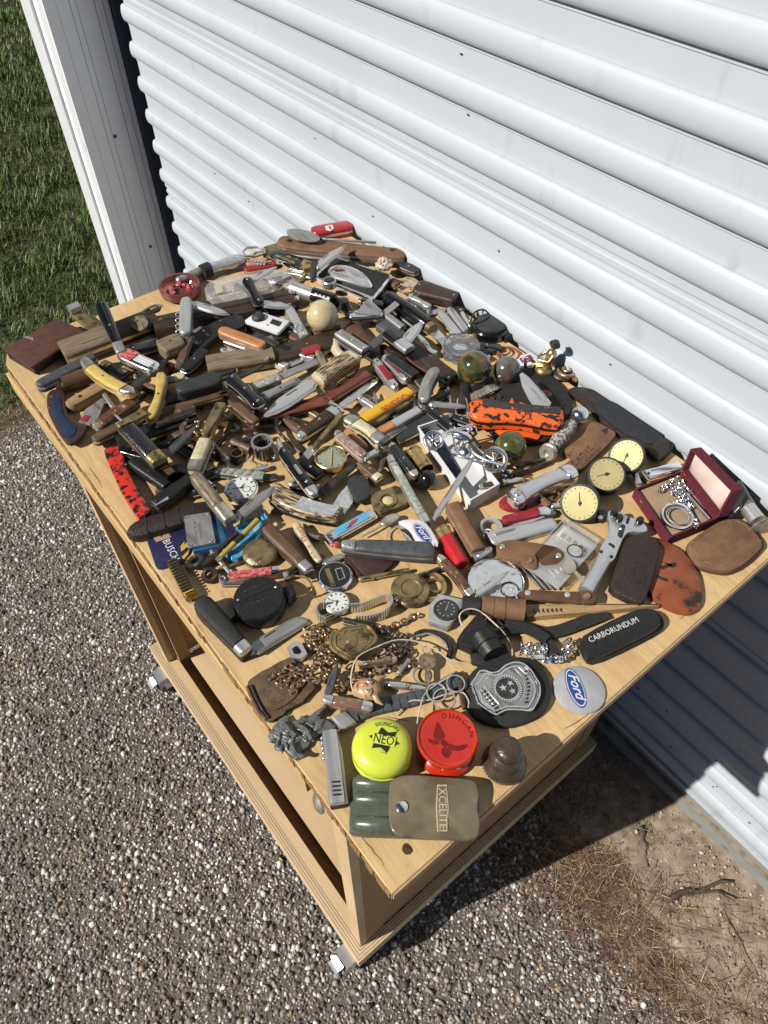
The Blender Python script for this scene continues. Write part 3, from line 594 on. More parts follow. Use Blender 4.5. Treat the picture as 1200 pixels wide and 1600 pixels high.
def tiltf(tilt):
    """(pixA, zA, pixB, zB): the resting plane's height along a line on the table"""
    if not tilt: return None
    (pa, za, pb, zb) = tilt; a = U(*pa, TZ).xy; b = U(*pb, TZ).xy; d = b-a; L2 = d.length_squared
    return lambda x, y: za+(zb-za)*max(-.3, min(1.3, (Vector((x, y))-a).dot(d)/L2))
def pix(P, z, sm=0, tilt=None):
    zf = tiltf(tilt); out = []
    for p in P:
        q = U(*p, H(z)); 
        if zf:
            for _ in range(3): q = U(*p, H(z+zf(q.x, q.y)))
        out.append((q.x, q.y))
    return chaikin(out, sm) if sm else out
def flat(t, name, P, z0, z1, m, bev=.0008, sm=0, tilt=None, parent=None, dome=0., smooth=35, label=None, steps=2, kind=None):
    o = pix(P, z1, sm, tilt); g = G().slab(o, H(z0), H(z1), bev, tiltf(tilt), dome=dome, steps=steps); return t.p(name, g, m, parent, label, smooth, kind)
def thing_at(name, label, cat, p, z=0., group=None): return T(name, label, cat, U(*p, H(z)), group)
def rad(c, rpx, z):   # a horizontal pixel radius as metres
    return (U(c[0]+rpx, c[1], H(z))-U(c[0]-rpx, c[1], H(z))).length/2
def tilted(c, z, ax=(0, 0, 1)): return U(*c, H(z)), Vector(ax).normalized()
def lat(t, name, c, z, prof_, m, ax=(0, 0, 1), n=28, parent=None, smooth=40, label=None, sx=1.):
    return t.p(name, G().lathe(prof_, XY(t, c, z), ax, n, sx), m, parent, label, smooth)
def XY(t, c, z):
    """pieces stacked on one centre share the plan position of the lowest"""
    if not hasattr(t, 'anc'): t.anc = {}
    c = tuple(c)
    if c not in t.anc: t.anc[c] = U(*c, H(z)).xy
    return Vector((*t.anc[c], H(z)))
def rod(t, name, A, B, r, m, z=0., z2=None, prof_=None, n=16, parent=None, smooth=40, label=None):
    """round rod between two pixels; prof_ = [(u, radius factor)]"""
    z2 = z if z2 is None else z2; a = U(*A, H(z+r)); b = U(*B, H(z2+r)); L = (b-a).length
    P = prof_ or [(0, .9), (.004, 1), (.996, 1), (1, .9)]
    return t.p(name, G().lathe([(r*f, u*L) for u, f in P], a, b-a, n), m, parent, label, smooth)
def ringp(t, name, c, rpx, r, m, z=0., ax=(0, 0, 1), sx=1., n=24, parent=None, arc=1., rot=0., wr=None):
    C = XY(t, c, z+r); R = wr or rad(c, rpx, z+r); ax = Vector(ax).normalized(); up = Vector((1, 0, 0)); a = ax.cross(up).normalized(); b = ax.cross(a)
    pts = [C+(a*math.cos(2*math.pi*arc*k/n+rot)*sx+b*math.sin(2*math.pi*arc*k/n+rot))*R for k in range(n if arc == 1. else n+1)]
    return t.p(name, G().tube(pts, r, 6, arc == 1.), m, parent, smooth=60)
def path3(P, z):
    zs = z if isinstance(z, (list, tuple)) else [z]*len(P); return [U(*p, H(q)) for p, q in zip(P, zs)]
def spline(P, n=8):
    out = []
    for i in range(len(P)-1):
        p0, p1, p2, p3 = P[max(i-1, 0)], P[i], P[i+1], P[min(i+2, len(P)-1)]
        for k in range(n):
            t = k/n; out.append(.5*((2*p1)+(p2-p0)*t+(2*p0-5*p1+4*p2-p3)*t*t+(3*p1-p0-3*p2+p3)*t**3))
    return out+[P[-1]]
def cord(t, name, P, r, m, z=.002, n=8, parent=None, tn=6):
    return t.p(name, G().tube(spline(path3(P, z), n), r, tn), m, parent, smooth=60)
def chain(t, P, z, ll, lw, r, m, name='chain_links', spread=0., parent=None, jit=.0):
    pts = spline(path3(P, z), 14); g = G(); d = 0.; last = pts[0]; k = 0
    step = ll*.68; rest = 0.
    for a, b in zip(pts, pts[1:]):
        seg = (b-a).length
        while rest < seg:
            c = a.lerp(b, rest/seg if seg else 0)+Vector((random.gauss(0, spread), random.gauss(0, spread), abs(random.gauss(0, spread*.5))))
            ex = (b-a).normalized()
            if spread or jit: ex = (ex+Vector((random.gauss(0, jit), random.gauss(0, jit), random.gauss(0, jit*.3)))).normalized()
            s_ = Vector((0, 0, 1)).cross(ex).normalized(); u_ = ex.cross(s_); an = (math.pi/4 if k % 2 else -math.pi/4)+random.gauss(0, .25)
            ey = s_*math.cos(an)+u_*math.sin(an); q = [c+ex*math.cos(th)*ll/2+ey*math.sin(th)*lw/2 for th in [2*math.pi*i/9 for i in range(9)]]
            g.tube(q, r, 4, True); k += 1; rest += step
        rest -= seg
    return t.p(name, g, m, parent, smooth=60, kind='stuff')

def scrawl(t, A, B, z, m, n=6, hpx=1.5):
    """a worn, unreadable line of stamped marks between two pixels"""
    a, ex, ey, ez, L = frame(A, B, z, z); g = G(); h = hpx*.0008
    for k in range(n):
        x = L*(k+.15)/n; wd = L/n*.62; kind = (k*7+n) % 4; o_ = a+ex*x
        segs = [((0, -1), (0, 1)), ((0, 1), (1, 1)), ((1, 1), (1, -1))] if kind == 0 else [((0, -1), (.5, 1)), ((.5, 1), (1, -1))] if kind == 1 else [((0, -1), (0, 1)), ((0, -1), (1, -1)), ((0, 1), (.8, 1))] if kind == 2 else [((.5, -1), (.5, 1))]
        for p, q in segs: g.tube([o_+ex*p[0]*wd+ey*p[1]*h*1.4, o_+ex*q[0]*wd+ey*q[1]*h*1.4], .00022+.00008*hpx, 4)
    g.v = [(x, y, a.z+(zz-a.z)*.5) for x, y, zz in g.v]; return t.p('worn_marks', g, m, kind='stuff', smooth=0)
CAMV = Vector((0, 0, CZ))
def tocam(p, z=.02, k=1.): return ((CAMV-U(*p, H(z))).normalized()*k+Vector((0, 0, 1))*(1-k)).normalized()
# ================================================================== upper (far) part of the heap
t = knife0('red folding knife with small white shield at the far corner of the table', (487, 363), (551, 352), 15, 'red_plastic', 0, h=.018, sh='pen', shield=None, pins=0, liner='steel')
flat(t, 'emblem', [(508, 353), (519, 351), (522, 357), (516, 361), (509, 359)], .0181, .0186, 'white_print', 0)
flat(t, 'cross', [(513, 353.5), (516, 353), (518, 357.5), (515, 358)], .0187, .0190, 'red_print', 0)
t = thing_at('metal_scoop', 'round flat grey metal scoop lying over the long brown handle', 'scoop', (475, 367), .026)
flat(t, 'scoop', [(447, 361), (452, 357), (465, 357), (485, 361), (497, 367), (501, 373), (495, 377), (480, 377), (462, 374), (451, 368)], .034, .036, 'dullsteel', .0006, 1)
rod(t, 'shank', (498, 373), (588, 379), .0022, 'dullsteel', .028, .024)
t = knife0('long brown wooden handled pruning knife with a hole near each end', (435, 377), (634, 398), 20, 'leather_tan', .012, h=.015, sh='jack', bend=-.012, pins=0, liner='steel')
for c in ((452, 376), (613, 390)): lat(t, 'hole', c, .0275, [(.0046, 0), (.0046, .0004), (.003, .0006)], 'black', n=12)
t = knife0('steel tool blades peeping out under the brown pruning knife', (440, 393), (545, 405), 12, 'dullsteel', .002, h=.012, sh='sq', liner='chrome', pins=3)
t = thing_at('bottle_opener', 'small steel loop opener with brass tab at the far left edge', 'bottle opener', (400, 392), .006)
t.p('loop', G().tube([H_ for H_ in path3([(383, 400), (380, 393), (386, 387), (402, 386), (414, 390), (414, 396), (402, 400)], .012)], .0022, 6, True), 'steel', smooth=60)
flat(t, 'tab', [(412, 385), (432, 379), (437, 394), (424, 402), (411, 399)], .004, .009, 'old_brass', .001)
t = thing_at('corkscrew', 'small pink handled corkscrew with coiled steel worm', 'corkscrew', (400, 408), 0)
flat(t, 'handle', [(383, 402), (412, 403), (418, 411), (385, 413)], 0, .012, 'skin', .002, 1)
hp = [U(386+30*k/40, 409+1.5*k/40, H(.014))+Vector((0, 0, .0035*math.sin(k*.9)))+Vector((.003, .002, 0))*math.cos(k*.9) for k in range(41)]
t.p('worm', G().tube(hp, .0011, 5), 'chrome', smooth=60)
t = knife0('dark red slim knife under the corkscrew', (381, 421), (432, 412), 9, 'red_leather', 0, h=.009)
t = thing_at('money_clip', 'black and gold rectangular clip with a small brass cube charm', 'money clip', (450, 404), .01)
flat(t, 'plate', [(421, 397), (429, 389), (482, 405), (476, 419)], .012, .018, 'gloss_black', .0008)
flat(t, 'stripe', [(429, 399), (433, 398), (461, 409), (460, 412)], .0182, .0190, 'brass', .0002); flat(t, 'stripe', [(446, 400), (451, 398.5), (456, 402), (452, 403.5)], .0182, .0188, 'brass', .0002)
flat(t, 'charm', [(470, 412), (474, 404), (487, 408), (485, 418), (475, 420)], .018, .027, 'brass', .001)
t = thing_at('steel_rod', 'thin bent steel rod below the black and gold clip', 'rod', (445, 410), .01); cord(t, 'rod', [(419, 402), (435, 408), (450, 418), (476, 424)], .0013, 'chrome', [.014, .012, .01, .012])
t = thing_at('display_tin', 'open black tin holding a white teardrop emblem', 'tin', (550, 432), 0)
P = [(493, 430), (524, 401), (612, 430), (583, 466)]
flat(t, 'box', P, .0, .014, 'steel', .0015, 1); flat(t, 'rim', [(491, 430), (523, 399), (614, 430), (584, 468)], .0142, .018, 'chrome', .001, 1)
flat(t, 'lining', [(496, 430), (525, 403), (609, 430), (582, 463)], .0181, .0188, 'matt_black', .0002, 1)
flat(t, 'emblem_border', [(511, 425), (517, 416), (528, 413), (545, 415), (562, 422), (577, 435), (584, 449), (572, 449), (553, 443), (530, 438), (516, 433)], .0189, .0215, 'chrome', .0007, 1)
flat(t, 'emblem', [(514, 425), (520, 418), (530, 416), (544, 418), (560, 424), (573, 435), (579, 446), (570, 446), (553, 441), (531, 435), (518, 431)], .0216, .0225, 'greysteel', .0002, 1)
for i, q in enumerate(([(520, 420), (534, 419), (540, 423), (525, 424)], [(518, 426), (531, 427), (545, 433), (529, 432)], [(546, 423), (560, 428), (568, 437), (552, 430)])): flat(t, 'feather', q, .0226, .0232, 'red_mottle' if i == 0 else 'dullsteel', .0001)
knife('grey folding knife standing against the black tin with blade up', (487, 437), (494, 409), 8, 'charcoal', .012, .022, h=.009, blades=[((492, 418), (541, 381), 12, 'clip', 'greysteel', .034)], pins=0)
t = thing_at('glass_lump', 'knobbly clear and brown glass lump by the brown handle', 'glass ornament', (600, 413), .02)
c = U(600, 413, H(.024)); g = G(); g.ball(c, .0135, 22, 12, .6); g.v = [tuple(Vector(v)+(Vector(v)-c).normalized()*random.uniform(-.0015, .003)) for v in g.v]; t.p('lump', g, 'coral', smooth=50)
g = G()
for k in range(26): a = random.uniform(0, 6.28); q = random.uniform(0, .012); g.ball(c+Vector((q*math.cos(a), q*math.sin(a), .009*math.sqrt(max(0, 1-(q/.014)**2))+.001)), .0017, 7, 5)
t.p('knobs', g, 'coral', kind='stuff', smooth=60)
t = thing_at('telescope', 'small silver and black pocket telescope with a paper label', 'telescope', (490, 458), 0)
rod(t, 'barrel', (457, 450), (490, 462), .0115, 'steel', .006, n=22); rod(t, 'barrel', (489, 461), (522, 471), .0128, 'gloss_black', .004, n=22)
flat(t, 'paper_label', [(494, 448), (517, 457), (514, 470), (491, 460)], .0272, .0276, 'dial_white', .0001)
for k in range(3): flat(t, 'print', [(497+6*k, 453+2.2*k), (500+6*k, 454+2.2*k), (498+6*k, 461+2.2*k), (495+6*k, 460+2.2*k)], .0277, .0279, 'black_print', 0)
for k, c in enumerate(((458, 457), (464, 467))): lat(t, 'knob', c, .020, [(.004, 0), (.004, .003), (.001, .004)], 'chrome', n=10)
t = thing_at('knob', 'round knurled silver knob standing beside the black tin', 'knob', (515, 440), .015); lat(t, 'cap', (515, 447), .017, [(.0118, 0), (.0118, .010), (.0105, .0115), (.003, .0115)], 'steel', n=24); lat(t, 'centre', (515, 447), .0286, [(.009, 0), (.006, .001), (.001, .001)], 'darksteel')
t = thing_at('ribbed_rings', 'stack of black ribbed rings behind the cream marble', 'lens', (537, 480), 0)
for k in range(4): lat(t, 'ring', (537, 483), .001+.0045*k, [(.0125-.0012*k, 0), (.0125-.0012*k, .0035), (.0105-.0012*k, .0042)], 'gloss_black')
def marble(label, c, rpx, m, z=0.):
    r = rad(c, rpx, z+.015)*.97; C = U(*c, H(z+r*1.0)); t = T('marble', label, 'marble', (C.x, C.y, H(z))); t.p('ball', G().ball((C.x, C.y, H(z)+r), r, 36, 22), m, smooth=80)
marble('large cream stone marble in the far middle of the heap', (504, 494), 25.5, 'marble_cream', .004)
marble('large dark marble with amber swirls beside the clear glass yo-yo', (741, 574), 27, 'marble_amber', .002)
marble('grey pink striped marble between amber marble and figurine', (792, 578), 22, 'marble_grey')
marble('dark green swirled marble touching the toy motorcycle', (798, 698), 25.5, 'marble_green')
marble('glossy black marble below the brass cartridge', (668, 749), 16, 'gloss_black')
t = thing_at('action_camera', 'black box with white face plate and domed dark button', 'action camera', (418, 515), 0)
P = [(381, 501), (402, 486), (453, 501), (435, 520)]
flat(t, 'body', P, 0, .019, 'black', .002, 1); flat(t, 'face_plate', P, .0192, .0245, 'white_card', .001, 1)
lat(t, 'dome', (404, 497), .0246, [(.0105, 0), (.0105, .003), (.0085, .0055), (.0045, .0075), (.001, .008)], 'charcoal', n=20); flat(t, 'window', [(421, 505), (426, 498), (441, 503), (436, 510)], .0246, .0249, 'gloss_black', 0); lat(t, 'dot', (418, 508), .0246, [(.0016, 0), (.0015, .0005)], 'black_print', n=10)
t = knife0('grey ribbed multi-tool left of the cream marble', (449, 478), (477, 527), 15, 'greysteel', .006, h=.015, sh='sq', liner='steel', pins=2, pm='chrome', cat='multi-tool', name='multi_tool')
ringp(t, 'key_ring', (466, 512), 9, .001, 'chrome', .022, (.3, -.3, .9), sx=.5)
for k in range(3): t.p('groove', t.b.band(.04+.03*k, .052+.03*k, .0151, .0155, .8, rnd=False), 'black')
knife('black pocket knife with two grey blades open near the plastic bag', (385, 436), (406, 475), 17, 'gloss_black', .022, .014, h=.014, sh='coke', pins=2, pm='nickel', blades=[((408, 473), (456, 478), 12, 'clip', 'steel', .014), ((390, 440), (433, 415), 10, 'pen', 'greysteel', .03)])
t = thing_at('plastic_bag', 'crumpled clear plastic bag with small pale papers inside', 'plastic bag', (400, 455), 0)
P = [(318, 458), (322, 444), (352, 432), (395, 428), (430, 420), (462, 430), (458, 447), (430, 455), (400, 470), (352, 480), (330, 478)]
o = pix(P, .01, 2); g = G().slab(o, H(.002), H(.013), .004); g.v = [(x, y, z+random.uniform(-.0015, .0025)) for x, y, z in g.v]; t.p('bag', g, 'clear_plastic')
for q, mm in (([(334, 446), (345, 443), (349, 455), (339, 458)], 'dial_cream'), ([(360, 440), (395, 432), (398, 440), (365, 450)], 'pearl'), ([(395, 440), (440, 430), (445, 440), (400, 452)], 'abalone'), ([(415, 428), (440, 424), (452, 432), (430, 440)], 'dial_green')): flat(t, 'paper', q, .003, .006, mm, .0003)
for a, b in (((411, 436), (450, 447)), ((410, 437), (430, 445)), ((336, 462), (372, 452))): rod(t, 'glint_strip', a, b, .0009, 'chrome', .013)
t = thing_at('torch_lighter', 'gas torch with black collar and crinkled silver head at the left far edge', 'torch', (325, 425), 0)
rod(t, 'handle', (276, 440), (316, 424), .0085, 'dullsteel', .002, prof_=[(0, .5), (.05, .8), (.8, 1), (1, 1)]); rod(t, 'collar', (316, 425), (328, 420), .0125, 'matt_black', .001); rod(t, 'head', (329, 420), (382, 404), .0105, 'foil', .003, prof_=[(0, 1), (.3, .9), (.6, 1.15), (.9, .95), (1, .6)])
t = thing_at('ashtray', 'round pink glass dish with red shards by the left edge', 'glass dish', (283, 456), 0)
C = U(284, 460, H(0)); R_ = rad((284, 460), 32, 0)
t.p('dish', G().lathe([(.0, .002), (R_*.86, .002), (R_*.96, .005), (R_, .018), (R_*.97, .0205), (R_*.9, .020), (R_*.88, .008), (R_*.8, .005), (0, .005)], C, n=40), 'pink_glass')
for k in range(6): a = random.uniform(0, 6.28); cc = C+Vector((math.cos(a)*R_*.45, math.sin(a)*R_*.45, .006)); g = G(); g.ball(cc+Vector((0, 0, .003)), .006, 7, 5, .6); g.v = [tuple(Vector(v)+Vector((random.uniform(-1, 1), random.uniform(-1, 1), random.uniform(-1, 1)))*.0015) for v in g.v]; t.p('shard', g, 'red_pearl', smooth=10)
t = knife0('grey multi-tool with silver blade over the dark sheath and rusty blade below', (291, 466), (289, 523), 20, 'greysteel', .03, .026, h=.014, sh='pen', pins=0, liner='steel', cat='multi-tool', name='multi_tool', blades=[((297, 472), (359, 491), 12, 'spear', 'steel', .026), ((299, 518), (276, 582), 15, 'sheep', 'rust', .012)])
for k in range(4): ringp(t, 'tool_hook', (278, 492+9*k), 3.5, .0011, 'chrome', .026, (1, 0, .4))
t = thing_at('skeleton_tool', 'flat black tool with a row of round holes left of the camera box', 'multi-tool', (335, 518), .01)
P = [(290, 545), (292, 530), (310, 515), (338, 500), (365, 490), (381, 494), (384, 506), (372, 514), (350, 517), (330, 532), (312, 548), (298, 556)]
flat(t, 'plate', P, .010, .018, 'black', .001, 1)
for c, r in (((364, 500), .0032), ((350, 506), .0034), ((339, 512), .004), ((326, 522), .005), ((310, 534), .0065)): lat(t, 'hole', c, .0181, [(r, 0), (r, .0004), (r*.8, .0001)], 'gloss_black', n=14)
for c in ((344, 501), (318, 517)): lat(t, 'rivet', c, .0182, [(.0016, 0), (.001, .001)], 'chrome', n=8)
t = knife0('orange wood knife with burnt writing beside the black box', (343, 515), (414, 541), 15, 'orange_wood', .018, h=.013, sh='pen', pins=0, liner='steel', blades=[((395, 522), (434, 538), 9, 'bar', 'darksteel', .03)])
scrawl(t, (366, 521), (402, 534), .0312, 'black_print', 7, 1)
t = knife0('bundle of chromed scissors folded out under the orange wood knife', (352, 532), (410, 552), 9, 'steel', .006, h=.009, sh='sq', liner='chrome', pins=2, pm='chrome')
t = thing_at('wooden_sheath', 'long dark brown wooden sheath running to the far middle', 'sheath', (345, 480), 0)
t.b = Body((238, 508), (462, 462), 27, 0, 0, .018, 'sq'); t.p('sheath', t.b.band(0, 1, 0, .018), 'dark_wood'); t.p('rivet', t.b.disc(.06, .002, .0035, .0178, .0195), 'bronze'); t.p('seam', t.b.band(.03, .99, .0181, .0187, .08, rnd=False), 'leather_dark')
t = thing_at('leaf_charm', 'beaded grey charm lying on the dark wooden sheath', 'charm', (240, 480), .018)
cord(t, 'beads', [(223, 487), (232, 481), (244, 477), (254, 478)], .0022, 'nickel', .021); flat(t, 'leaf', [(218, 489), (235, 484), (252, 476), (250, 484), (232, 491)], .018, .021, 'darksteel', .0005, 1)
t = knife0('tan weathered wooden handle knife in the left middle', (323, 569), (428, 551), 25, 'grey_wood', .004, h=.019, sh='sq', pins=0, liner='darksteel'); lat(t, 'pin', (416, 561), .023, [(.004, 0), (.0035, .002), (.001, .003)], 'nickel'); lat(t, 'nail_hole', (338, 560), .0231, [(.001, 0), (.001, .0003)], 'black_print', n=8)
t = knife0('dark oiled wooden sheath with a red patch joined to the tan handle', (427, 556), (531, 527), 28, 'dark_wood', .0, h=.017, sh='sq', pins=1); flat(t, 'red_patch', [(470, 545), (493, 537), (502, 540), (500, 548), (474, 556)], .0172, .0178, 'red_leather', .0002)
knife('slim straight pen knife with pearl handle and long steel end', (390, 607), (436, 589), 13, 'pearl', .004, h=.011, sh='sq', bo='steel', bf=(.05, .12), blades=[((434, 590), (505, 560), 11, 'bar', 'dullsteel', .004)])
t = thing_at('book_wallet', 'brown leather covered box with a pale scratch at the left corner', 'leather box', (70, 540), 0)
P = [(5, 545), (89, 497), (132, 518), (48, 574)]
flat(t, 'cover', P, .0195, .023, 'wallet', .0012); flat(t, 'core', [(8, 546), (88, 500), (128, 518), (50, 571)], .002, .0192, 'leather_dark', .0006); flat(t, 'base', P, -.0, .0018, 'wallet', .0004)
flat(t, 'scratch', [(35, 526), (43, 525), (52, 526), (53, 532), (47, 530), (41, 528)], .0231, .0236, 'horn', .0001)
t = thing_at('strap_end', 'brass strap with a faceted silver cap beside the brown leather box', 'strap end', (130, 500), 0)
t.p('strap', Body((119, 488), (155, 518), 18, .006, .004, .006, 'sq').band(0, 1, 0, .006), 'old_brass'); rod(t, 'cap', (108, 485), (124, 478), .009, 'steel', .008, n=6); lat(t, 'stud', (158, 519), .012, [(.003, 0), (.001, .002)], 'chrome', n=8)
t = knife0('large grey-brown wooden handled knife at the left edge', (96, 549), (178, 519), 29, 'grey_wood', .003, h=.022, sh='sq', pins=0)
t = knife0('dark wooden knife handle with oval bone and brass inlay', (176, 520), (243, 494), 27, 'dark_wood', .0, h=.02, sh='sq', pins=0); flat(t, 'inlay', [(200, 500), (207, 494), (222, 491), (232, 499), (230, 511), (218, 517), (206, 512)], .0202, .0225, 'horn', .0008, 1); lat(t, 'medallion', (210, 502), .0226, [(.005, 0), (.0045, .0015), (.001, .002)], 'old_brass')
knife('long black pocket knife with steel end cap leaning over wooden handles', (156, 473), (190, 552), 21, 'gloss_black', .03, .02, h=.014, sh='jack', bo='dullsteel', bf=(0.001, .2), pins=1, pm='nickel')
t = knife0('chrome ribbed pocket knife with ruby red half', (190, 552), (246, 577), 21, 'chrome', .024, .020, h=.014, sh='pen', pins=0)
t.p('red_cap', t.b.band(.03, .38, .0141, .0153, .9), 'red_pearl')
for k in (-1, 0, 1): t.p('rib', t.b.plate([(t.b.L*.42, k*.0045-.001), (t.b.L*.86, k*.0045-.001), (t.b.L*.86, k*.0045+.001), (t.b.L*.42, k*.0045+.001)], .0141, .0152, .0003), 'white_print')
knife('yellow two-bladed toothpick knife with silver bolsters', (130, 561), (208, 613), 18, 'yellow_celluloid', .024, h=.012, sh='pen', bend=-.06, bo='nickel', bf=(.2, .14), pins=1, blades=[((204, 607), (268, 553), 15, 'clip', 'darksteel', .01)])
knife('flat slate grey knife handle nearest the left table corner', (58, 603), (149, 556), 14, 'slate', .006, h=.013, sh='pen', pins=1, pm='darksteel', liner='steel')
t = thing_at('leather_roll', 'rolled brown leather piece under the slate grey handle', 'leather roll', (118, 595), 0)
rod(t, 'roll', (98, 600), (158, 580), .0125, 'leather_brown', 0); rod(t, 'end', (86, 604), (98, 600), .0105, 'tan_wood', 0)
t = thing_at('awl_grip', 'pale tan wooden handle with a drilled hole', 'wooden handle', (155, 605), 0)
t.b = Body((104, 634), (213, 572), 17, .002, .004, .014, 'pen'); t.p('handle', t.b.band(0, 1, 0, .014), 'tan_wood'); t.p('hole', t.b.disc(.19, -.002, .003, .0139, .0142, 12), 'black_print')
t = thing_at('pocket_knife', 'curved hawkbill knife with dark blue inlay and short rusty blade', 'pocket knife', (100, 650), 0)
P = [(72, 620), (78, 610), (92, 607), (101, 612), (101, 628), (104, 645), (114, 658), (130, 665), (136, 664), (131, 678), (118, 690), (106, 694), (95, 682), (83, 662), (74, 642)]
flat(t, 'scale', P, 0, .005, 'darksteel', .0005, 1); flat(t, 'liner', P, .0052, .0078, 'nickel', .0003, 1); flat(t, 'scale', P, .008, .0125, 'leather_maroon', .0015, 1)
flat(t, 'inlay', [(79, 626), (85, 618), (94, 620), (95, 632), (99, 648), (109, 662), (121, 670), (113, 683), (105, 684), (96, 672), (86, 652)], .0126, .0136, 'blue_inlay', .0004, 1)
flat(t, 'blade', [(122, 660), (133, 639), (152, 626), (167, 616), (160, 637), (153, 652), (140, 664)], .006, .008, 'dullsteel', .0008); flat(t, 'rust_patch', [(124, 655), (134, 648), (142, 650), (135, 660)], .0081, .0084, 'red_leather', .0001)
for c in ((80, 619), (75, 637), (112, 676)): lat(t, 'pin', c, .0127, [(.0017, 0), (.001, .001)], 'chrome', n=8)
t = knife0('bent yellow bone slab with worn brown edges', (252, 583), (233, 655), 17, 'bone_yellow', .024, h=.011, sh='coke', bend=.05, pins=1, pm='darksteel', liner='nickel')
knife('bark brown knife with pale worn end', (147, 668), (214, 623), 17, 'jigged_brown', .004, h=.012, sh='pen', bo='horn', bf=(.12, .001), pins=1, liner='dullsteel')
knife('half steel brown wood knife below the bark brown one', (145, 688), (227, 645), 14, 'brown_wood', .0, h=.011, sh='pen', bo='dullsteel', bf=(0.001, .55), pins=1, pm='chrome')
knife('large jigged black bone knife with brass end bolsters and thin awl', (192, 661), (250, 721), 27, 'jigged_black', .026, .022, h=.016, sh='sq', bo='brass', bf=(.1, .2), pins=0, blades=[((196, 662), (178, 646), 4, 'pen', 'steel', .034), ((194, 660), (226, 642), 13, 'bar', 'old_brass', .03), ((254, 715), (318, 655), 15, 'clip', 'slate', .012)])
t = knife0('black handled butcher knife with two silver rivets', (183, 692), (306, 648), 22, 'black', .003, h=.014, sh='sq', pins=0)
for c in ((199, 687), (247, 666), (290, 654)): lat(t, 'rivet', c, .017, [(.0036, 0), (.003, .0007), (.001, .0009)], 'steel', n=12)
knife('brown steel table knife blade above the butcher knife', (240, 652), (305, 637), 12, 'rust', .006, h=.006, sh='sq', liner='darksteel', pins=0)
t = thing_at('wrench', 'small rusty open-end wrench left of the bone knife', 'wrench', (280, 676), .01)
flat(t, 'shaft', [(259, 686), (262, 680), (283, 670), (288, 676), (264, 689)], .014, .018, 'rust', .0006)
flat(t, 'jaw', [(280, 674), (280, 664), (288, 657), (294, 659), (287, 667), (290, 674), (300, 673), (306, 667), (307, 674), (299, 682), (288, 683)], .0142, .0185, 'rust', .0006, 1)
t = thing_at('red_slab', 'flat handle slab mottled bright red and black at the left edge', 'knife handle', (200, 755), 0)
P = [(161, 706), (167, 698), (178, 697), (188, 695), (192, 708), (199, 732), (211, 757), (227, 781), (237, 799), (224, 805), (213, 808), (203, 790), (190, 771), (177, 742)]
flat(t, 'liner', P, 0, .004, 'darksteel', .0003, 1); flat(t, 'scale', P, .0042, .013, 'red_mottle', .0025, 1)
for c in ((206, 778), (222, 792), (197, 725)): lat(t, 'rivet', c, .0131, [(.0018, 0), (.001, .001)], 'chrome', n=8)
t = thing_at('metal_plate', 'dull brown metal plate with a hole behind the horn knife', 'metal plate', (270, 745), 0)
C = U(275, 748, H(.004))
t.p('plate', G().lathe([(.0095, 0), (.022, 0), (.022, .003), (.0095, .003), (.0095, 0)], C, n=30, sx=1.25), 'rust')
flat(t, 'tongue', [(242, 770), (246, 748), (257, 752), (262, 772)], .004, .007, 'rust', .0004)
t = knife0('black lockback knife with small silver clip left of the horn knife', (240, 790), (303, 744), 21, 'black', .006, h=.014, sh='jack', pins=2, pm='charcoal', liner='darksteel'); flat(t, 'clip', [(243, 790), (246, 786), (262, 775), (264, 779)], .0202, .0215, 'steel', .0004)
t = thing_at('knife_sheath', 'curved black leather sheath with crossing stitched bands', 'sheath', (260, 812), 0)
P = [(195, 830), (203, 817), (222, 807), (262, 796), (318, 779), (334, 784), (330, 803), (290, 815), (240, 831), (210, 839)]
flat(t, 'sheath', P, 0, .013, 'leather_dark', .005, 1, label=None)
for a, b in (((226, 807), (231, 835)), ((252, 799), (258, 826)), ((276, 792), (282, 819)), ((300, 785), (306, 812))): cord(t, 'band', [a, b], .0007, 'charcoal', .0132)
knife('worn horn knife with dull silver bolster and wide open blade', (305, 742), (360, 812), 21, 'horn', .024, .018, h=.014, sh='sq', bo='nickel', bf=(.001, .33), pins=0, blades=[((369, 808), (430, 758), 17, 'spear', 'dullsteel', .02)])
def arabic(t, c, r, z, ax, m='black_print', n=12, ln=.18, wd=.0006, off=Vector((0, 0, 0))):
    ax = Vector(ax).normalized(); a = ax.cross(Vector((1, 0, 0))).normalized(); b = ax.cross(a); C = XY(t, c, z)+off; g = G()
    for k in range(n):
        th = 2*math.pi*k/n; d = a*math.cos(th)+b*math.sin(th); e = ax.cross(d)
        for q in ((0,),): 
            p0 = C+d*r*(1-ln); p1 = C+d*r; w_ = wd*(1.6 if k % 3 == 0 else 1)
            g.add([p0-e*w_, p0+e*w_, p1+e*w_, p1-e*w_, p0-e*w_+ax*.0002, p0+e*w_+ax*.0002, p1+e*w_+ax*.0002, p1-e*w_+ax*.0002], [(0, 1, 5, 4), (1, 2, 6, 5), (2, 3, 7, 6), (3, 0, 4, 7), (4, 5, 6, 7)])
    t.p('hour_marks', g, m, kind='stuff', smooth=0)
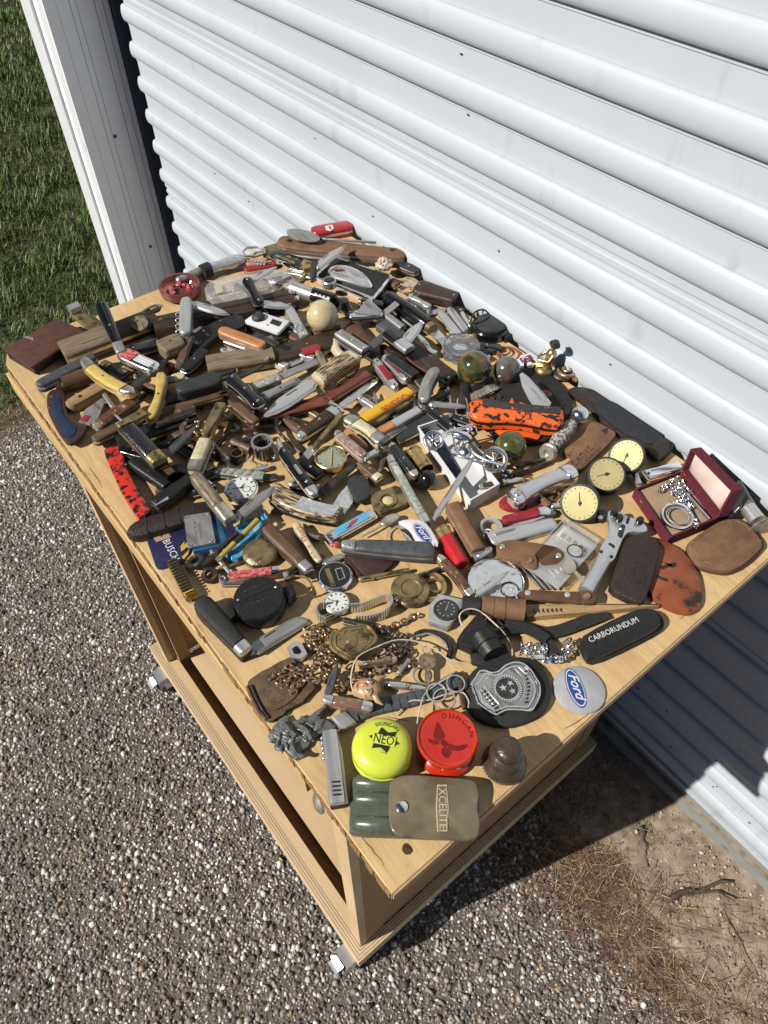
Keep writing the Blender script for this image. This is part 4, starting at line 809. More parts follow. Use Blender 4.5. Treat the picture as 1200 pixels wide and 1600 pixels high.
def hand(t, c, z, ax, ang, L, wd, m='black_print', tail=.25, off=Vector((0, 0, 0))):
    ax = Vector(ax).normalized(); a = ax.cross(Vector((1, 0, 0))).normalized(); b = ax.cross(a); C = XY(t, c, z)+off; d = a*math.cos(ang)+b*math.sin(ang); e = ax.cross(d)
    g = G(); g.rings([[C-d*L*tail-e*wd, C-d*L*tail+e*wd, C-d*L*tail+e*wd+ax*.0003, C-d*L*tail-e*wd+ax*.0003], [C+d*L-e*wd*.4, C+d*L+e*wd*.4, C+d*L+e*wd*.4+ax*.0003, C+d*L-e*wd*.4+ax*.0003]]); t.p('hand', g, m, smooth=0)
t = thing_at('pocket_watch', 'silver pocket watch with white dial and small seconds dial', 'pocket watch', (378, 767), 0)
r = rad((378, 767), 28, .012); lat(t, 'case', (379, 773), 0, [(r*.7, 0), (r*.97, .004), (r, .008), (r*.96, .0122), (r*.88, .0135), (r*.84, .0126), (.001, .0126)], 'chrome', n=40); lat(t, 'dial', (379, 773), .0128, [(r*.82, 0), (r*.82, .0003), (.0005, .0004)], 'dial_white', n=36, smooth=0)
arabic(t, (379, 773), r*.76, .0134, (0, 0, 1)); hand(t, (379, 773), .0137, (0, 0, 1), 2.6, r*.5, .0006); hand(t, (379, 773), .0139, (0, 0, 1), .4, r*.35, .0007); ringp(t, 'subdial', (385, 764), 6, .0003, 'black_print', .0132)
t = thing_at('nameplate', 'thin pewter plate held by four corner screws on a blue box', 'metal plate', (312, 830), 0)
flat(t, 'blue_base', [(292, 812), (337, 801), (357, 846), (352, 852), (302, 862)], 0, .011, 'blue_box', .0006)
flat(t, 'plate', [(287, 806), (328, 799), (337, 847), (293, 856)], .0125, .0155, 'dullsteel', .0008)
for c in ((291, 809), (325, 802), (330, 845), (297, 852)): lat(t, 'screw', c, .0156, [(.0022, 0), (.0017, .0012), (.0004, .0015)], 'chrome', n=10)
scrawl(t, (303, 816), (308, 846), .0156, 'charcoal', 8, 1); scrawl(t, (311, 818), (315, 843), .0156, 'charcoal', 8, 1)
t = thing_at('candy_wrapper', 'shiny crumpled light blue wrapped packet', 'wrapped packet', (385, 845), 0)
P = [(352, 872), (345, 850), (362, 826), (392, 812), (410, 808), (415, 828), (408, 846), (388, 868), (366, 880)]
o = pix(P, .005, 1); g = G().slab(o, H(0), H(.009), .003); g.v = [(x, y, z+random.uniform(-.001, .0022)) for x, y, z in g.v]; t.p('packet', g, 'blue_wrap', smooth=20)
flat(t, 'dark_print', [(350, 824), (364, 818), (368, 838), (356, 842)], .009, .0112, 'navy', .0002)
for a, b in (((403, 799), (414, 815)), ((408, 796), (418, 811))): rod(t, 'fold', a, b, .0016, 'sky_enamel', .012)
t = thing_at('pencil', 'short yellow and brown striped stick over the blue packet', 'stick', (370, 845), .01)
a, b = U(339, 876, H(.014)), U(403, 812, H(.022)); L_ = (b-a).length
for u0, u1, mm in ((0, .08, 'nickel'), (.08, .42, 'yellow_stick'), (.42, .62, 'dark_wood'), (.62, 1, 'yellow_stick')): t.p('stick_band', G().lathe([(.0034, u0*L_), (.0036, u1*L_)], a, b-a, 10), mm)
t = thing_at('stick', 'dark brown stick lying alongside the striped one', 'stick', (355, 850), .004); rod(t, 'stick', (338, 862), (372, 832), .0032, 'dark_wood', .012, .012)
t = thing_at('beer_card', 'navy blue BUSCH card with yellow sunburst under the sheath', 'card', (262, 850), 0)
flat(t, 'card', [(226, 834), (262, 826), (292, 820), (304, 845), (290, 878), (254, 889), (247, 889), (243, 884)], .0003, .0018, 'navy', .0003)
text(t, 'BUSCH', (254, 846), (271, 877), .0018, 'white_print', hscale=1.1, spacing=1.05)
for q in ([(282, 853), (289, 845), (287, 852), (297, 843), (293, 854), (283, 862)], [(284, 870), (296, 858), (294, 866), (287, 874)], [(288, 878), (299, 866), (296, 878), (290, 888)]): flat(t, 'sun_ray', q, .0019, .0021, 'gold_print', 0)
flat(t, 'window', [(238, 838), (262, 832), (268, 839), (244, 847)], .0018, .0021, 'beige_card', 0)
t = thing_at('watch_band', 'gold mesh watch band with dark woven squares', 'watch band', (283, 902), 0)
t.b = Body((268, 875), (298, 932), 20, .001, .003, .0095, 'sq'); t.p('band', t.b.band(0, 1, 0, .009), 'mesh_gold'); W_, L_ = t.b.w, t.b.L
for i in range(11):
    for j in range(4):
        x = L_*(.04+.078*i); y = -W_*.36+W_*.24*j; t.p('weave', t.b.plate([(x, y-.0014), (x+L_*.05, y-.0014), (x+L_*.05, y+.0014), (x, y+.0014)], .0091, .0096, .0002, steps=1), 'black')
t.p('clasp', t.b.plate([(L_*.9, -W_*.45), (L_*.93, -W_*.45), (L_*.93, W_*.45), (L_*.9, W_*.45)], .0097, .0107, .0003), 'gold_print'); flat(t, 'end_plate', [(285, 933), (291, 931), (300, 938), (294, 941)], .0, .003, 'nickel', .0004)
t = thing_at('shackle', 'two heavy black iron rings joined like a shackle', 'shackle', (315, 885), 0)
ringp(t, 'ring', (306, 877), 11, .0036, 'darksteel', .004, (-.3, -.2, .9)); ringp(t, 'ring', (328, 899), 9.5, .0034, 'darksteel', .002, (.2, -.2, .9)); rod(t, 'neck', (314, 884), (340, 868), .005, 'darksteel', .002)
t = thing_at('brass_pin', 'thin dark brass pin with bright ball ends', 'pin', (360, 886), 0); rod(t, 'pin', (341, 890), (382, 877), .0022, 'old_brass', .001); lat(t, 'tip', (341, 890), .004, [(.0018, 0), (.0005, .002)], 'brass', n=8)
t = thing_at('brass_disc', 'domed dark brass lid with bright spots right of the blue packet', 'brass lid', (407, 865), 0)
r = rad((407, 865), 28, .012); lat(t, 'lid', (408, 870), 0, [(r*.94, 0), (r, .003), (r, .0085), (r*.95, .0105), (r*.6, .0125), (r*.2, .013), (.001, .0132)], 'old_brass', n=40, smooth=60)
t = knife0('red pearl knife with silver end cap above the round black compass', (357, 901), (436, 890), 12, 'red_pearl', .005, h=.012, sh='sq', bo='chrome', bf=(.001, .15), pins=0, liner='nickel')
t = knife0('grey steel knife end with ring under the red pearl knife', (345, 908), (396, 907), 13, 'slate', .0, h=.008, sh='pen', pins=0, liner='steel'); ringp(t, 'bail', (347, 905), 5, .001, 'chrome', .008, (.3, -.6, .6))
t = thing_at('lensatic_compass', 'black round military compass with slotted lid and brass ring', 'compass', (404, 935), 0)
r = rad((404, 935), 41, .022); C = under((404, 932), .0245)
lat(t, 'base', C, 0, [(r*.93, 0), (r*.97, .003), (r*.97, .0115), (r*.9, .012)], 'black', n=44); lat(t, 'bezel', C, .0122, [(r*.9, 0), (r*1.0, .001), (r*1.0, .0045), (r*.95, .005)], 'gloss_black', n=44)
lat(t, 'lid', C, .0175, [(r*.97, 0), (r*.98, .004), (r*.93, .0065), (.001, .0068)], 'black', n=44)
flat(t, 'slot', [(379, 931), (420, 915), (422, 919), (381, 936)], .0244, .0247, 'black_print', 0)
scrawl(t, (381, 925), (414, 911), .0247, 'charcoal', 9, 1); scrawl(t, (386, 946), (424, 932), .0247, 'charcoal', 8, 1.2)
for c in ((372, 937), (431, 917)): lat(t, 'sight_dot', c, .0244, [(.0016, 0), (.0006, .001)], 'nickel', n=8)
flat(t, 'lug', [(441, 918), (457, 910), (462, 925), (450, 938)], .004, .019, 'black', .001); flat(t, 'hinge', [(355, 945), (362, 934), (368, 960), (360, 968)], .004, .019, 'black', .001)
cord(t, 'thumb_ring', [(449, 904), (462, 900), (480, 904), (488, 917), (480, 928), (462, 933)], .0013, 'brass', [.022, .026, .024, .018, .012, .012])
knife('large black jackknife with steel bolster and dark blade near the left edge', (312, 938), (386, 1019), 33, 'matt_black', .0, h=.019, sh='jack', bo='steel', bf=(.001, .15), pins=0, liner='darksteel', blades=[((388, 1018), (478, 964), 24, 'sheep', 'dullsteel', .002)])
knife('brown wooden pocket knife with dull steel bolster left of centre', (415, 823), (484, 892), 22, 'brown_wood', .002, h=.015, sh='jack', bo='dullsteel', bf=(.001, .18), pins=0, liner='darksteel', blades=[])
t = knife0('small white knife with red lettering beside the brown wooden knife', (461, 818), (500, 879), 13, 'ivory', .004, h=.011, sh='coke', pins=0, liner='darksteel', blades=[((503, 879), (538, 866), 10, 'sheep', 'dullsteel', .004)])
scrawl(t, (467, 824), (477, 846), .0151, 'red_print', 6, 2.4); scrawl(t, (481, 852), (493, 872), .0151, 'red_print', 4, 1.2)
t = thing_at('pocket_watch', 'round chromed watch with black dial and gold bar pattern', 'watch', (523, 902), 0)
r = rad((523, 902), 28, .008); lat(t, 'case', (524, 905), 0, [(r*.8, 0), (r, .003), (r, .0065), (r*.9, .0085)], 'chrome', n=40); lat(t, 'dial', (524, 905), .0082, [(r*.87, 0), (r*.87, .0003), (.0005, .0004)], 'gloss_black', n=36, smooth=0)
flat(t, 'gold_bar', [(507, 889), (514, 887), (525, 916), (518, 918)], .0087, .009, 'old_brass', .0001); flat(t, 'gold_frame', [(523, 889), (534, 886), (540, 903), (529, 907)], .0087, .009, 'nickel', .0001); flat(t, 'gold_centre', [(525, 890), (533, 888), (538, 902), (530, 905)], .0091, .0093, 'gloss_black', .0001)
t = thing_at('wrist_watch', 'wrist watch with white dial and coiled expansion band', 'wrist watch', (545, 945), 0)
r = rad((527, 945), 21, .010); lat(t, 'case', (527, 947), 0.001, [(r*.75, 0), (r, .003), (r, .0075), (r*.9, .009)], 'steel', n=36); lat(t, 'dial', (527, 947), .0098, [(r*.84, 0), (r*.84, .0003), (.0005, .0004)], 'dial_white', n=36, smooth=0)
arabic(t, (527, 947), r*.76, .0103, (0, 0, 1)); hand(t, (527, 947), .0106, (0, 0, 1), 2.2, r*.6, .0005); hand(t, (527, 947), .0108, (0, 0, 1), 3.9, r*.4, .0006)
def band(t, P, zs, wd, m='steel', ext=.0018, nl=20, vert=False):
    pts = spline(path3(P, zs), 8); L = [0]
    for a, b in zip(pts, pts[1:]): L.append(L[-1]+(b-a).length)
    for k in range(nl):
        s = L[-1]*(k+.5)/nl; i = max(j for j in range(len(L)) if L[j] <= s); a = pts[i]; b = pts[min(i+1, len(pts)-1)]; d = (b-a).normalized(); c = a+d*(s-L[i]); up = Vector((0, 0, 1)); q = L[-1]/nl*(.36 if vert else .46)
        g = G(); n_ = d.cross(up).cross(d).normalized() if abs(d.z) < .98 else Vector((1, 0, 0)); sdv = d.cross(n_).normalized()
        if vert: d = Vector((d.x, d.y, 0)).normalized(); sdv = up; n_ = d.cross(up)
        V = [c+d*x*q+sdv*y*wd/2+n_*z_*ext/2 for x in (-1, 1) for y in (-1, 1) for z_ in (-1, 1)]; g.add(V, [(0, 1, 3, 2), (4, 6, 7, 5), (0, 4, 5, 1), (2, 3, 7, 6), (0, 2, 6, 4), (1, 5, 7, 3)]); t.p('band_link', g, m, smooth=0)
band(t, [(548, 950), (566, 948), (586, 940), (602, 934), (611, 937), (612, 948), (600, 960), (580, 966), (556, 968)], .009, .0165, 'white_steel', .0022, nl=34, vert=True)
band(t, [(510, 946), (500, 948), (495, 956), (499, 966), (510, 972)], .009, .0165, 'white_steel', .0022, nl=10, vert=True)
t = thing_at('brass_magnifier', 'round brass loupe with ribbed rim swung out of its oval case', 'loupe', (645, 922), 0)
r = rad((641, 924), 31, .01); lat(t, 'body', (641, 927), 0, [(r*.9, 0), (r, .004), (r, .008), (r*.93, .0095), (r*.6, .0098), (r*.57, .012), (r*.5, .0122), (r*.45, .0105), (.0005, .0105)], 'old_brass', n=44)
ringp(t, 'case_ring', (671, 916), 25, .0032, 'brass', .0005, sx=.95); ringp(t, 'case_ring', (680, 915), 12, .002, 'old_brass', .002)
t = thing_at('wrist_watch', 'square steel watch head without band and green-grey dial', 'wrist watch', (697, 953), 0)
flat(t, 'case', [(669, 964), (672, 942), (687, 927), (725, 936), (726, 944), (704, 976), (699, 980), (670, 970)], 0, .011, 'greysteel', .002); r = rad((697, 952), 19, .011); lat(t, 'bezel', (697, 953), .0112, [(r*1.05, 0), (r, .0012), (r*.8, .0013)], 'darksteel'); lat(t, 'dial', (697, 953), .0126, [(r*.8, 0), (.0005, .0003)], 'dial_black', smooth=0); hand(t, (697, 953), .013, (0, 0, 1), .5, r*.6, .0005, 'chrome')
arabic(t, (697, 953), r*.74, .013, (0, 0, 1), 'nickel')
# ================================================================== middle of the heap
t = knife0('curved black knife with bone and mottled white handle and silver frame', (424, 763), (532, 803), 28, 'stag', .006, h=.017, sh='jack', bend=-.09, pins=3, pm='chrome', liner='chrome')
t.p('engraved_plate', t.b.band(.45, .96, .0171, .018, .82), 'foil'); t.p('frame_rail', t.b.band(.02, .98, .0, .006, 1.12), 'gloss_black')
knife('black knife with silver diamond emblem and cream liner', (440, 702), (493, 774), 19, 'gloss_black', .012, h=.013, sh='pen', bo='steel', bf=(.001, .17), pins=3, pm='chrome', shield='nickel', liner='ivory', blades=[((441, 708), (434, 683), 11, 'pen', 'steel', .018)])
t = thing_at('compass', 'small round brass compass with greenish dial', 'compass', (518, 719), 0)
r = rad((518, 720), 26.5, .011); lat(t, 'case', (518, 723), 0, [(r*.9, 0), (r, .003), (r, .0105), (r*.94, .0118), (r*.88, .0105), (r*.87, .009), (.001, .009)], 'brass', n=40); lat(t, 'dial', (518, 723), .0092, [(r*.88, 0), (r*.88, .0003), (.0005, .0004)], 'dial_green', smooth=0, n=36)
hand(t, (518, 723), .011, (0, 0, 1), .9, r*.72, .0009, 'bone_yellow', 1.0); arabic(t, (518, 723), r*.8, .0098, (0, 0, 1), 'charcoal', 12, .12, .0004)
t = thing_at('loose_blade', 'long dark loose blade right below the brass compass', 'blade', (530, 750), .002); blade(t, (494, 776), (567, 714), 14, .006, 'spear', 'darksteel', .014, th=.0025)
t = thing_at('axe_head', 'small dark shield-shaped axe head with engraved silver collar', 'axe head', (555, 765), 0)
flat(t, 'head', [(541, 752), (549, 744), (568, 740), (576, 750), (579, 768), (575, 779), (557, 783), (549, 770)], .006, .013, 'charcoal', .0015, 1); flat(t, 'collar', [(517, 793), (530, 771), (543, 757), (551, 772), (552, 784), (540, 800), (533, 810)], .001, .008, 'foil', .001)
t = thing_at('linen_tester', 'square dark brass linen tester with round lens', 'loupe', (605, 780), 0)
P = [(578, 776), (590, 767), (618, 758), (629, 762), (637, 783), (624, 792), (592, 804), (586, 798)]
flat(t, 'frame', P, .0, .009, 'old_brass', .001); C = (606, 781); ringp(t, 'lens_rim', C, 13, .0014, 'old_brass', .009); lat(t, 'lens', C, .0093, [(.007, 0), (.006, .0006), (.001, .0012)], 'dial_cream', n=20)
def clipper(label, A, B, w, inlay, z=.0, frame_m='chrome'):
    b = Body(A, B, w, z, None, .012, 'sq'); t = T('nail_clipper', label, 'nail clipper', b.at(b.L/2, 0, 0)); t.b = b
    t.p('lower_jaw', b.band(0, 1, 0, .0025, rnd=False), frame_m); t.p('upper_jaw', b.band(0, 1, .0045, .007, rnd=False), frame_m); t.p('lever', b.band(.04, .97, .0085, .011, .95), frame_m)
    if inlay: t.p('inlay', b.band(.17, .86, .0111, .0118, .74, rnd=False), inlay)
    t.p('post', b.disc(.08, 0, .0022, .0, .0135, 12), frame_m); t.p('cutter', b.plate([(-.001, -b.w*.5), (b.L*.04, -b.w*.5), (b.L*.04, b.w*.5), (-.001, b.w*.5)], .001, .008, .0004), frame_m); return t
t = clipper('nail clipper with sky blue inlay and red bird picture', (511, 842), (586, 800), 16, 'sky_enamel', .001)
t.p('bird_picture', t.b.plate([(t.b.L*.42, -.002), (t.b.L*.5, -.0032), (t.b.L*.6, -.001), (t.b.L*.66, .002), (t.b.L*.55, .003), (t.b.L*.47, .0015)], .0119, .0122, 0), 'red_print'); t.p('bird_perch', t.b.plate([(t.b.L*.36, -.0035), (t.b.L*.46, -.004), (t.b.L*.47, -.0025), (t.b.L*.38, -.002)], .0119, .0122, 0), 'black_print')
t = clipper('plain chromed nail clipper behind the red ring box', (1008, 743), (1064, 727), 17, None, .0)
t = thing_at('spoon_pendant', 'small polished teardrop spoon above the grey knife', 'spoon', (610, 812), 0); c = U(609, 812, H(.009)); g = G().ball(c, .0072, 22, 12, .5); ex = (U(624, 803, H(.009))-U(594, 820, H(.009))).normalized(); g.v = [tuple(c+(Vector(v)-c)+ex*((Vector(v)-c).dot(ex))*.9) for v in g.v]; t.p('bowl', g, 'nickel', smooth=80)
cord(t, 'stem', [(598, 820), (585, 828), (566, 838)], .0013, 'nickel', .006)
t = knife0('big smooth grey steel knife with squared bolster in the centre', (533, 851), (678, 860), 25, 'slate', .008, h=.015, sh='taper', pins=0, liner='steel', bo='dullsteel', bf=(.16, .001)); lat(t, 'pin', (548, 851), .0232, [(.002, 0), (.001, .0006)], 'chrome', n=10)
lat(t, 'jewel', (526, 853), .004, [(.004, 0), (.004, .004), (.001, .006)], 'red_pearl', n=10)
t = thing_at('leather_pouch', 'dark maroon leather flap under the grey steel knife', 'leather pouch', (590, 884), 0)
flat(t, 'flap', [(540, 866), (618, 872), (612, 882), (587, 903), (571, 901), (556, 884)], .0, .0065, 'leather_maroon', .001); flat(t, 'fold', [(534, 870), (548, 868), (566, 898), (561, 903), (548, 888)], .0, .004, 'leather_maroon', .0008)
t = thing_at('money_clip', 'arched white money clip bearing a blue Ford oval', 'money clip', (650, 834), 0)
P = [(619, 816), (634, 811), (662, 813), (676, 830), (688, 853), (672, 853), (652, 856), (646, 836), (636, 824)]
flat(t, 'plate', P, .0195, .0215, 'white_card', .0004, 1); flat(t, 'spring', [(622, 822), (634, 818), (656, 856), (650, 860), (632, 838)], .012, .0135, 'chrome', .0004)
def ford(t, A, B, wpx, z, up=1):
    b = Body(A, B, wpx, z, None, .0002, 'pen'); n = 28
    for k, (f, mm) in enumerate(((1., 'ford_blue'), (.93, 'white_print'), (.87, 'ford_blue'))):
        P = [(b.L/2+b.L/2*f*math.cos(2*math.pi*i/n), b.w/2*(f if k == 0 else f-.03*k)*math.sin(2*math.pi*i/n)) for i in range(n)]
        t.p(('emblem', 'emblem_ring', 'emblem_field')[k], b.plate(P, .00012*k, .0001+.00012*k, 0), mm, smooth=0)
    a = b.at(b.L*.14, -b.w*.17, .0005); e = b.at(b.L*.86, -b.w*.17, .0005)
    cu = bpy.data.curves.new('f', 'FONT'); cu.body = 'Ford'; cu.extrude = 1e-4; cu.shear = .45; cu.offset = .012; ob = bpy.data.objects.new('f', cu); me = bpy.data.meshes.new_from_object(ob); bpy.data.objects.remove(ob)
    x1 = max(v.co.x for v in me.vertices); k = (e-a).length/x1
    for v in me.vertices: v.co = a+b.ex*v.co.x*k+b.ey*v.co.y*k*.95+b.ez*(.0001 if v.co.z > 0 else 0)-t.org
    me.name = 'lettering'; me.materials.clear(); me.materials.append(MATS['white_print']); t.p('lettering', me, 'white_print')
ford(t, (648, 818), (672, 849), 17, .0217)
ringp(t, 'key_ring', (626, 838), 21, .001, 'chrome', .003)
t = thing_at('shotgun_shell', 'red shotgun shell with brass base in the centre', 'shotgun shell', (708, 858), 0)
a, b = U(690, 829, H(.0105)), U(722, 884, H(.0105)); L_ = (b-a).length; R_ = .0102
t.p('brass_head', G().lathe([(R_*.6, 0), (R_*.65, .0002), (R_*1.1, .0003), (R_*1.1, .002), (R_*1.02, .0024), (R_*1.02, L_*.24)], a, b-a, 26), 'brass'); t.p('hull', G().lathe([(R_, L_*.24+.0001), (R_, L_*.9), (R_*.97, L_*.97), (R_*.8, L_), (R_*.75, L_*.975), (.0005, L_*.97)], a, b-a, 26), 'shell_red')
t.p('primer', G().lathe([(R_*.3, 0), (R_*.1, .0006)], a-(b-a).normalized()*.0006, b-a, 12), 'nickel')
t = knife0('orange brown smooth wooden multi-blade knife beside the shotgun shell', (707, 788), (748, 861), 24, 'leather_tan', .008, h=.016, sh='sq', pins=0, liner='steel', bot='orange_wood', rnd=True, cat='pocket knife')
t.p('tool_blade', t.b.band(.08, .9, -.006, -.001, 1.1, rnd=False), 'chrome')
t = knife0('long green pearl switchblade with silver cap and long narrow blade', (609, 713), (667, 817), 13, 'pearl', .008, h=.012, sh='sq', bo='steel', bf=(.1, .13), pins=2, liner='nickel', blades=[((676, 813), (745, 706), 11, 'spear', 'steel', .036)])
t = knife0('red wood toothpick knife with silver bolsters and pointed blade', (684, 868), (736, 932), 14, 'jigged_brown', .006, h=.011, sh='pen', bend=.05, bo='nickel', bf=(.16, .15), pins=1, blades=[((741, 930), (796, 891), 12, 'clip', 'greysteel', .016)])
t = thing_at('pocket_watch_case', 'large clear-fronted silver watch case lined with crumpled foil', 'watch case', (773, 910), 0)
r = rad((773, 910), 45, .006); lat(t, 'rim', (773, 912), 0, [(r*.9, 0), (r, .002), (r, .0055), (r*.955, .0068), (r*.93, .005)], 'chrome', n=48)
C = U(773, 912, H(.0045)); g = G(); R2 = []
for k in range(10):
    q = r*.92*(1-k/10); R2.append([C+Vector((q*math.cos(6.2832*j/40), q*math.sin(6.2832*j/40), random.uniform(-.0012, .0012))) for j in range(40)])
g.rings(R2); t.p('foil_lining', g, 'foil', smooth=10); ringp(t, 'small_dial', (797, 921), 14, .0008, 'darksteel', .0052)
t = thing_at('bottle_opener', 'steel bottle opener with red enamel grip', 'bottle opener', (805, 812), 0)
ringp(t, 'opener_ring', (767, 824), 15.5, .0032, 'greysteel', .004, sx=1.0, wr=None); t.p('shaft', Body((780, 832), (866, 797), 11, .003, .006, .004, 'taper').band(0, 1, 0, .004), 'greysteel'); t.p('grip', Body((785, 812), (846, 799), 14, .007, .008, .006, 'pen').band(0, 1, 0, .006), 'red_leather')
flat(t, 'loop_end', [(840, 793), (852, 790), (862, 796), (860, 803), (844, 803)], .008, .014, 'chrome', .001)
t = thing_at('leather_fob', 'crimson leather flap under the chrome pliers knife', 'leather fob', (815, 788), 0); flat(t, 'flap', [(778, 786), (786, 775), (800, 771), (835, 780), (858, 788), (846, 796), (810, 797), (790, 795)], .0, .006, 'red_leather', .0015, 1)
t = knife0('bright chrome folding tool with screw at one end', (799, 780), (898, 734), 27, 'white_steel', .012, h=.016, sh='dog', bend=.03, pins=0, liner='chrome', bo='chrome', bf=(.15, .16)); t.p('screw', t.b.disc(.1, 0, .004, .0155, .018, 14), 'nickel'); t.p('blade_back', t.b.band(.2, .8, -.006, -.001, 1.02, rnd=False), 'steel')
t = thing_at('leather_lace', 'tan leather thong with a loop around the bone stick', 'thong', (850, 760), 0); rod(t, 'bone_stick', (800, 776), (851, 744), .0042, 'ivory', .001); ringp(t, 'thong_loop', (826, 752), 8, .0016, 'leather_tan', .008, (.3, 0, .8)); cord(t, 'thong', [(868, 782), (880, 770), (884, 762), (878, 756), (872, 768), (880, 778)], .0018, 'leather_tan', .006); flat(t, 'tongue', [(838, 786), (858, 776), (866, 772), (864, 784), (848, 788)], 0, .006, 'leather_tan', .001, 1)
t = thing_at('pliers', 'black iron tweezers half hidden by the green marble', 'tweezers', (830, 720), 0)
for a, b in (((806, 728), (858, 716)), ((803, 744), (858, 722))): rod(t, 'arm', a, b, .0028, 'darksteel', .002)
t = knife0('smooth grey steel folding knife below the red bottle opener', (764, 843), (868, 817), 25, 'greysteel', .001, h=.011, sh='jack', pins=0, liner='dullsteel'); t.p('spring_arm', t.b.plate([(t.b.L*.1, .001), (t.b.L*.38, .002), (t.b.L*.4, .005), (t.b.L*.08, .0045)], .0111, .0125, .0004), 'dullsteel'); ringp(t, 'bail', (762, 834), 7, .0015, 'chrome', .006, (.4, -.3, .7))
t = thing_at('key_holder', 'light brown leather key holder with snap strap and two rivets', 'key holder', (830, 865), 0)
P = [(775, 856), (777, 850), (789, 843), (812, 844), (847, 849), (868, 853), (882, 861), (884, 871), (874, 882), (858, 885), (845, 885), (843, 880), (833, 876), (815, 878), (800, 874), (780, 866)]
flat(t, 'back', [(775, 860), (790, 848), (880, 862), (884, 878), (872, 888), (845, 889), (800, 880), (778, 872)], .002, .007, 'leather_tan', .001, 1); flat(t, 'front', P, .0095, .0135, 'leather_tan', .0012, 1)
flat(t, 'snap_strap', [(812, 878), (818, 868), (828, 866), (838, 868), (840, 880), (838, 890), (822, 886)], .0137, .016, 'leather_tan', .0008, 1)
for c, mm in (((785, 854), 'nickel'), ((873, 868), 'nickel')): lat(t, 'rivet', c, .0137, [(.0038, 0), (.003, .001), (.001, .0014)], mm, n=14)
lat(t, 'snap', (827, 876), .0161, [(.0045, 0), (.0035, .0018), (.001, .0024)], 'bronze', n=16)
for k in range(4): rod(t, 'key_pin', (816+9*k, 887+1*k), (845+9*k, 921+0*k), .0014, 'chrome', .003)
t = thing_at('parts_box', 'clear plastic box of small parts with a printed card', 'plastic box', (876, 868), 0)
P = [(880, 818), (934, 852), (873, 920), (818, 884)]
flat(t, 'lid', P, .0115, .0135, 'clear_plastic', .0005); flat(t, 'tray', P, .0, .0015, 'clear_plastic', .0004)
flat(t, 'card', [(881, 822), (928, 853), (915, 867), (868, 836)], .003, .0036, 'dial_white', .0001); flat(t, 'card', [(862, 842), (908, 872), (872, 912), (826, 882)], .003, .0036, 'white_steel', .0001)
for i in range(5): a = (880+9*i, 832+5.7*i); flat(t, 'print', [(a[0], a[1]), (a[0]+6, a[1]+4), (a[0]+1, a[1]+10), (a[0]-5, a[1]+6)], .0037, .0039, 'grey_plastic' if i % 2 else 'black_print', 0)
for i in range(6): rod(t, 'needle', (840+8*i, 880-2*i), (862+6*i, 905-5*i), .0009, 'chrome', .004)
for i in range(4):
    a, b = P[i], P[(i+1) % 4]; g = G(); A_, B_ = U(*a, H(.0)), U(*b, H(0)); n_ = Vector((-(B_-A_).y, (B_-A_).x, 0)).normalized()*.0008; g.rings([[A_+n_, A_-n_, B_-n_, B_+n_], [q+Vector((0, 0, .0113)) for q in (A_+n_, A_-n_, B_-n_, B_+n_)]]); t.p('side_wall', g, 'clear_plastic', smooth=0)
t = thing_at('key', 'worn brass key with round dark tag lying on the clear box', 'key', (895, 885), .014)
flat(t, 'bow', [(877, 886), (884, 874), (894, 872), (901, 884), (899, 893), (884, 898)], .015, .017, 'nickel', .0005, 1); t.p('shank', Body((893, 888), (925, 921), 7, .015, .008, .002, 'taper').band(0, 1, 0, .002, rnd=False), 'nickel'); lat(t, 'tag', (898, 862), .015, [(.0085, 0), (.0085, .0015), (.0075, .002)], 'clear_plastic', n=20); ringp(t, 'tag_rim', (898, 862), 12, .0008, 'darksteel', .016)
t = thing_at('case_opener', 'silver three-jaw watch case opener with black screws', 'case opener', (960, 860), 0)
P = [(949, 800), (955, 796), (968, 799), (980, 806), (997, 811), (1010, 820), (1013, 829), (1003, 832), (984, 830), (975, 838), (968, 855), (959, 878), (946, 875), (933, 869), (940, 850), (951, 836), (952, 822)]
flat(t, 'yoke', P, .010, .0165, 'white_steel', .0016, 1)
for q in ([(964, 837), (971, 818), (978, 821), (972, 842)], [(977, 817), (981, 806), (985, 808), (982, 819)], [(952, 847), (962, 853), (960, 857), (950, 851)]): flat(t, 'slot', q, .0166, .0169, 'gloss_black', 0, 1)
for c in ((958, 806), (966, 814), (998, 818)): lat(t, 'jaw_screw', c, .014, [(.0046, 0), (.0046, .008), (.0038, .0095), (.001, .0098)], 'gloss_black', n=14)
for c in ((939, 862), (955, 870)): lat(t, 'screw', c, .0166, [(.0024, 0), (.002, .001), (.0005, .0012)], 'darksteel', n=12)
rod(t, 'handle', (943, 877), (915, 925), .0092, 'white_steel', .0, n=22); lat(t, 'pivot', (970, 826), .0169, [(.002, 0), (.001, .001)], 'chrome', n=10)
t = thing_at('leather_case', 'dark embossed leather case leaning on the orange leather oval', 'leather case', (992, 890), 0)
flat(t, 'case', [(975, 846), (982, 837), (1012, 831), (1030, 850), (1031, 862), (1020, 905), (1006, 945), (985, 937), (952, 920), (955, 905)], .003, .013, 'leather_dark', .0025, 1, tilt=((960, 880), 0, (1020, 880), .004))
for i in range(3): scrawl(t, (983+9*i, 912+2*i), (993+9*i, 872+2*i), .0163, 'leather_dark', 9, 1.6)
t = thing_at('leather_oval', 'orange brown oval leather pad with dark stains and a hole', 'leather pad', (1060, 900), 0)
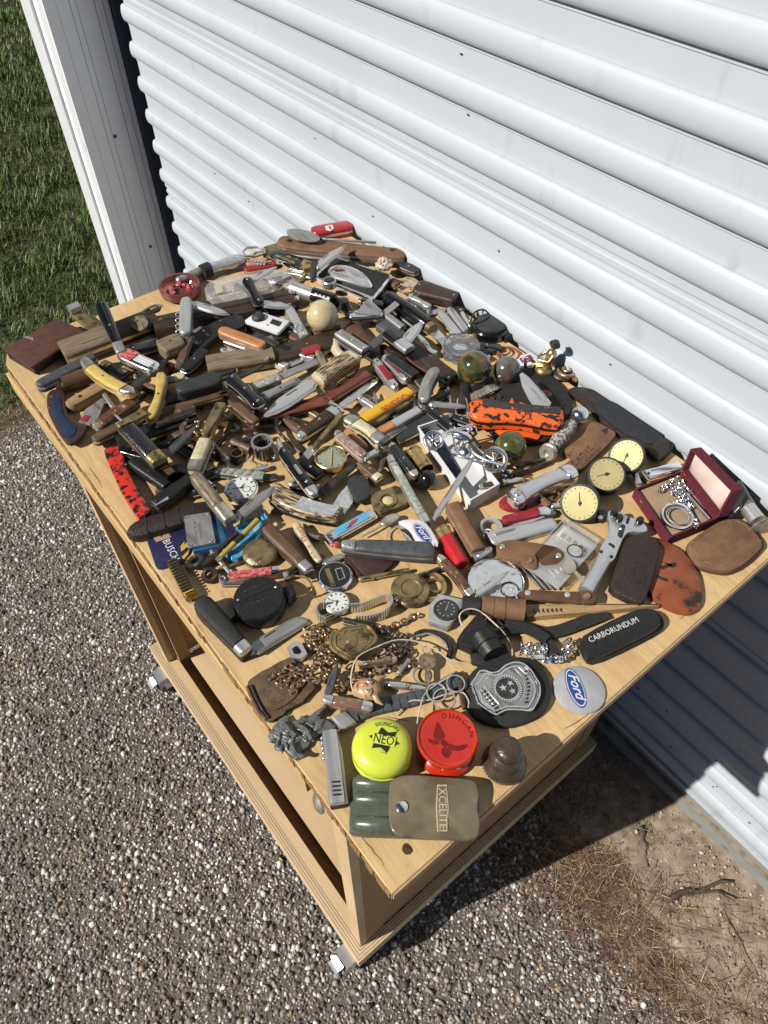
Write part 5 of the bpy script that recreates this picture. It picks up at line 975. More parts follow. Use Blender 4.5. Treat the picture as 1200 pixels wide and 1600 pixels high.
flat(t, 'pad', [(1023, 841), (1050, 847), (1074, 865), (1092, 892), (1098, 919), (1098, 943), (1086, 957), (1068, 958), (1041, 949), (1017, 931), (1005, 900), (1008, 860)], .001, .007, 'leather_orange', .0025, 1); lat(t, 'eyelet', (1075, 941), .0071, [(.0028, 0), (.0028, .0004), (.0015, .0001)], 'black_print', n=14)
for q in ([(1030, 885), (1055, 878), (1058, 881), (1035, 890)], [(1026, 898), (1045, 905), (1042, 909), (1024, 902)], [(1035, 878), (1060, 884), (1050, 887)]): flat(t, 'stain', q, .0071, .0073, 'leather_dark', 0)
t = thing_at('coin_purse', 'worn brown leather coin purse with stitched edge at the right', 'coin purse', (1133, 852), 0)
P = [(1071, 853), (1086, 839), (1107, 824), (1128, 812), (1152, 808), (1170, 817), (1185, 834), (1197, 851), (1185, 866), (1170, 880), (1153, 891), (1137, 896), (1107, 891), (1088, 884), (1078, 870)]
flat(t, 'back', P, .0, .006, 'leather_brown', .001, 1); flat(t, 'front', [(x+(1133-x)*.03, y+(852-y)*.05-2) for x, y in P], .0062, .0115, 'leather_tan', .003, 1)
pp_ = [(x+(1133-x)*.16, y+(852-y)*.2-3) for x, y in P]; cord(t, 'stitching', pp_+[pp_[0]], .0005, 'horn', .0117, n=4); scrawl(t, (1112, 860), (1156, 840), .0115, 'leather_brown', 6, 2)
# red velvet ring box with open lid
t = thing_at('ring_box', 'open burgundy velvet box with white satin lid', 'jewellery box', (1050, 780), 0)
def wall(P0, P1, P2, P3, th, m, name):   # thin slab from four 3d corners
    n_ = (P1-P0).cross(P3-P0).normalized()*th; t.p(name, G().rings([[P0, P1, P2, P3], [q+n_ for q in (P0, P1, P2, P3)]]), m, smooth=0)
B0 = [U(987, 776, H(.0)), U(1040, 853, H(0)), U(1114, 822, H(0)), U(1058, 748, H(0))]
cc = sum(B0, Vector())/4; g = G()
for i in range(4):
    a, b = B0[i], B0[(i+1) % 4]; a2, b2 = a.lerp(cc, .055), b.lerp(cc, .055); up = Vector((0, 0, .016)); t.p('box_side', G().rings([[a, b, b2, a2], [q+up for q in (a, b, b2, a2)]]), 'maroon', smooth=0)
t.p('pad', G().rings([[q.lerp(cc, .06)+Vector((0, 0, .001)) for q in B0], [q.lerp(cc, .06)+Vector((0, 0, .010)) for q in B0]]), 'beige_card', smooth=0)
Hb, Hr = B0[3]+Vector((0, 0, .0165)), B0[2]+Vector((0, 0, .0165)); Tl, Tr = U(1079, 701, H(.050)), U(1144, 768, H(.050))
nrm = (Hr-Hb).cross(Tl-Hb).normalized()
if nrm.dot(CAMV-Hb) < 0: nrm = -nrm
th = .016; L4 = [Hb, Hr, Tr, Tl]; lc = sum(L4, Vector())/4
t.p('lid_back', G().rings([[q-nrm*th for q in L4], [q-nrm*(th-.002) for q in L4]]), 'maroon', smooth=0)
for i in range(4):
    a, b = L4[i], L4[(i+1) % 4]; a2, b2 = a.lerp(lc, .06), b.lerp(lc, .06); t.p('lid_side', G().rings([[a, b, b2, a2], [q-nrm*(th-.0021) for q in (a, b, b2, a2)]]), 'maroon', smooth=0)
t.p('satin_lining', G().rings([[q.lerp(lc, .065)-nrm*(th-.0022) for q in L4], [q.lerp(lc, .065)-nrm*.009 for q in L4], [q.lerp(lc, .3)-nrm*.006 for q in L4]]), 'satin', smooth=60)
t = thing_at('bracelet', 'silver ring pendant on a bunched chain in the velvet box', 'pendant', (1058, 790), .01)
ringp(t, 'ring', (1058, 807), 23, .0024, 'chrome', .012, (.1, -.1, 1)); ringp(t, 'inner_ring', (1058, 807), 17, .001, 'steel', .015)
chain(t, [(1030, 766), (1055, 748), (1066, 760), (1048, 770), (1070, 778), (1056, 786), (1080, 792), (1064, 768), (1046, 762), (1078, 770), (1060, 756), (1072, 790), (1084, 812), (1088, 826)], .014, .0052, .0042, .0008, 'chrome', spread=.0016, jit=.5)
rod(t, 'bright_pin', (1072, 772), (1108, 812), .0022, 'chrome', .014)
flat(t, 'label_tag', [(996, 774), (1000, 771), (1008, 784), (1003, 786)], .0102, .0108, 'dial_cream', 0)
t = thing_at('glass_stopper', 'glass and steel stopper standing behind the velvet box', 'stopper', (1170, 800), 0)
rod(t, 'stem', (1148, 758), (1172, 796), .009, 'glass', .006, .004); rod(t, 'collar', (1168, 794), (1184, 814), .0098, 'steel', .004, .004); a = U(1190, 822, H(.014)); d_ = (U(1190, 822, H(.014))-U(1168, 794, H(.014))).normalized(); t.p('foot', G().lathe([(.009, 0), (.0175, .001), (.018, .0025), (.001, .003)], a, d_, 28), 'dullsteel')
t = thing_at('navy_cap', 'dark navy bottle base behind the velvet lid', 'bottle', (1140, 800), 0); rod(t, 'base', (1132, 800), (1152, 776), .0125, 'gloss_black', .0); lat(t, 'cap', (1142, 800), .012, [(.009, 0), (.007, .004)], 'navy', n=16)
# dial gauges
def gauge(label, c, rpx, ax, z, dial, ang, hz=.016, stem=None):
    t = thing_at('dial_gauge', label, 'dial gauge', c, 0); ax = Vector(ax).normalized(); C = U(*c, H(z)); r = rad(c, rpx, z)
    t.p('housing', G().lathe([(r*.9, -hz), (r*1.12, -hz+.003), (r*1.14, -.002), (r*1.1, .0008), (r*1.02, .0012), (r*.99, .0)], C, ax, 40), 'charcoal'); t.p('dial', G().lathe([(r*1.0, -.0004), (r*1.0, .0002), (.0005, .0003)], C, ax, 40), dial, smooth=0)
    arabic(t, c, r*.92, z, ax, 'black_print', 20, .1, .0003, ax*.0004); hand(t, c, z, ax, ang, r*.62, .0006, 'black_print', .3, ax*.0008); t.p('hub', G().lathe([(.0024, 0), (.002, .0012), (.0005, .0014)], C+ax*.0004, ax, 12), 'darksteel')
    if stem: rod(t, 'stem', *stem, .0042, 'steel', .004)
    return t
gauge('largest dial gauge with cream face nearest the case opener', (906, 786), 27, (.28, -.62, .62), .026, 'dial_cream', .7, .022)
gauge('tan faced dial gauge between the two cream ones', (948, 741), 26, (.25, -.35, .9), .024, 'dial_tan', 2.6, .018)
gauge('dial gauge with glossy cream face next to the sheath', (979, 712), 24.5, (.15, -.62, .72), .028, 'dial_cream', 3.4, .02, ((990, 735), (999, 758)))
t = thing_at('gauge_knob', 'small round knob beside the largest dial gauge', 'knob', (938, 810), 0); lat(t, 'knob', (938, 812), .0, [(.006, 0), (.0062, .012), (.005, .0145), (.001, .015)], 'darksteel', n=16); lat(t, 'knob_cap', (938, 808), .0152, [(.0035, 0), (.001, .001)], 'nickel', n=10)
t = thing_at('leather_tag', 'brown stamped leather strop with rows of lettering', 'leather strop', (925, 700), 0)
P = [(860, 752), (868, 735), (886, 722), (896, 712), (882, 708), (879, 703), (900, 688), (913, 677), (919, 662), (929, 657), (944, 664), (960, 673), (963, 678), (958, 686), (930, 714), (908, 734), (890, 746), (874, 760)]
flat(t, 'strop', P, .0, .007, 'leather_tan', .0015, 1, tilt=((870, 740), 0, (950, 670), .004))
scrawl(t, (895, 726), (932, 690), .0092, 'black_print', 6, 3.2); scrawl(t, (886, 712), (928, 674), .0085, 'leather_dark', 10, 1.4); scrawl(t, (908, 729), (940, 698), .0095, 'leather_dark', 8, 1.3); flat(t, 'stamped_triangle', [(940, 672), (950, 668), (948, 678)], .0106, .011, 'black_print', 0)
t = thing_at('knife_steel', 'swirled wood handle with polished ball end and ringed foot', 'handle', (880, 680), 0)
a, b = U(897, 659, H(.014)), U(856, 708, H(.011)); L_ = (b-a).length
t.p('grip', G().lathe([(.0085, L_*.06), (.0115, L_*.25), (.0115, L_*.5), (.0075, L_*.9), (.006, L_*.96)], a, b-a, 24), 'swirl_wood', smooth=60)
t.p('collar', G().lathe([(.0095, 0), (.0098, .003), (.009, .006)], a, b-a, 20), 'darksteel'); ec = U(905, 650, H(.016)); t.p('ball', G().ball(ec, .0138, 26, 16), 'chrome', smooth=80)
t.p('foot', G().lathe([(.012, 0), (.0125, .003), (.0115, .0055), (.0105, .006), (.011, .009), (.0045, .0092), (.004, .006)], b-(b-a).normalized()*.004, (b-a).normalized()+Vector((0, -.3, .5)), 26), 'nickel')
t = thing_at('knife_sheath', 'large dark leather knife sheath with blue-black panel by the door', 'sheath', (965, 660), 0)
P = [(887, 609), (892, 605), (905, 603), (927, 607), (967, 623), (1013, 646), (1052, 672), (1060, 682), (1052, 700), (1034, 718), (1013, 704), (985, 688), (943, 660), (925, 638), (905, 622)]
flat(t, 'sheath', P, .0, .008, 'leather_dark', .002, 1); flat(t, 'panel', [(923, 620), (945, 622), (980, 636), (1016, 654), (1044, 674), (1030, 690), (1012, 694), (985, 680), (950, 657), (932, 638)], .0082, .011, 'suede_blue', .001, 1)
flat(t, 'keeper', [(1012, 700), (1034, 682), (1046, 690), (1046, 704), (1028, 720)], .010, .014, 'leather_dark', .001, 1); lat(t, 'snap', (1052, 681), .012, [(.005, 0), (.004, .002), (.001, .0025)], 'nickel', n=16); lat(t, 'snap', (1046, 667), .009, [(.003, 0), (.001, .0015)], 'chrome', n=12)
# figurines
t = thing_at('figurine', 'small brass figurine of a seated rider wearing a hat', 'figurine', (852, 585), 0)
c = U(852, 585, H(0)); X = Vector((.8, .6, 0))
g = G(); g.lathe([(.007, 0), (.008, .006), (.0065, .016), (.008, .024), (.006, .03), (.0025, .033)], c+Vector((0, 0, .013)), (.05, .1, 1), 16); t.p('torso', g, 'brass', smooth=70)
hd = c+Vector((.002, .004, .052)); t.p('head', G().ball(hd, .0058, 16, 10), 'old_brass', smooth=80); t.p('hat', G().lathe([(.0085, .001), (.0083, .002), (.0055, .003), (.005, .007), (.001, .0085)], hd+Vector((0, 0, .0005)), (.25, .1, 1), 18), 'darksteel')
for sgn in (-1, 1): t.p('arm', G().tube([c+Vector((.006*sgn, 0, .038)), c+Vector((.010*sgn-.003, -.008, .03)), c+Vector((-.010, -.012, .027))], [.0026, .0022, .0018], 8), 'brass', smooth=70); t.p('leg', G().tube([c+Vector((.003*sgn, 0, .016)), c+Vector((-.012+.003*sgn, -.01, .014)), c+Vector((-.016+.003*sgn, -.012, .001))], [.004, .0034, .0024], 8), 'brass', smooth=70)
t.p('saddle', G().ball(c+Vector((-.002, -.003, .008)), .013, 18, 10, .62), 'old_brass', smooth=70); t.p('front_wheel', G().tube([c+Vector((-.022, -.012, .010))+Vector((.7*math.cos(a_), .4*math.cos(a_), math.sin(a_)))*.009 for a_ in np.linspace(0, 6.28, 17)[:-1]], .0024, 6, True), 'darksteel', smooth=70)
t = thing_at('shell_ornament', 'coiled bronze shell ornament beside the brass rider', 'shell ornament', (886, 588), 0)
c = U(884, 590, H(0)); pts = [c+Vector(((.004+.0135*(1-k/40))*math.cos(k*.36)*.9, (.004+.0135*(1-k/40))*math.sin(k*.36)*.8, .006+.012*k/40)) for k in range(41)]
t.p('coil', G().tube(pts, [.0046*(1-k/60) for k in range(41)], 8), 'bronze', smooth=70); t.p('base', G().ball(c+Vector((-.006, -.002, .003)), .016, 20, 8, .35), 'darksteel', smooth=70)
t = thing_at('playing_card', 'white card with purple emblem under the brass rider', 'card', (815, 562), 0); flat(t, 'card', [(803, 560), (830, 550), (852, 566), (818, 578)], .0, .003, 'white_card', .0002); flat(t, 'emblem', [(811, 560), (828, 554), (834, 560), (816, 567)], .0031, .0033, 'purple_print', 0); text(t, 'A', (817, 563), (826, 559), .0034, 'white_print')
t = thing_at('key_ring', 'orange brown ring of thin leather beside the black scope', 'ring', (795, 550), 0); ringp(t, 'ring', (794, 553), 17, .0017, 'leather_orange', .001); ringp(t, 'ring', (787, 548), 10, .0014, 'leather_tan', .004)
# orange camouflage knife with its sheath
t = thing_at('camo_sheath', 'black nylon sheath with orange panels under the camouflage knife', 'sheath', (800, 650), 0)
flat(t, 'sheath', [(760, 665), (757, 640), (775, 605), (800, 578), (835, 572), (870, 590), (893, 618), (896, 640), (870, 680), (840, 692), (785, 690)], .0, .008, 'matt_black', .002, 1)
flat(t, 'panel', [(764, 661), (800, 662), (850, 668), (842, 686), (820, 684), (786, 682)], .0081, .012, 'orange', .001, 1); flat(t, 'panel', [(790, 640), (800, 621), (808, 638)], .0081, .0095, 'orange', .0003); flat(t, 'panel', [(812, 628), (850, 641), (838, 646), (822, 640)], .0081, .0095, 'orange', .0003)
lat(t, 'rusty_badge', (853, 615), .0085, [(.0085, 0), (.007, .001), (.001, .0015)], 'leather_orange', n=18)
t = knife0('bright orange and black camouflage hunting knife with broad lettered blade', (735, 640), (880, 655), 34, 'orange_camo', .015, h=.019, sh='coke', pins=0, liner='black', bend=.0)
t.p('rubber_spine', t.b.plate([(t.b.L*.12, t.b.w*.08), (t.b.L*.55, t.b.w*.02), (t.b.L*.95, t.b.w*.05), (t.b.L*.97, t.b.w*.4), (t.b.L*.6, t.b.w*.36), (t.b.L*.4, t.b.w*.34), (t.b.L*.12, t.b.w*.46)], .0185, .0205, .0006), 'black_camo')
ringp(t, 'lanyard_hole', (741, 632), 6, .0016, 'orange', .034)
flat(t, 'blade', [(812, 584), (816, 581), (826, 588), (848, 611), (862, 629), (857, 637), (836, 636), (826, 622), (816, 602)], .034, .0362, 'greysteel', .0012, tilt=((850, 635), -.004, (815, 585), .008))
text(t, 'WINCHESTER', (829, 595), (853, 625), (.040, .0345), 'black_print', hscale=1.1, lift=.0018); scrawl(t, (828, 604), (846, 626), .0385, 'black_print', 7, 1.)
# toy motorcycle on its white box
t = thing_at('gift_box', 'white cardboard box lid with navy strip under the toy motorcycle', 'cardboard box', (715, 730), 0)
B0 = [U(652, 683, H(0)), U(733, 799, H(0)), U(778, 773, H(0)), U(696, 668, H(0))]; cc = sum(B0, Vector())/4
for i in range(4):
    a, b = B0[i], B0[(i+1) % 4]; a2, b2 = a.lerp(cc, .03), b.lerp(cc, .03); up = Vector((0, 0, .021)); t.p('side', G().rings([[a, b, b2, a2], [q+up for q in (a, b, b2, a2)]]), 'white_card', smooth=0)
t.p('floor', G().rings([[q.lerp(cc, .04)+Vector((0, 0, .001)) for q in B0], [q.lerp(cc, .04)+Vector((0, 0, .003)) for q in B0]]), 'white_card', smooth=0)
flat(t, 'navy_lining', [(668, 694), (690, 686), (722, 740), (716, 758), (700, 742)], .0035, .006, 'navy', .0003)
t = thing_at('toy_motorcycle', 'silver model motorcycle lying across the white box', 'toy motorcycle', (725, 700), .02)
vx = (U(772, 719, H(.03))-U(676, 688, H(.034))).normalized(); cn = tocam((725, 700), .03, .85); vy = cn.cross(vx).normalized(); cn = vx.cross(vy)
def MB(px, py, z=.034, d=0): return U(px, py, H(z))+cn*d
for c, rp in (((677, 688), 13), ((772, 719), 17)):
    C = MB(*c); R_ = rad(c, rp, .03); g = G().tube([C+(vx*math.cos(a_)+vy*math.sin(a_))*R_ for a_ in np.linspace(0, 6.2832, 25)[:-1]], .0026, 8, True); wo_ = t.p('wheel', g, 'chrome', smooth=70)
    t.p('rim', G().tube([C+(vx*math.cos(a_)+vy*math.sin(a_))*R_*.8 for a_ in np.linspace(0, 6.2832, 21)[:-1]], .0008, 5, True), 'darksteel', wo_, smooth=70)
    for k in range(9): a_ = k*.698; t.p('spoke', G().tube([C, C+(vx*math.cos(a_)+vy*math.sin(a_))*R_*.8], .0005, 4), 'steel', wo_)
    t.p('hub', G().lathe([(.003, -.003), (.003, .003), (.001, .004)], C, cn, 12), 'chrome', wo_)
for P in ([(677, 688), (702, 674), (728, 668)], [(681, 691), (706, 677), (730, 670)], [(708, 676), (712, 700), (720, 712), (738, 718)], [(735, 690), (752, 706), (772, 719)], [(716, 712), (745, 722), (772, 722)], [(724, 668), (738, 664), (730, 678)]): t.p('frame_tube', G().tube(spline([MB(x, y, .034, .003) for x, y in P], 5), .0014, 6), 'chrome', smooth=70)
g = G().ball(MB(722, 682, .034, .004), .009, 18, 10); c_ = MB(722, 682, .034, .004); g.v = [tuple(c_+(Vector(v)-c_)*.75+vx*((Vector(v)-c_).dot(vx))*.9) for v in g.v]; t.p('fuel_tank', g, 'chrome', smooth=80)
for k in range(2):
    c_ = MB(722+9*k, 697+4*k, .034, .003)
    for j in range(5): t.p('cylinder_fin', G().lathe([(.0045, 0), (.0045, .0008)], c_+vy*.0017*(j-2), vy, 12), 'dullsteel')
t.p('engine_case', G().lathe([(.0065, -.003), (.0075, 0), (.0065, .005), (.003, .0065)], MB(728, 708, .034, .002), cn, 18), 'chrome'); t.p('exhaust', G().tube(spline([MB(*p_, .034, .006) for p_ in ((718, 700), (716, 712), (730, 716), (736, 706), (745, 712), (760, 720), (786, 728))], 5), .0017, 6), 'white_steel', smooth=70)
t.p('seat', G().tube(spline([MB(*p_, .034, .003) for p_ in ((733, 690), (742, 692), (750, 700))], 4), [.003]*9, 8), 'black', smooth=70); t.p('fender', G().tube([MB(772, 719)+(vx*math.cos(a_)+vy*math.sin(a_))*rad((772, 719), 19, .03) for a_ in np.linspace(-.4, 2.2, 10)], .0022, 6), 'chrome', smooth=70)
t.p('headlamp', G().ball(MB(734, 672, .034, .004), .0045, 14, 8), 'chrome', smooth=80); t.p('handlebar', G().tube(spline([MB(*p_, .034, .006) for p_ in ((716, 664), (728, 668), (742, 668), (746, 678))], 5), .0011, 6), 'chrome', smooth=70)
t = thing_at('engine_charm', 'lump of black and chrome parts under the rear wheel', 'charm', (795, 738), 0)
for k in range(7): c_ = U(783+random.uniform(0, 20), 730+random.uniform(0, 18), H(.008)); t.p('nugget', G().ball(c_, random.uniform(.003, .0055), 9, 6, .7), 'chrome' if k % 2 else 'gloss_black', smooth=30)
# ================================================================== far right and inner part of the heap
t = knife0('maroon brown folding tool with steel jaws by the wall', (650, 447), (714, 466), 22, 'leather_maroon', .006, h=.016, sh='jack', pins=2, pm='nickel', liner='darksteel')
for P in ([(652, 446), (640, 440), (628, 438)], [(652, 450), (638, 448), (626, 444)], [(655, 442), (646, 436), (634, 434)]): cord(t, 'jaw', P, .0016, 'steel', .018)
t = thing_at('bead_loop', 'small loop of bright beads left of the maroon folding tool', 'bead loop', (634, 452), .004); cord(t, 'beads', [(622, 452), (632, 458), (644, 455), (640, 446)], .0022, 'nickel', .008)
t = thing_at('torch', 'dark green cylindrical handle with tapered nose', 'handle', (640, 490), 0)
rod(t, 'body', (602, 462), (668, 508), .0135, 'gloss_black', .002, prof_=[(0, .45), (.03, .75), (.12, .95), (.5, 1), (.9, .9), (1, .7)], n=24); rod(t, 'ferrule', (668, 508), (676, 516), .0095, 'old_brass', .003); t.p('blade', Body((674, 514), (700, 540), 14, .006, .004, .003, 'sq').band(0, 1, 0, .003, rnd=False), 'steel')
t = thing_at('hair_clip', 'pair of flat grey steel arms joined at one end by the scope', 'tweezers', (705, 505), .002)
for a, b, w_ in (((688, 486), (718, 524), 13), ((702, 480), (729, 516), 11)): t.p('arm', Body(a, b, w_, .004, .006, .005, 'pen').band(0, 1, 0, .005), 'greysteel')
lat(t, 'pin', (704, 521), .012, [(.003, 0), (.002, .002)], 'chrome', n=10)
t = thing_at('sighting_compass', 'black round folding compass with wire bail against the wall', 'compass', (765, 515), 0)
r = rad((768, 512), 31, .014); lat(t, 'body', (766, 518), 0, [(r*.95, 0), (r, .002), (r, .011), (r*.94, .013), (.001, .0135)], 'gloss_black', n=40); lat(t, 'cap', (766, 518), .0136, [(r*.8, 0), (r*.78, .004), (r*.7, .0055), (.001, .006)], 'charcoal', n=36)
flat(t, 'bracket', [(745, 486), (760, 478), (808, 503), (806, 520), (790, 528), (775, 500)], .0, .010, 'black', .001); cord(t, 'bail', [(735, 502), (742, 488), (756, 484), (764, 494), (752, 502), (738, 506)], .0015, 'charcoal', .020); cord(t, 'wire', [(757, 481), (785, 494), (810, 506)], .001, 'chrome', .013)
for c in ((735, 500), (760, 540)): lat(t, 'stud', c, .01, [(.003, 0), (.002, .003)], 'chrome', n=10)
flat(t, 'foot', [(742, 530), (772, 532), (786, 545), (760, 552), (745, 543)], .0, .008, 'gloss_black', .001, 1)
t = thing_at('glass_yoyo', 'clear glass yo-yo disc beside the amber marble', 'yo-yo', (718, 547), 0)
r = rad((719, 548), 30, .012); C = (719, 553)
lat(t, 'lower_half', C, 0, [(r*.5, 0), (r, .003), (r, .0055), (r*.3, .009)], 'glass', n=36); lat(t, 'upper_half', C, .011, [(r*.3, 0), (r, .0035), (r*1.0, .007), (r*.9, .009), (r*.82, .006), (r*.45, .0055), (r*.3, .009), (r*.2, .0095), (.001, .007)], 'glass', n=36); lat(t, 'hub', C, .0095, [(r*.25, 0), (r*.25, .0013)], 'chrome')
knife('slim pocket knife with raised triangular blade and silver bolster', (605, 519), (641, 546), 17, 'gloss_black', .016, h=.013, sh='sq', bo='white_steel', bf=(.001, .5), pins=2, pm='darksteel', blades=[((626, 541), (660, 500), 16, 'clip', 'greysteel', .042)])
t = thing_at('leather_sheath', 'maroon leather sheath pointing to the dark amber marble', 'sheath', (675, 565), 0)
flat(t, 'sheath', [(633, 552), (640, 533), (652, 534), (664, 545), (693, 569), (714, 581), (716, 588), (708, 594), (688, 588), (662, 579), (642, 566)], .004, .012, 'leather_maroon', .003, 1); cord(t, 'stitch', [(636, 560), (660, 577), (690, 587)], .0007, 'leather_tan', .0112)
t = thing_at('small_pliers', 'small steel gripping pliers between two sheaths', 'pliers', (665, 540), .004)
flat(t, 'jaw', [(650, 520), (657, 522), (668, 532), (674, 545), (683, 547), (684, 550), (676, 552), (666, 545), (660, 534)], .010, .014, 'steel', .0008, 1); lat(t, 'pivot', (667, 537), .0142, [(.003, 0), (.002, .0015)], 'chrome', n=10); rod(t, 'arm', (624, 512), (652, 524), .0035, 'darksteel', .008); rod(t, 'arm', (630, 500), (655, 520), .003, 'dullsteel', .006)
knife('grey stippled metal knife standing on edge with slim blade', (682, 577), (662, 628), 20, 'dullsteel', .012, h=.015, sh='pen', bend=-.06, pins=1, pm='chrome', liner='darksteel', blades=[((667, 629), (733, 635), 10, 'spear', 'dullsteel', .012)])
t = thing_at('multi_tool', 'folding pliers tool with two steel arms and red inlays', 'multi-tool', (605, 580), .004)
for i, (a, b) in enumerate((((586, 562), (619, 607)), ((600, 556), (637, 594)))):
    b_ = Body(a, b, 15, .010, .008, .010, 'pen'); ha = t.p('arm', b_.band(0, 1, 0, .010), 'steel'); t.p('inlay', b_.band(.26, .74, .0101, .0112, .7), 'red_leather', ha); t.p('pivot', b_.disc(.1, 0, .0016, .0101, .012, 10), 'darksteel', ha); t.p('pivot', b_.disc(.92, 0, .0014, .0101, .012, 10), 'darksteel', ha)
knife('black handle with narrow blade passing right of the red inlaid tool', (608, 558), (650, 588), 17, 'black', .003, h=.012, sh='sq', pins=0, liner='darksteel', blades=[((645, 585), (665, 612), 8, 'spear', 'darksteel', .002)])
t = knife0('yellow multi-blade knife printed Outside in red letters', (568, 656), (641, 612), 18, 'yellow_plastic', .006, h=.018, sh='sq', pins=0, liner='steel', bot='greysteel')
text(t, 'Outside', (633, 614), (594, 638), .0245, 'red_print', hscale=1.15); t.p('tool_edge', t.b.band(.05, .96, .0066, .0108, 1.12, rnd=False), 'steel')
lat(t, 'rivet', (562, 662), .006, [(.0035, 0), (.0035, .006), (.002, .008)], 'chrome', n=12)
t = knife0('white ivory knife with grey bolsters below the yellow knife', (541, 652), (597, 690), 19, 'ivory', .014, h=.013, sh='coke', bend=.05, bo='dullsteel', bf=(.25, .25), pins=0, liner='chrome', blades=[((594, 690), (660, 647), 12, 'bar', 'dullsteel', .01)])
knife('pale slim handle under the white ivory knife', (540, 672), (572, 700), 12, 'orange_wood', .0, h=.009, sh='pen', pins=0)
knife('grey steel knife with an orange tip section right of the ivory knife', (590, 676), (655, 640), 13, 'greysteel', .008, h=.008, sh='sq', bo='orange_wood', bf=(.36, .001), pins=0)
t = knife0('dark green stiletto knife with crossguard and silver end cap', (466, 684), (525, 640), 19, 'dark_wood', .010, h=.016, sh='taper', bo='white_steel', bf=(.14, .16), pins=0, liner='steel', blades=[((527, 638), (594, 588), 12, 'spear', 'steel', .006)])
t.p('rivet', t.b.disc(.55, 0, .0022, .0158, .0175, 10), 'chrome'); cord(t, 'crossguard', [(514, 630), (522, 632), (530, 638), (536, 645)], .0026, 'chrome', .018)
knife('slim brass framed knife hooking beside the compass', (488, 702), (533, 648), 9, 'old_brass', .006, h=.009, sh='taper', pins=1, liner='chrome', blades=[((490, 698), (476, 716), 12, 'bar', 'steel', .004)])
knife('long flat red brown razor handle in the middle of the heap', (399, 652), (514, 624), 17, 'red_wood', .001, h=.008, sh='sq', pins=0, liner='dark_wood')
knife('darker red brown wooden strip continuing towards the pliers', (512, 622), (576, 583), 14, 'red_wood', .004, h=.008, sh='sq', pins=0)
knife('stag horn hunting knife handle with ivory collar and wide grey blade', (496, 594), (553, 556), 23, 'stag', .012, h=.019, sh='sq', bend=.03, bo='ivory', bf=(.1, .1), pins=0, liner='tan_wood', blades=[((494, 594), (408, 652), 22, 'clip', 'greysteel', .012, True), ((496, 590), (470, 606), 18, 'bar', 'dullsteel', .012)])
knife('ridged silver and grey folded tool below the pearl pen knife', (408, 622), (468, 594), 14, 'dullsteel', .006, h=.009, sh='dog', pins=3, pm='darksteel', liner='steel')
knife('black clip knife with rows of silver pins in the left middle', (359, 588), (407, 633), 20, 'gloss_black', .016, h=.013, sh='dog', pins=3, pm='chrome', liner='steel', blades=[((366, 592), (415, 568), 10, 'spear', 'darksteel', .012)])
knife('little brown polished penknife with bright edge', (367, 632), (401, 661), 16, 'brown_wood', .012, h=.012, sh='pen', pins=0, liner='chrome')
t = thing_at('buttonhook', 'dark bent iron hook with round loop handle', 'hook', (450, 680), .004)
cord(t, 'loop', [(454, 653), (440, 650), (432, 658), (434, 672), (444, 684), (456, 694), (468, 706), (478, 716)], .0026, 'darksteel', [.012, .012, .012, .012, .010, .009, .008, .006]); cord(t, 'inner_loop', [(454, 653), (466, 656), (478, 660)], .0024, 'darksteel', .011)
t = thing_at('socket', 'ribbed black socket tube standing upright', 'socket', (414, 707), 0)
r = rad((413, 697), 16, .026); lat(t, 'wall', (413, 711), 0, [(r*.95, 0), (r*.95, .02), (r*1.08, .0205), (r*1.08, .026), (r*.85, .0262), (r*.82, .006), (.001, .006)], 'dullsteel', n=26)
g = G()
for k in range(12): a_ = k*.5236; C = U(413, 711, H(.0062))+Vector((math.cos(a_), math.sin(a_), 0))*r*.78; g.box(C.x-.001, C.x+.001, C.y-.001, C.y+.001, C.z, C.z+.0188)
t.p('splines', g, 'darksteel', kind='stuff', smooth=0)
knife('matte charcoal oval handled knife left of the silver pinned one', (275, 609), (346, 590), 20, 'charcoal', .01, h=.016, sh='pen', pins=0, liner='darksteel', bot='charcoal')
knife('brown handle with brass ferrule and square steel end', (258, 626), (352, 602), 13, 'dark_wood', .002, h=.010, sh='sq', bo='old_brass', bf=(.001, .2), pins=0, blades=[((340, 606), (366, 598), 13, 'bar', 'steel', .005)])
knife('long narrow brown rod shaped handle below the brass ferrule one', (246, 644), (345, 617), 8, 'brown_wood', .004, h=.008, sh='sq', pins=0)
knife('dark reddish wooden file handle beneath the ivory slab', (250, 640), (330, 618), 10, 'dark_wood', .0, h=.008, sh='sq', pins=2)
knife('very dark worn flat steel bar left of the brass spring knife', (245, 662), (305, 640), 9, 'darksteel', .012, h=.006, sh='sq', pins=0)
t = knife0('broken bone and brass knife with steel cap standing upright', (303, 732), (321, 688), 22, 'ivory', .02, h=.017, sh='sq', bo='dullsteel', bf=(.26, .001), pins=0, liner='old_brass'); 
g = G()
for k in range(14): g.ball(U(312+random.uniform(-8, 12), 682-random.uniform(0, 26), H(.022+random.uniform(0, .01))), random.uniform(.0015, .003), 8, 5)
t.p('mechanism', g, 'brass', kind='stuff', smooth=60)
knife('tapered olive brass blade cover pointing away from the bone knife', (318, 680), (346, 630), 17, 'old_brass', .016, .014, h=.008, sh='taper', pins=0, liner='dullsteel')
knife('long thin brass strip lying beside the olive blade cover', (322, 706), (340, 652), 5, 'old_brass', .012, h=.006, sh='sq', pins=0)
t = knife0('twisted pearl striped knife above the pocket watch', (313, 733), (412, 743), 13, 'pearl', .006, h=.010, sh='taper', pins=0, liner='darksteel')
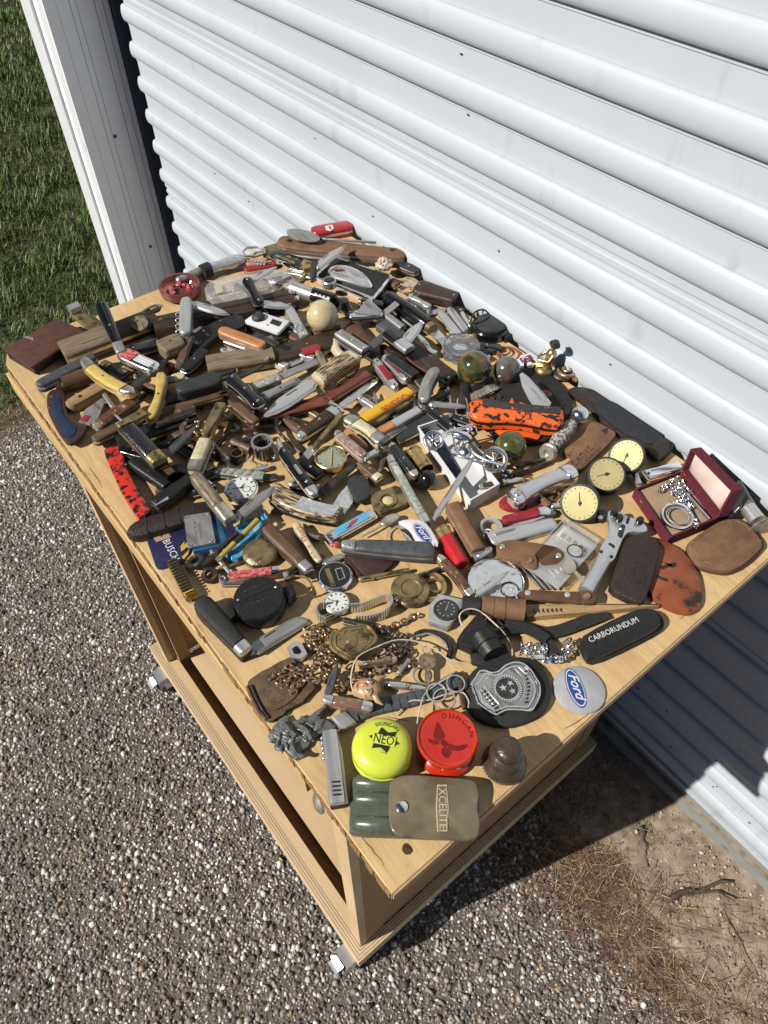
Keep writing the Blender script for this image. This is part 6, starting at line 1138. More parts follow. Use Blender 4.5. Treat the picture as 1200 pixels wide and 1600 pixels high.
for k in range(6): t.p('stripe', t.b.plate([(t.b.L*(.1+.13*k), -t.b.w*.4), (t.b.L*(.14+.13*k), -t.b.w*.4), (t.b.L*(.2+.13*k), t.b.w*.4), (t.b.L*(.16+.13*k), t.b.w*.4)], .0101, .0107, .0002), 'horn' if k % 2 else 'dullsteel')
t = thing_at('key_bunch', 'small dark charm bunch with ball chain beside the socket', 'key ring', (385, 715), 0)
rod(t, 'fob', (363, 690), (392, 703), .006, 'brown_wood', .002, n=12); ringp(t, 'ring', (370, 708), 9, .0012, 'bronze', .006); flat(t, 'tag', [(358, 716), (362, 706), (376, 708), (378, 718), (370, 724)], 0, .005, 'leather_maroon', .0006)
for k in range(16): a_ = k/15; t.p('ball_link', G().ball(U(378+22*a_+4*math.sin(a_*9), 706+22*a_, H(.006)), .0011, 7, 5), 'chrome')
t = thing_at('box_wrench', 'small box-end wrench with black shaft in the left middle', 'wrench', (355, 682), 0); ringp(t, 'ring_end', (364, 669), 8, .0026, 'dullsteel', .003); rod(t, 'shaft', (337, 700), (359, 674), .003, 'black', .003)
knife('greenish dark file tip between wrench and hook', (368, 690), (414, 679), 7, 'darksteel', .002, h=.006, sh='taper', pins=0)
knife('mottled pink and white pocket knife right of the compass', (525, 675), (571, 714), 14, 'pearl_brown', .012, h=.012, sh='pen', pins=0, bo='dullsteel', bf=(.1, .001), liner='ivory')
knife('brown bone knife with pale end right below the pink mottled one', (562, 722), (594, 748), 14, 'brown_wood', .002, h=.011, sh='sq', bo='ivory', bf=(.001, .25), pins=1)
knife('rusty flat spring lying near the linen tester', (593, 738), (606, 694), 10, 'rust', .008, h=.004, sh='taper', pins=0)
knife('steel scissor handle joint crossing the pink mottled knife', (568, 716), (590, 704), 9, 'steel', .018, h=.006, sh='dog', pins=2, liner='chrome')
knife('black stippled pocket knife with silver end near the brass cartridge', (611, 694), (651, 745), 15, 'jigged_black', .006, h=.013, sh='pen', bo='nickel', bf=(.09, .16), pins=1, pm='brass', liner='nickel')
t = thing_at('cartridge', 'short fat brass cartridge case lying by the black marble', 'cartridge', (657, 718), 0)
a, b = U(645, 706, H(.012)), U(667, 735, H(.012)); L_ = (b-a).length; t.p('case', G().lathe([(.010, 0), (.0122, .0006), (.0122, .0028), (.0108, .0032), (.0108, L_*.93), (.0112, L_), (.0095, L_), (.0092, L_*.7), (.001, L_*.7)], a, b-a, 28), 'brass')
knife('matt dark grey leather strap end lying above the cartridge', (616, 683), (672, 655), 24, 'charcoal', .0, h=.008, sh='sq', pins=0, cat='strap', name='strap')
knife('black knife with silver dots pointing at the motorcycle handlebar', (672, 640), (706, 668), 13, 'gloss_black', .004, h=.012, sh='sq', pins=3, pm='chrome')
t = thing_at('watch_bracelet', 'pinkish segmented expansion watch band by the orange knife', 'watch band', (765, 612), .0); band(t, [(736, 622), (748, 616), (762, 610), (776, 604)], [.006, .012, .014, .010], .013, 'nickel', .003, 9)
g = G(); [g.ball(U(772+random.uniform(-6, 12), 616+random.uniform(-4, 8), H(.008)), random.uniform(.002, .0035), 8, 5) for _ in range(8)]; t.p('clasp', g, 'darksteel', kind='stuff')
t = thing_at('steel_bracket', 'dark folded steel strap with wire loop left of the orange knife', 'bracket', (722, 630), 0); t.p('strap', Body((727, 598), (722, 640), 17, .002, .002, .006, 'sq').band(0, 1, 0, .006), 'darksteel'); cord(t, 'wire', [(712, 634), (714, 648), (730, 650), (732, 640), (728, 622)], .0012, 'nickel', .008)
t = knife0('steel folding stand tool with rounded ends behind the cream marble', (545, 495), (598, 491), 9, 'chrome', .016, h=.010, sh='pen', pins=0, liner='darksteel', blades=[((598, 492), (621, 473), 9, 'bar', 'dullsteel', .03)]); flat(t, 'flap', [(556, 489), (570, 470), (579, 468), (597, 485), (592, 492)], .0262, .028, 'dullsteel', .0006)
t = knife0('embossed brown leather sided knife with riveted steel frame', (529, 520), (572, 548), 15, 'dullsteel', .014, h=.015, sh='sq', pins=3, pm='chrome', liner='darksteel', blades=[((573, 546), (618, 512), 14, 'bar', 'slate', .018)])
flat(t, 'leather_side', [(536, 512), (545, 502), (560, 503), (571, 517), (583, 534), (578, 540), (560, 530)], .004, .015, 'leather_brown', .003, 1)
t = thing_at('horn_tip', 'curved ivory horn tip below the riveted knife', 'horn tip', (533, 550), 0); g = G().tube(spline(path3([(525, 536), (526, 548), (536, 556), (547, 554)], .009), 6), [.0095*(1-.025*k) for k in range(19)], 10); t.p('tip', g, 'ivory', smooth=70)
t = thing_at('wire_hook', 'brown curved wire hook hanging right of the stag handle', 'hook', (556, 575), 0); cord(t, 'hook', [(563, 557), (560, 570), (556, 582), (548, 589), (540, 589)], .0022, 'bronze', [.016, .014, .010, .008, .006])
t = thing_at('key', 'flat dark key leaning near the red patched sheath', 'key', (502, 565), 0); t.p('shank', Body((496, 548), (510, 574), 11, .018, .012, .003, 'pen').band(0, 1, 0, .003), 'horn')
t = thing_at('earring', 'pair of small rose metal ornaments above the yellow knife', 'ornament', (578, 610), 0)
for c, m_ in (((582, 598), 'bronze'), ((572, 628), 'nickel')): lat(t, 'ornament', c, .004, [(.006, 0), (.0075, .002), (.004, .005), (.001, .006)], m_, n=12); ringp(t, 'ring', c, 7, .0012, 'bronze', .009)
knife('slate coloured folded blade in the black centre behind the riveted knife', (596, 505), (632, 530), 20, 'slate', .002, h=.010, sh='sq', pins=0)
knife('dark short cylinder lying behind the slate folded blade', (606, 494), (630, 512), 10, 'dullsteel', .006, h=.010, sh='sq', pins=0, cat='tube', name='tube')
t = thing_at('red_bead', 'dark red glossy bead with white shell bits at the left', 'bead', (262, 578), 0); t.p('bead', G().ball(U(266, 575, H(.009)), .0085, 16, 10), 'yoyo_dark', smooth=80)
knife('ivory and green short handle below the dark red bead', (252, 598), (288, 586), 12, 'ivory', .004, h=.010, sh='pen', bo='pouch_green', bf=(.5, .001), pins=0)
knife('round ended grey wooden stub between skeleton tool and multi-tool', (250, 545), (284, 530), 24, 'grey_wood', .006, h=.018, sh='pen', pins=1, pm='darksteel')
knife('black folding knife half hidden under the chrome ribbed knife', (205, 548), (250, 535), 17, 'gloss_black', .002, h=.013, sh='sq', pins=2, pm='chrome')
knife('black oval tool handle between skeleton tool and tan handle', (285, 580), (322, 548), 16, 'black', .002, h=.012, sh='pen', pins=1, pm='chrome')
knife('brass edged dark knife lying behind the yellow toothpick knife', (160, 567), (196, 585), 14, 'darksteel', .004, h=.010, sh='sq', bo='old_brass', bf=(.3, .001), pins=0)
knife('jet black handle just right of the red mottled slab', (206, 718), (262, 760), 20, 'black', .0, h=.012, sh='jack', pins=1, pm='darksteel', liner='darksteel')
knife('short black knife tucked above the red mottled slab', (188, 700), (232, 712), 18, 'gloss_black', .0, h=.011, sh='pen', pins=1, pm='nickel')
knife('dark brown stub of wood below the jigged bone knife', (225, 738), (262, 722), 14, 'brown_wood', .0, h=.007, sh='sq', pins=0, liner='dark_wood')
knife('blackened flat blade leaving the horn knife towards the centre', (395, 748), (432, 744), 9, 'darksteel', .0, h=.005, sh='sq', pins=0)
knife('small black handle with silver dot near the hook point', (470, 722), (500, 742), 16, 'black', .0, h=.010, sh='sq', pins=1, pm='chrome')
knife('greenish brass knife spring beside the loose dark blade', (556, 700), (528, 690), 8, 'old_brass', .0, h=.006, sh='sq', pins=0)
knife('bright slim nail file beside the blue wrapped packet', (424, 800), (444, 786), 6, 'darksteel', .0, h=.004, sh='taper', pins=0)
# clutter that lies half buried between the bigger pieces
fill = [
 ((320, 500), (376, 478), 14, 'dark_wood', 'dark wooden handle buried behind the skeleton tool'), ((418, 532), (478, 512), 12, 'darksteel', 'blackened steel bar under the camera box'),
 ((488, 520), (530, 508), 14, 'brown_wood', 'brown wooden handle peeping out below the cream marble'), ((440, 548), (492, 560), 8, 'dullsteel', 'thin steel rod across the red patched sheath foot'),
 ((360, 560), (300, 600), 10, 'darksteel', 'dark steel file leaning from the tan handle to the left'), ((428, 640), (470, 672), 12, 'brown_wood', 'short brown knife by the hook loop'),
 ((380, 670), (428, 668), 9, 'darksteel', 'dark curved handle strip below the small penknife'), ((330, 660), (372, 645), 12, 'old_brass', 'dim brass folding rule by the olive blade cover'),
 ((640, 600), (664, 622), 9, 'brown_wood', 'brown worn strip right of the red inlaid tool'), ((560, 540), (590, 560), 14, 'darksteel', 'black steel body beneath the riveted knife blade'),
 ((690, 600), (712, 585), 14, 'black', 'black block in the shade of the amber marble'), ((480, 640), (440, 628), 10, 'darksteel', 'dark bar below the wide grey blade'),
 ((300, 640), (262, 655), 7, 'dullsteel', 'thin dull steel strip over the butcher knife'), ((600, 640), (660, 672), 10, 'charcoal', 'charcoal strip under the yellow Outside knife'),
 ((450, 520), (480, 540), 12, 'brown_wood', 'brown stub between multi-tool and sheath'), ((560, 470), (600, 478), 12, 'gloss_black', 'glossy black bar in front of the black tin'),
 ((630, 470), (668, 490), 10, 'darksteel', 'dark rod between the green handle and the maroon tool'), ((345, 545), (392, 565), 8, 'dullsteel', 'steel strip poking below the orange wood knife'),
 ((215, 600), (262, 612), 9, 'brown_wood', 'brown strip between yellow knife and charcoal handle'), ((228, 700), (300, 690), 11, 'black', 'black slim handle below the butcher knife'),
 ((186, 640), (225, 612), 9, 'darksteel', 'dark narrow blade between the two bark brown knives'), ((505, 655), (480, 640), 9, 'old_brass', 'small brass strip beside the stiletto knife'),
 ((735, 600), (770, 592), 11, 'charcoal', 'dark strap under the grey pink marble'), ((650, 640), (700, 612), 9, 'darksteel', 'dark slim tool near the stippled knife blade'),
 ((420, 470), (452, 488), 12, 'darksteel', 'blackened blade between black knife and cream marble'), ((575, 450), (608, 468), 11, 'black', 'black strap end beneath the black tin'),
 ((290, 690), (338, 712), 12, 'dark_wood', 'dark board edge below the broken bone knife'), ((352, 730), (300, 752), 10, 'black', 'black thin handle behind the horn knife'),
]
fill2 = [((476, 575), (520, 540), 9, 'dullsteel', 'dull steel spine between stag handle and sheath'), ((380, 640), (352, 618), 10, 'dark_wood', 'dark chip of wood by the silver pinned knife'), ((660, 560), (700, 600), 9, 'darksteel', 'dark steel edge below the maroon sheath'), ((420, 495), (395, 470), 9, 'black', 'black narrow bar above the white face plate'), ((530, 600), (560, 612), 9, 'darksteel', 'dark little bar below the stag handle'), ((305, 480), (345, 470), 10, 'dark_wood', 'brown lath over the dark wooden sheath')]
def sprung(a, b, i, w_):
    """an opened blade for a small knife"""
    if i % 3 == 2: return ()
    d = (Vector(b)-Vector(a)); an = (.6, -.7, 2.4, -2.3, 1.2)[i % 5]; e = Vector((d.x*math.cos(an)-d.y*math.sin(an), d.x*math.sin(an)+d.y*math.cos(an)))*(.7+.1*(i % 3)); p0 = Vector(b)-d*.05
    return ((tuple(p0), tuple(p0+e), max(7, w_*.8), ('clip', 'spear', 'pen', 'sheep')[i % 4], ('greysteel', 'dullsteel', 'steel', 'darksteel')[i % 4]),)
for i, (a, b, w_, m_, lab) in enumerate(fill+fill2):
    knife(lab, a, b, w_, m_, .0, lift=.001, blades=sprung(a, b, i, w_), h=.006+.003*(i % 4), sh=('sq', 'pen', 'jack', 'taper')[i % 4], pins=i % 3, liner=('darksteel', 'dullsteel')[i % 2], bo=(None, 'dullsteel', None, 'old_brass')[i % 4], bf=(.15, .001), pm='nickel')
knife('red and silver knife bar behind the pruning knife end', (622, 412), (655, 425), 14, 'darksteel', .0, h=.010, sh='pen', pins=1)
lat(thing_at('lens_disc', 'dark round disc leaning by the wall behind the glass lump', 'disc', (655, 420), 0), 'disc', (653, 420), .0, [(.013, 0), (.014, .003), (.013, .010), (.001, .011)], 'charcoal', n=26)
# ================================================================== lower right: strap knife, wooden spike, pouches
t = thing_at('strap_fob', 'red brown leather strap with two silver rivets and a snap', 'leather strap', (880, 930), 0)
flat(t, 'strap', [(812, 921), (840, 921), (880, 924), (926, 923), (934, 930), (932, 942), (910, 944), (880, 940), (850, 938), (815, 935)], .006, .011, 'leather_brown', .001, 1); flat(t, 'loop', [(907, 922), (930, 922), (934, 930), (930, 943), (909, 943)], .0112, .0145, 'leather_brown', .001, 1)
for c in ((825, 926), (887, 929)): lat(t, 'rivet', c, .0112, [(.0036, 0), (.003, .0008), (.001, .001)], 'brushed_disc', n=14)
lat(t, 'snap', (917, 932), .0146, [(.005, 0), (.004, .002), (.001, .0026)], 'bronze', n=16); cord(t, 'clip_wire', [(812, 924), (806, 932), (813, 940), (822, 938)], .0012, 'chrome', .008)
t = thing_at('leather_punch', 'long tapering wooden spike with leather wrapped grip and black cap', 'wooden spike', (880, 955), 0)
rod(t, 'wrapped_grip', (752, 947), (819, 954), .0125, 'leather_tan', .0, n=20); ringp(t, 'cap_ring', (736, 947), 3, .004, 'black', .004, (1, .3, .1), wr=.007); rod(t, 'cap', (722, 945), (750, 948), .0105, 'matt_black', .001)
for c in ((770, 949), (788, 951)):
    a = U(*c, H(.0125)); t.p('seam', G().lathe([(.0128, 0), (.0129, .0006)], a, U(819, 954, H(.0125))-U(752, 947, H(.0125)), 20), 'leather_brown')
t.p('spike', Body((820, 956), (1030, 946), 22, .0, .0, .009, 'sq').plate([(0, -.0085), (0, .0085), (Body((820, 956), (1030, 946), 22, 0, 0, .009).L*.5, .006), (Body((820, 956), (1030, 946), 22, 0, 0, .009).L, .0007), (Body((820, 956), (1030, 946), 22, 0, 0, .009).L, -.0007), (Body((820, 956), (1030, 946), 22, 0, 0, .009).L*.5, -.006)], 0, .009, .0015), 'tan_wood')
for k in range(7): flat(t, 'burnt_mark', [(832+7*k, 955-k*.3), (835+7*k, 951-k*.3), (837+7*k, 958-k*.3)], .0092, .0095, 'dark_wood', 0)
t = thing_at('sharpening_pouch', 'black vinyl pouch printed CARBORUNDUM in white', 'pouch', (968, 995), 0)
flat(t, 'back', [(905, 999), (940, 977), (988, 954), (1014, 949), (1034, 960), (1040, 976), (1030, 988), (980, 1014), (932, 1036), (914, 1032)], .0, .006, 'matt_black', .001, 1); flat(t, 'front', [(903, 997), (940, 975), (987, 953), (1012, 948), (1029, 957), (1034, 972), (1026, 982), (978, 1006), (932, 1028), (915, 1026)], .0062, .0155, 'black', .003, 1)
text(t, 'CARBORUNDUM', (923, 1004), (999, 971), .0156, 'white_print', hscale=1.1)
for k in range(3): cord(t, 'crease', [(930+16*k, 1000-7*k), (933+16*k, 1014-7*k), (938+16*k, 1022-7*k)], .0006, 'gloss_black', .0155)
t = thing_at('lanyard', 'black webbing strap with plastic buckle across the bare wood', 'lanyard', (800, 980), 0)
for i, (P, z_) in enumerate((([(745, 950), (770, 962), (800, 974), (835, 986), (865, 988), (905, 975), (948, 958)], .004), ([(765, 1005), (785, 988), (815, 982), (845, 995), (862, 1015), (868, 1030)], .007), ([(790, 972), (830, 985), (855, 1000)], .01))):
    pts = spline(path3(P, z_), 8); R = []
    for k, p_ in enumerate(pts):
        d = (pts[min(k+1, len(pts)-1)]-pts[max(0, k-1)]).normalized(); s_ = Vector((0, 0, 1)).cross(d).normalized()*(.0072 if i == 0 else .0062); R.append([p_-s_, p_+s_, p_+s_+Vector((0, 0, .0016)), p_-s_+Vector((0, 0, .0016))])
    t.p('webbing', G().rings(R), 'matt_black', smooth=0)
flat(t, 'buckle', [(712, 1002), (722, 985), (731, 975), (745, 958), (757, 962), (764, 975), (756, 990), (748, 1010), (738, 1014), (726, 1008)], .004, .018, 'black', .002, 1); rod(t, 'buckle_barrel', (752, 990), (772, 1022), .014, 'black', .002, n=18, prof_=[(0, .8), (.08, 1), (.45, 1), (.47, 1.08), (.55, 1.08), (.57, .95), (1, .9)]); flat(t, 'slot', [(727, 985), (735, 973), (742, 978), (733, 990)], .0181, .0184, 'gloss_black', 0)
flat(t, 'flap', [(735, 1020), (750, 1002), (790, 1005), (800, 1030), (760, 1042), (738, 1035)], .0, .006, 'matt_black', .001)
lat(t, 'stud', (744, 1001), .0182, [(.002, 0), (.001, .0008)], 'chrome', n=8)
t = thing_at('silver_chain', 'tangled bright silver chain with small lock by the CARBORUNDUM pouch', 'chain', (850, 1015), 0)
chain(t, [(815, 1008), (822, 1018), (838, 1010), (850, 1012), (845, 1026), (858, 1030), (866, 1024), (872, 1034), (884, 1022), (880, 1008), (892, 1000), (888, 1016), (876, 1030), (860, 1034), (848, 1030), (852, 1016), (830, 1024), (818, 1020), (826, 1006), (840, 1018)], .010, .0052, .0038, .00085, 'chrome', spread=.0012, jit=.4)
flat(t, 'lock', [(832, 1024), (848, 1022), (852, 1028), (836, 1031)], .012, .015, 'chrome', .0005)
# ================================================================== near corner
t = thing_at('badge_wallet', 'large silver police style badge on round black leather', 'badge', (795, 1080), 0)
P = [(725, 1085), (728, 1062), (742, 1043), (765, 1030), (795, 1024), (828, 1028), (850, 1045), (862, 1070), (861, 1095), (848, 1115), (825, 1128), (798, 1135), (765, 1132), (738, 1118)]
flat(t, 'leather', P, .0, .007, 'matt_black', .002, 1)
BP = [(733, 1068), (741, 1058), (747, 1048), (757, 1047), (767, 1050), (778, 1048), (790, 1038), (805, 1033), (820, 1036), (832, 1047), (840, 1060), (845, 1068), (846, 1086), (838, 1104), (830, 1112), (812, 1111), (792, 1111), (780, 1116), (773, 1119), (758, 1110), (745, 1100), (741, 1090), (737, 1080)]
bc = (793, 1078); flat(t, 'shield', BP, .0072, .0105, 'chrome', .0012, 1); flat(t, 'field', [(bc[0]+(x-bc[0])*.9, bc[1]+(y-bc[1])*.9) for x, y in BP], .0106, .0112, 'dullsteel', .0004, 1)
flat(t, 'rim', [(bc[0]+(x-bc[0])*.84, bc[1]+(y-bc[1])*.84) for x, y in BP], .0113, .0124, 'dullsteel', .0006, 1)
for f_ in (.95, .8): q_ = [(bc[0]+(x-bc[0])*f_, bc[1]+(y-bc[1])*f_) for x, y in BP]; cord(t, 'bright_rim', q_+[q_[0]], .0012, 'chrome', .0118, 3)
C = (792, 1076); r = rad(C, 24, .013)
lat(t, 'seal', C, .0125, [(r*1.02, 0), (r*.98, .0012), (r*.8, .0014), (r*.78, .0006), (.001, .0006)], 'chrome', n=36); lat(t, 'seal_field', C, .0133, [(r*.74, 0), (.001, .0003)], 'darksteel', n=30)
cw = U(*C, H(.014)); g = G()
for k in range(36):
    a_ = k*2*math.pi/36; d = Vector((math.cos(a_), math.sin(a_), 0)); g.tube([cw+d*r*.82, cw+d*r*.99], .0004, 4)
t.p('beading', g, 'darksteel', kind='stuff')
def star(t, c, R_, z, m, rot=0., name='star'):
    C = U(*c, H(z)); P = [(C.x+R_*(1 if k % 2 == 0 else .42)*math.cos(rot+k*math.pi/5), C.y+R_*(1 if k % 2 == 0 else .42)*math.sin(rot+k*math.pi/5)) for k in range(10)]; t.p(name, G().slab(P, C.z, C.z+.0008, .0002), m, smooth=0)
star(t, (786, 1075), .0045, .0137, 'chrome'); star(t, (797, 1068), .004, .0137, 'chrome', .5); star(t, (801, 1080), .004, .0137, 'steel', .2)
for P in ([(760, 1060), (768, 1052), (779, 1050)], [(810, 1042), (824, 1056), (830, 1074), (826, 1094)], [(804, 1044), (817, 1060), (820, 1080), (812, 1098)], [(750, 1075), (760, 1088), (772, 1102)], [(756, 1070), (766, 1084), (780, 1100)]): cord(t, 'scroll', P, .0007, 'chrome', .0125)
for k in range(9): a = .2+.09*k; flat(t, 'ribbon_mark', [(818+6*math.sin(k*.35)+0, 1048+6*k), (824+6*math.sin(k*.35), 1047+6*k), (824+6*math.sin(k*.35), 1049.5+6*k), (818+6*math.sin(k*.35), 1050.5+6*k)], .0125, .0131, 'black_print', 0)
for k in range(7): flat(t, 'ribbon_mark', [(752+4*k, 1082+5*k), (758+4*k, 1078+5*k), (760+4*k, 1080+5*k), (754+4*k, 1084+5*k)], .0125, .0131, 'black_print', 0)
g = G(); [g.ball(U(x, y, H(.0125)), .0012, 8, 5) for x, y in ((735, 1070), (738, 1078), (742, 1086), (746, 1096), (752, 1104), (762, 1110), (773, 1113), (842, 1070), (840, 1085), (832, 1100), (820, 1106), (808, 1107))]; t.p('rivet_beads', g, 'chrome', kind='stuff')
ringp(t, 'split_ring', (712, 1068), 14, .0009, 'steel', .010); t.p('clip', Body((716, 1050), (726, 1108), 9, .004, .002, .004, 'pen').band(0, 1, 0, .004), 'darksteel')
t = thing_at('emblem_disc', 'thin brushed metal disc bearing a blue Ford oval', 'metal disc', (904, 1076), 0)
C = U(905, 1077, H(.002)); P = [(C.x+.0268*math.cos(a_), C.y+.0268*math.sin(a_)) for a_ in np.linspace(0, 2*math.pi, 48)[:-1]]; t.p('disc', G().slab(P, H(.0004), H(.0022), .0004), 'brushed_disc'); ford(t, (888, 1044), (911, 1106), 27, .0024)
def arct(t, s, c, rpx, a0, a1, z, m, size):
    for k, ch in enumerate(s):
        a_ = a0+(a1-a0)*k/(len(s)-1); x, y = c[0]+rpx*math.sin(a_), c[1]-rpx*math.cos(a_)*.98; dx, dy = math.cos(a_)*size/2, math.sin(a_)*size/2; text(t, ch, (x-dx, y-dy), (x+dx, y+dy), z, m, name='letter')
t = thing_at('yoyo', 'bright yellow yo-yo printed DUNCAN NEO with a black star', 'yo-yo', (598, 1172), 0)
r = .0292; C = under((597, 1162), .032)
for nm, z0_, pr in (('lower_half', 0, [(r*.55, 0), (r*.85, .002), (r*.98, .007), (r, .011), (r*.96, .0135), (r*.4, .0142)]), ('upper_half', .0165, [(r*.4, 0), (r*.96, .0006), (r*1.0, .003), (r*.985, .008), (r*.93, .012), (r*.8, .0155), (r*.6, .0172), (r*.3, .0177), (.0005, .0178)])): lat(t, nm, C, z0_, pr, 'yoyo_yellow', n=56, smooth=70)
lat(t, 'axle', C, .0143, [(r*.35, 0), (r*.35, .0021)], 'chrome')
zt = .0345; tc_ = (601, 1155)
def up(x, y): return (x, y)
flat(t, 'star_print', [(600+25*(1 if k % 2 == 0 else .62)*math.cos(k*math.pi/6+.35), 1156+20*(1 if k % 2 == 0 else .62)*math.sin(k*math.pi/6+.35)) for k in range(12)], zt+.0001, zt+.0004, 'black_print', 0, smooth=0)
flat(t, 'star_field', [(583, 1145), (619, 1152), (616, 1167), (580, 1160)], zt+.0004, zt+.0006, 'yoyo_yellow', 0, smooth=0)
text(t, 'NEO', (583, 1158.5), (614, 1165.5), zt+.0006, 'black_print', .0002, 1.3); arct(t, 'DUNCAN', (598, 1164), 31, -.25, .72, zt-.0004, 'black_print', 5.5)
for k in range(2): scrawl(t, (594, 1171+3*k), (605, 1174+3*k), zt-.0004, 'black_print', 6, .7)
t = thing_at('yoyo', 'transparent red yo-yo printed DUNCAN with a dark butterfly', 'yo-yo', (699, 1160), 0)
r = .0292; C = under((699, 1153), .0296)
lat(t, 'lower_half', C, 0, [(r*.5, 0), (r*.9, .001), (r, .004), (r*.93, .0075), (r*.35, .0145)], 'yoyo_red', n=56, smooth=60); lat(t, 'upper_half', C, .0165, [(r*.35, 0), (r*.93, .0065), (r, .010), (r*.99, .0145), (r*.95, .0155), (r*.92, .0135), (r*.6, .0128), (.0005, .0128)], 'yoyo_red', n=56, smooth=60)
lat(t, 'face', C, .0294, [(r*.88, 0), (r*.88, .0004), (.0005, .0004)], 'yoyo_face', n=50, smooth=0); lat(t, 'axle', C, .0146, [(r*.3, 0), (r*.3, .0018)], 'yoyo_dark'); zt = .0298
arct(t, 'DUNCAN', (700, 1155), 34, -.15, 1.35, zt+.0003, 'yoyo_dark', 7.5)
for P in ([(697, 1152), (690, 1140), (684, 1126), (680, 1137), (676, 1150), (684, 1158)], [(688, 1158), (676, 1156), (667, 1153), (672, 1161), (684, 1164)], [(700, 1160), (712, 1166), (732, 1162), (728, 1170), (712, 1174), (700, 1170)], [(697, 1168), (706, 1174), (704, 1180), (698, 1186), (690, 1178), (690, 1168)], [(690, 1154), (700, 1160), (698, 1170), (688, 1162)]): flat(t, 'butterfly_print', P, zt+.0001, zt+.0004, 'yoyo_dark', 0, 1, smooth=0)
t = thing_at('insulator', 'dark brown porcelain insulator at the right of the yo-yos', 'insulator', (787, 1185), 0)
r = .0205; lat(t, 'body', (787, 1194), 0, [(r*.9, 0), (r*1.0, .0015), (r*1.02, .006), (r*.97, .010), (r*.82, .0125), (r*.74, .016), (r*.80, .0185), (r*.82, .023), (r*.76, .027), (r*.62, .029), (r*.55, .031), (r*.6, .034), (r*.6, .039), (r*.52, .0415), (r*.2, .0425), (.0005, .0425)], 'insulator', n=40, smooth=60)
g = G(); cc = U(787, 1194, H(0))
for k in range(44): a_ = k*2*math.pi/44; g.tube([cc+Vector((math.cos(a_), math.sin(a_), 0))*r*1.01+Vector((0, 0, .001)), cc+Vector((math.cos(a_), math.sin(a_), 0))*r*1.03+Vector((0, 0, .0065))], .0007, 4)
t.p('knurl', g, 'insulator', kind='stuff')
t = thing_at('tool_pouch', 'green vinyl tool pouch with brown flap lettered XCELITE', 'tool pouch', (645, 1262), 0)
flat(t, 'body', [(552, 1210), (600, 1212), (660, 1216), (740, 1218), (750, 1226), (748, 1300), (742, 1310), (690, 1309), (620, 1306), (552, 1304), (544, 1296), (547, 1250), (549, 1218)], .0, .009, 'pouch_green', .0035, 1)
for y0, y1 in ((1222, 1226), (1247, 1250), (1286, 1289)): t.p('tool_bulge', G().lathe([(.001, 0), (.0072, .004), (.0075, .03), (.0075, .095), (.005, .105)], U(551, y0, H(.0055)), U(740, y1+6, H(.0055))-U(551, y0, H(.0055)), 16), 'pouch_green', smooth=70)
FP = [(622, 1212), (612, 1217), (608, 1232), (607, 1262), (609, 1290), (615, 1302), (630, 1305), (660, 1308), (700, 1311), (740, 1312), (748, 1303), (750, 1282), (745, 1262), (749, 1240), (745, 1222), (728, 1217), (690, 1214), (650, 1211)]
o = pix(FP, .013, 1); g = G().slab(o, H(.0100), H(.0142), .0012, steps=2)
t.p('flap', g, 'pouch_flap', smooth=50)
lat(t, 'snap', (628, 1261), .0143, [(.0056, 0), (.0054, .0012), (.0035, .0022), (.0005, .0026)], 'chrome', n=22)
flat(t, 'label_border', [(683, 1226), (698, 1226), (701, 1262), (699, 1299), (683, 1299), (681, 1262)], .0144, .0147, 'ivory', 0, smooth=0); flat(t, 'label_field', [(684.5, 1228.5), (696.5, 1228.5), (699, 1262), (697, 1296.5), (684.5, 1296.5), (682.8, 1262)], .0148, .0150, 'pouch_flap', 0, smooth=0)
text(t, 'XCELITE', (685.5, 1231), (687, 1295), .0151, 'ivory', .0002, 1.05)
t = thing_at('multi_tool', 'stainless steel pocket tool with four dark slots left of the pouch', 'multi-tool', (522, 1200), 0)
t.b = Body((515, 1142), (528, 1258), 27, 0, 0, .016, 'sq'); t.p('side_plate', t.b.band(0, 1, 0, .004, rnd=False), 'darksteel')
for k in range(3): t.p('inner_blade', t.b.plate([(t.b.L*.04, -t.b.w*.4), (t.b.L*.97, -t.b.w*.4), (t.b.L*.97, t.b.w*.62), (t.b.L*.3, t.b.w*(.66-.05*k)), (t.b.L*.04, t.b.w*.5)], .0043+.0024*k, .0061+.0024*k, .0003), 'steel')
t.p('side_plate', t.b.band(0, 1, .0115, .016), 'steel')
for k in range(4): t.p('slot', t.b.plate([(t.b.L*(.71+.055*k), -t.b.w*.2), (t.b.L*(.73+.055*k), -t.b.w*.24), (t.b.L*(.74+.055*k), t.b.w*.28), (t.b.L*(.72+.055*k), t.b.w*.32)], .0161, .0165, 0), 'black')
for k in range(5): t.p('screw_worm', G().ball(t.b.at(t.b.L*(.08+.07*k), -t.b.w*.52, .010), .0024, 8, 6), 'chrome')
t = thing_at('belt_buckle', 'pewter belt buckle of tangled horse and rider figures', 'belt buckle', (468, 1145), 0)
P = [(418, 1148), (428, 1132), (437, 1122), (447, 1116), (453, 1126), (466, 1124), (470, 1116), (478, 1122), (490, 1112), (500, 1105), (510, 1102), (508, 1112), (500, 1122), (512, 1124), (526, 1134), (518, 1142), (500, 1146), (488, 1152), (482, 1166), (470, 1174), (476, 1180), (462, 1186), (452, 1178), (438, 1166), (426, 1158)]
flat(t, 'plate', P, .001, .006, 'pewter', .002)
g = G(); random.seed(5)
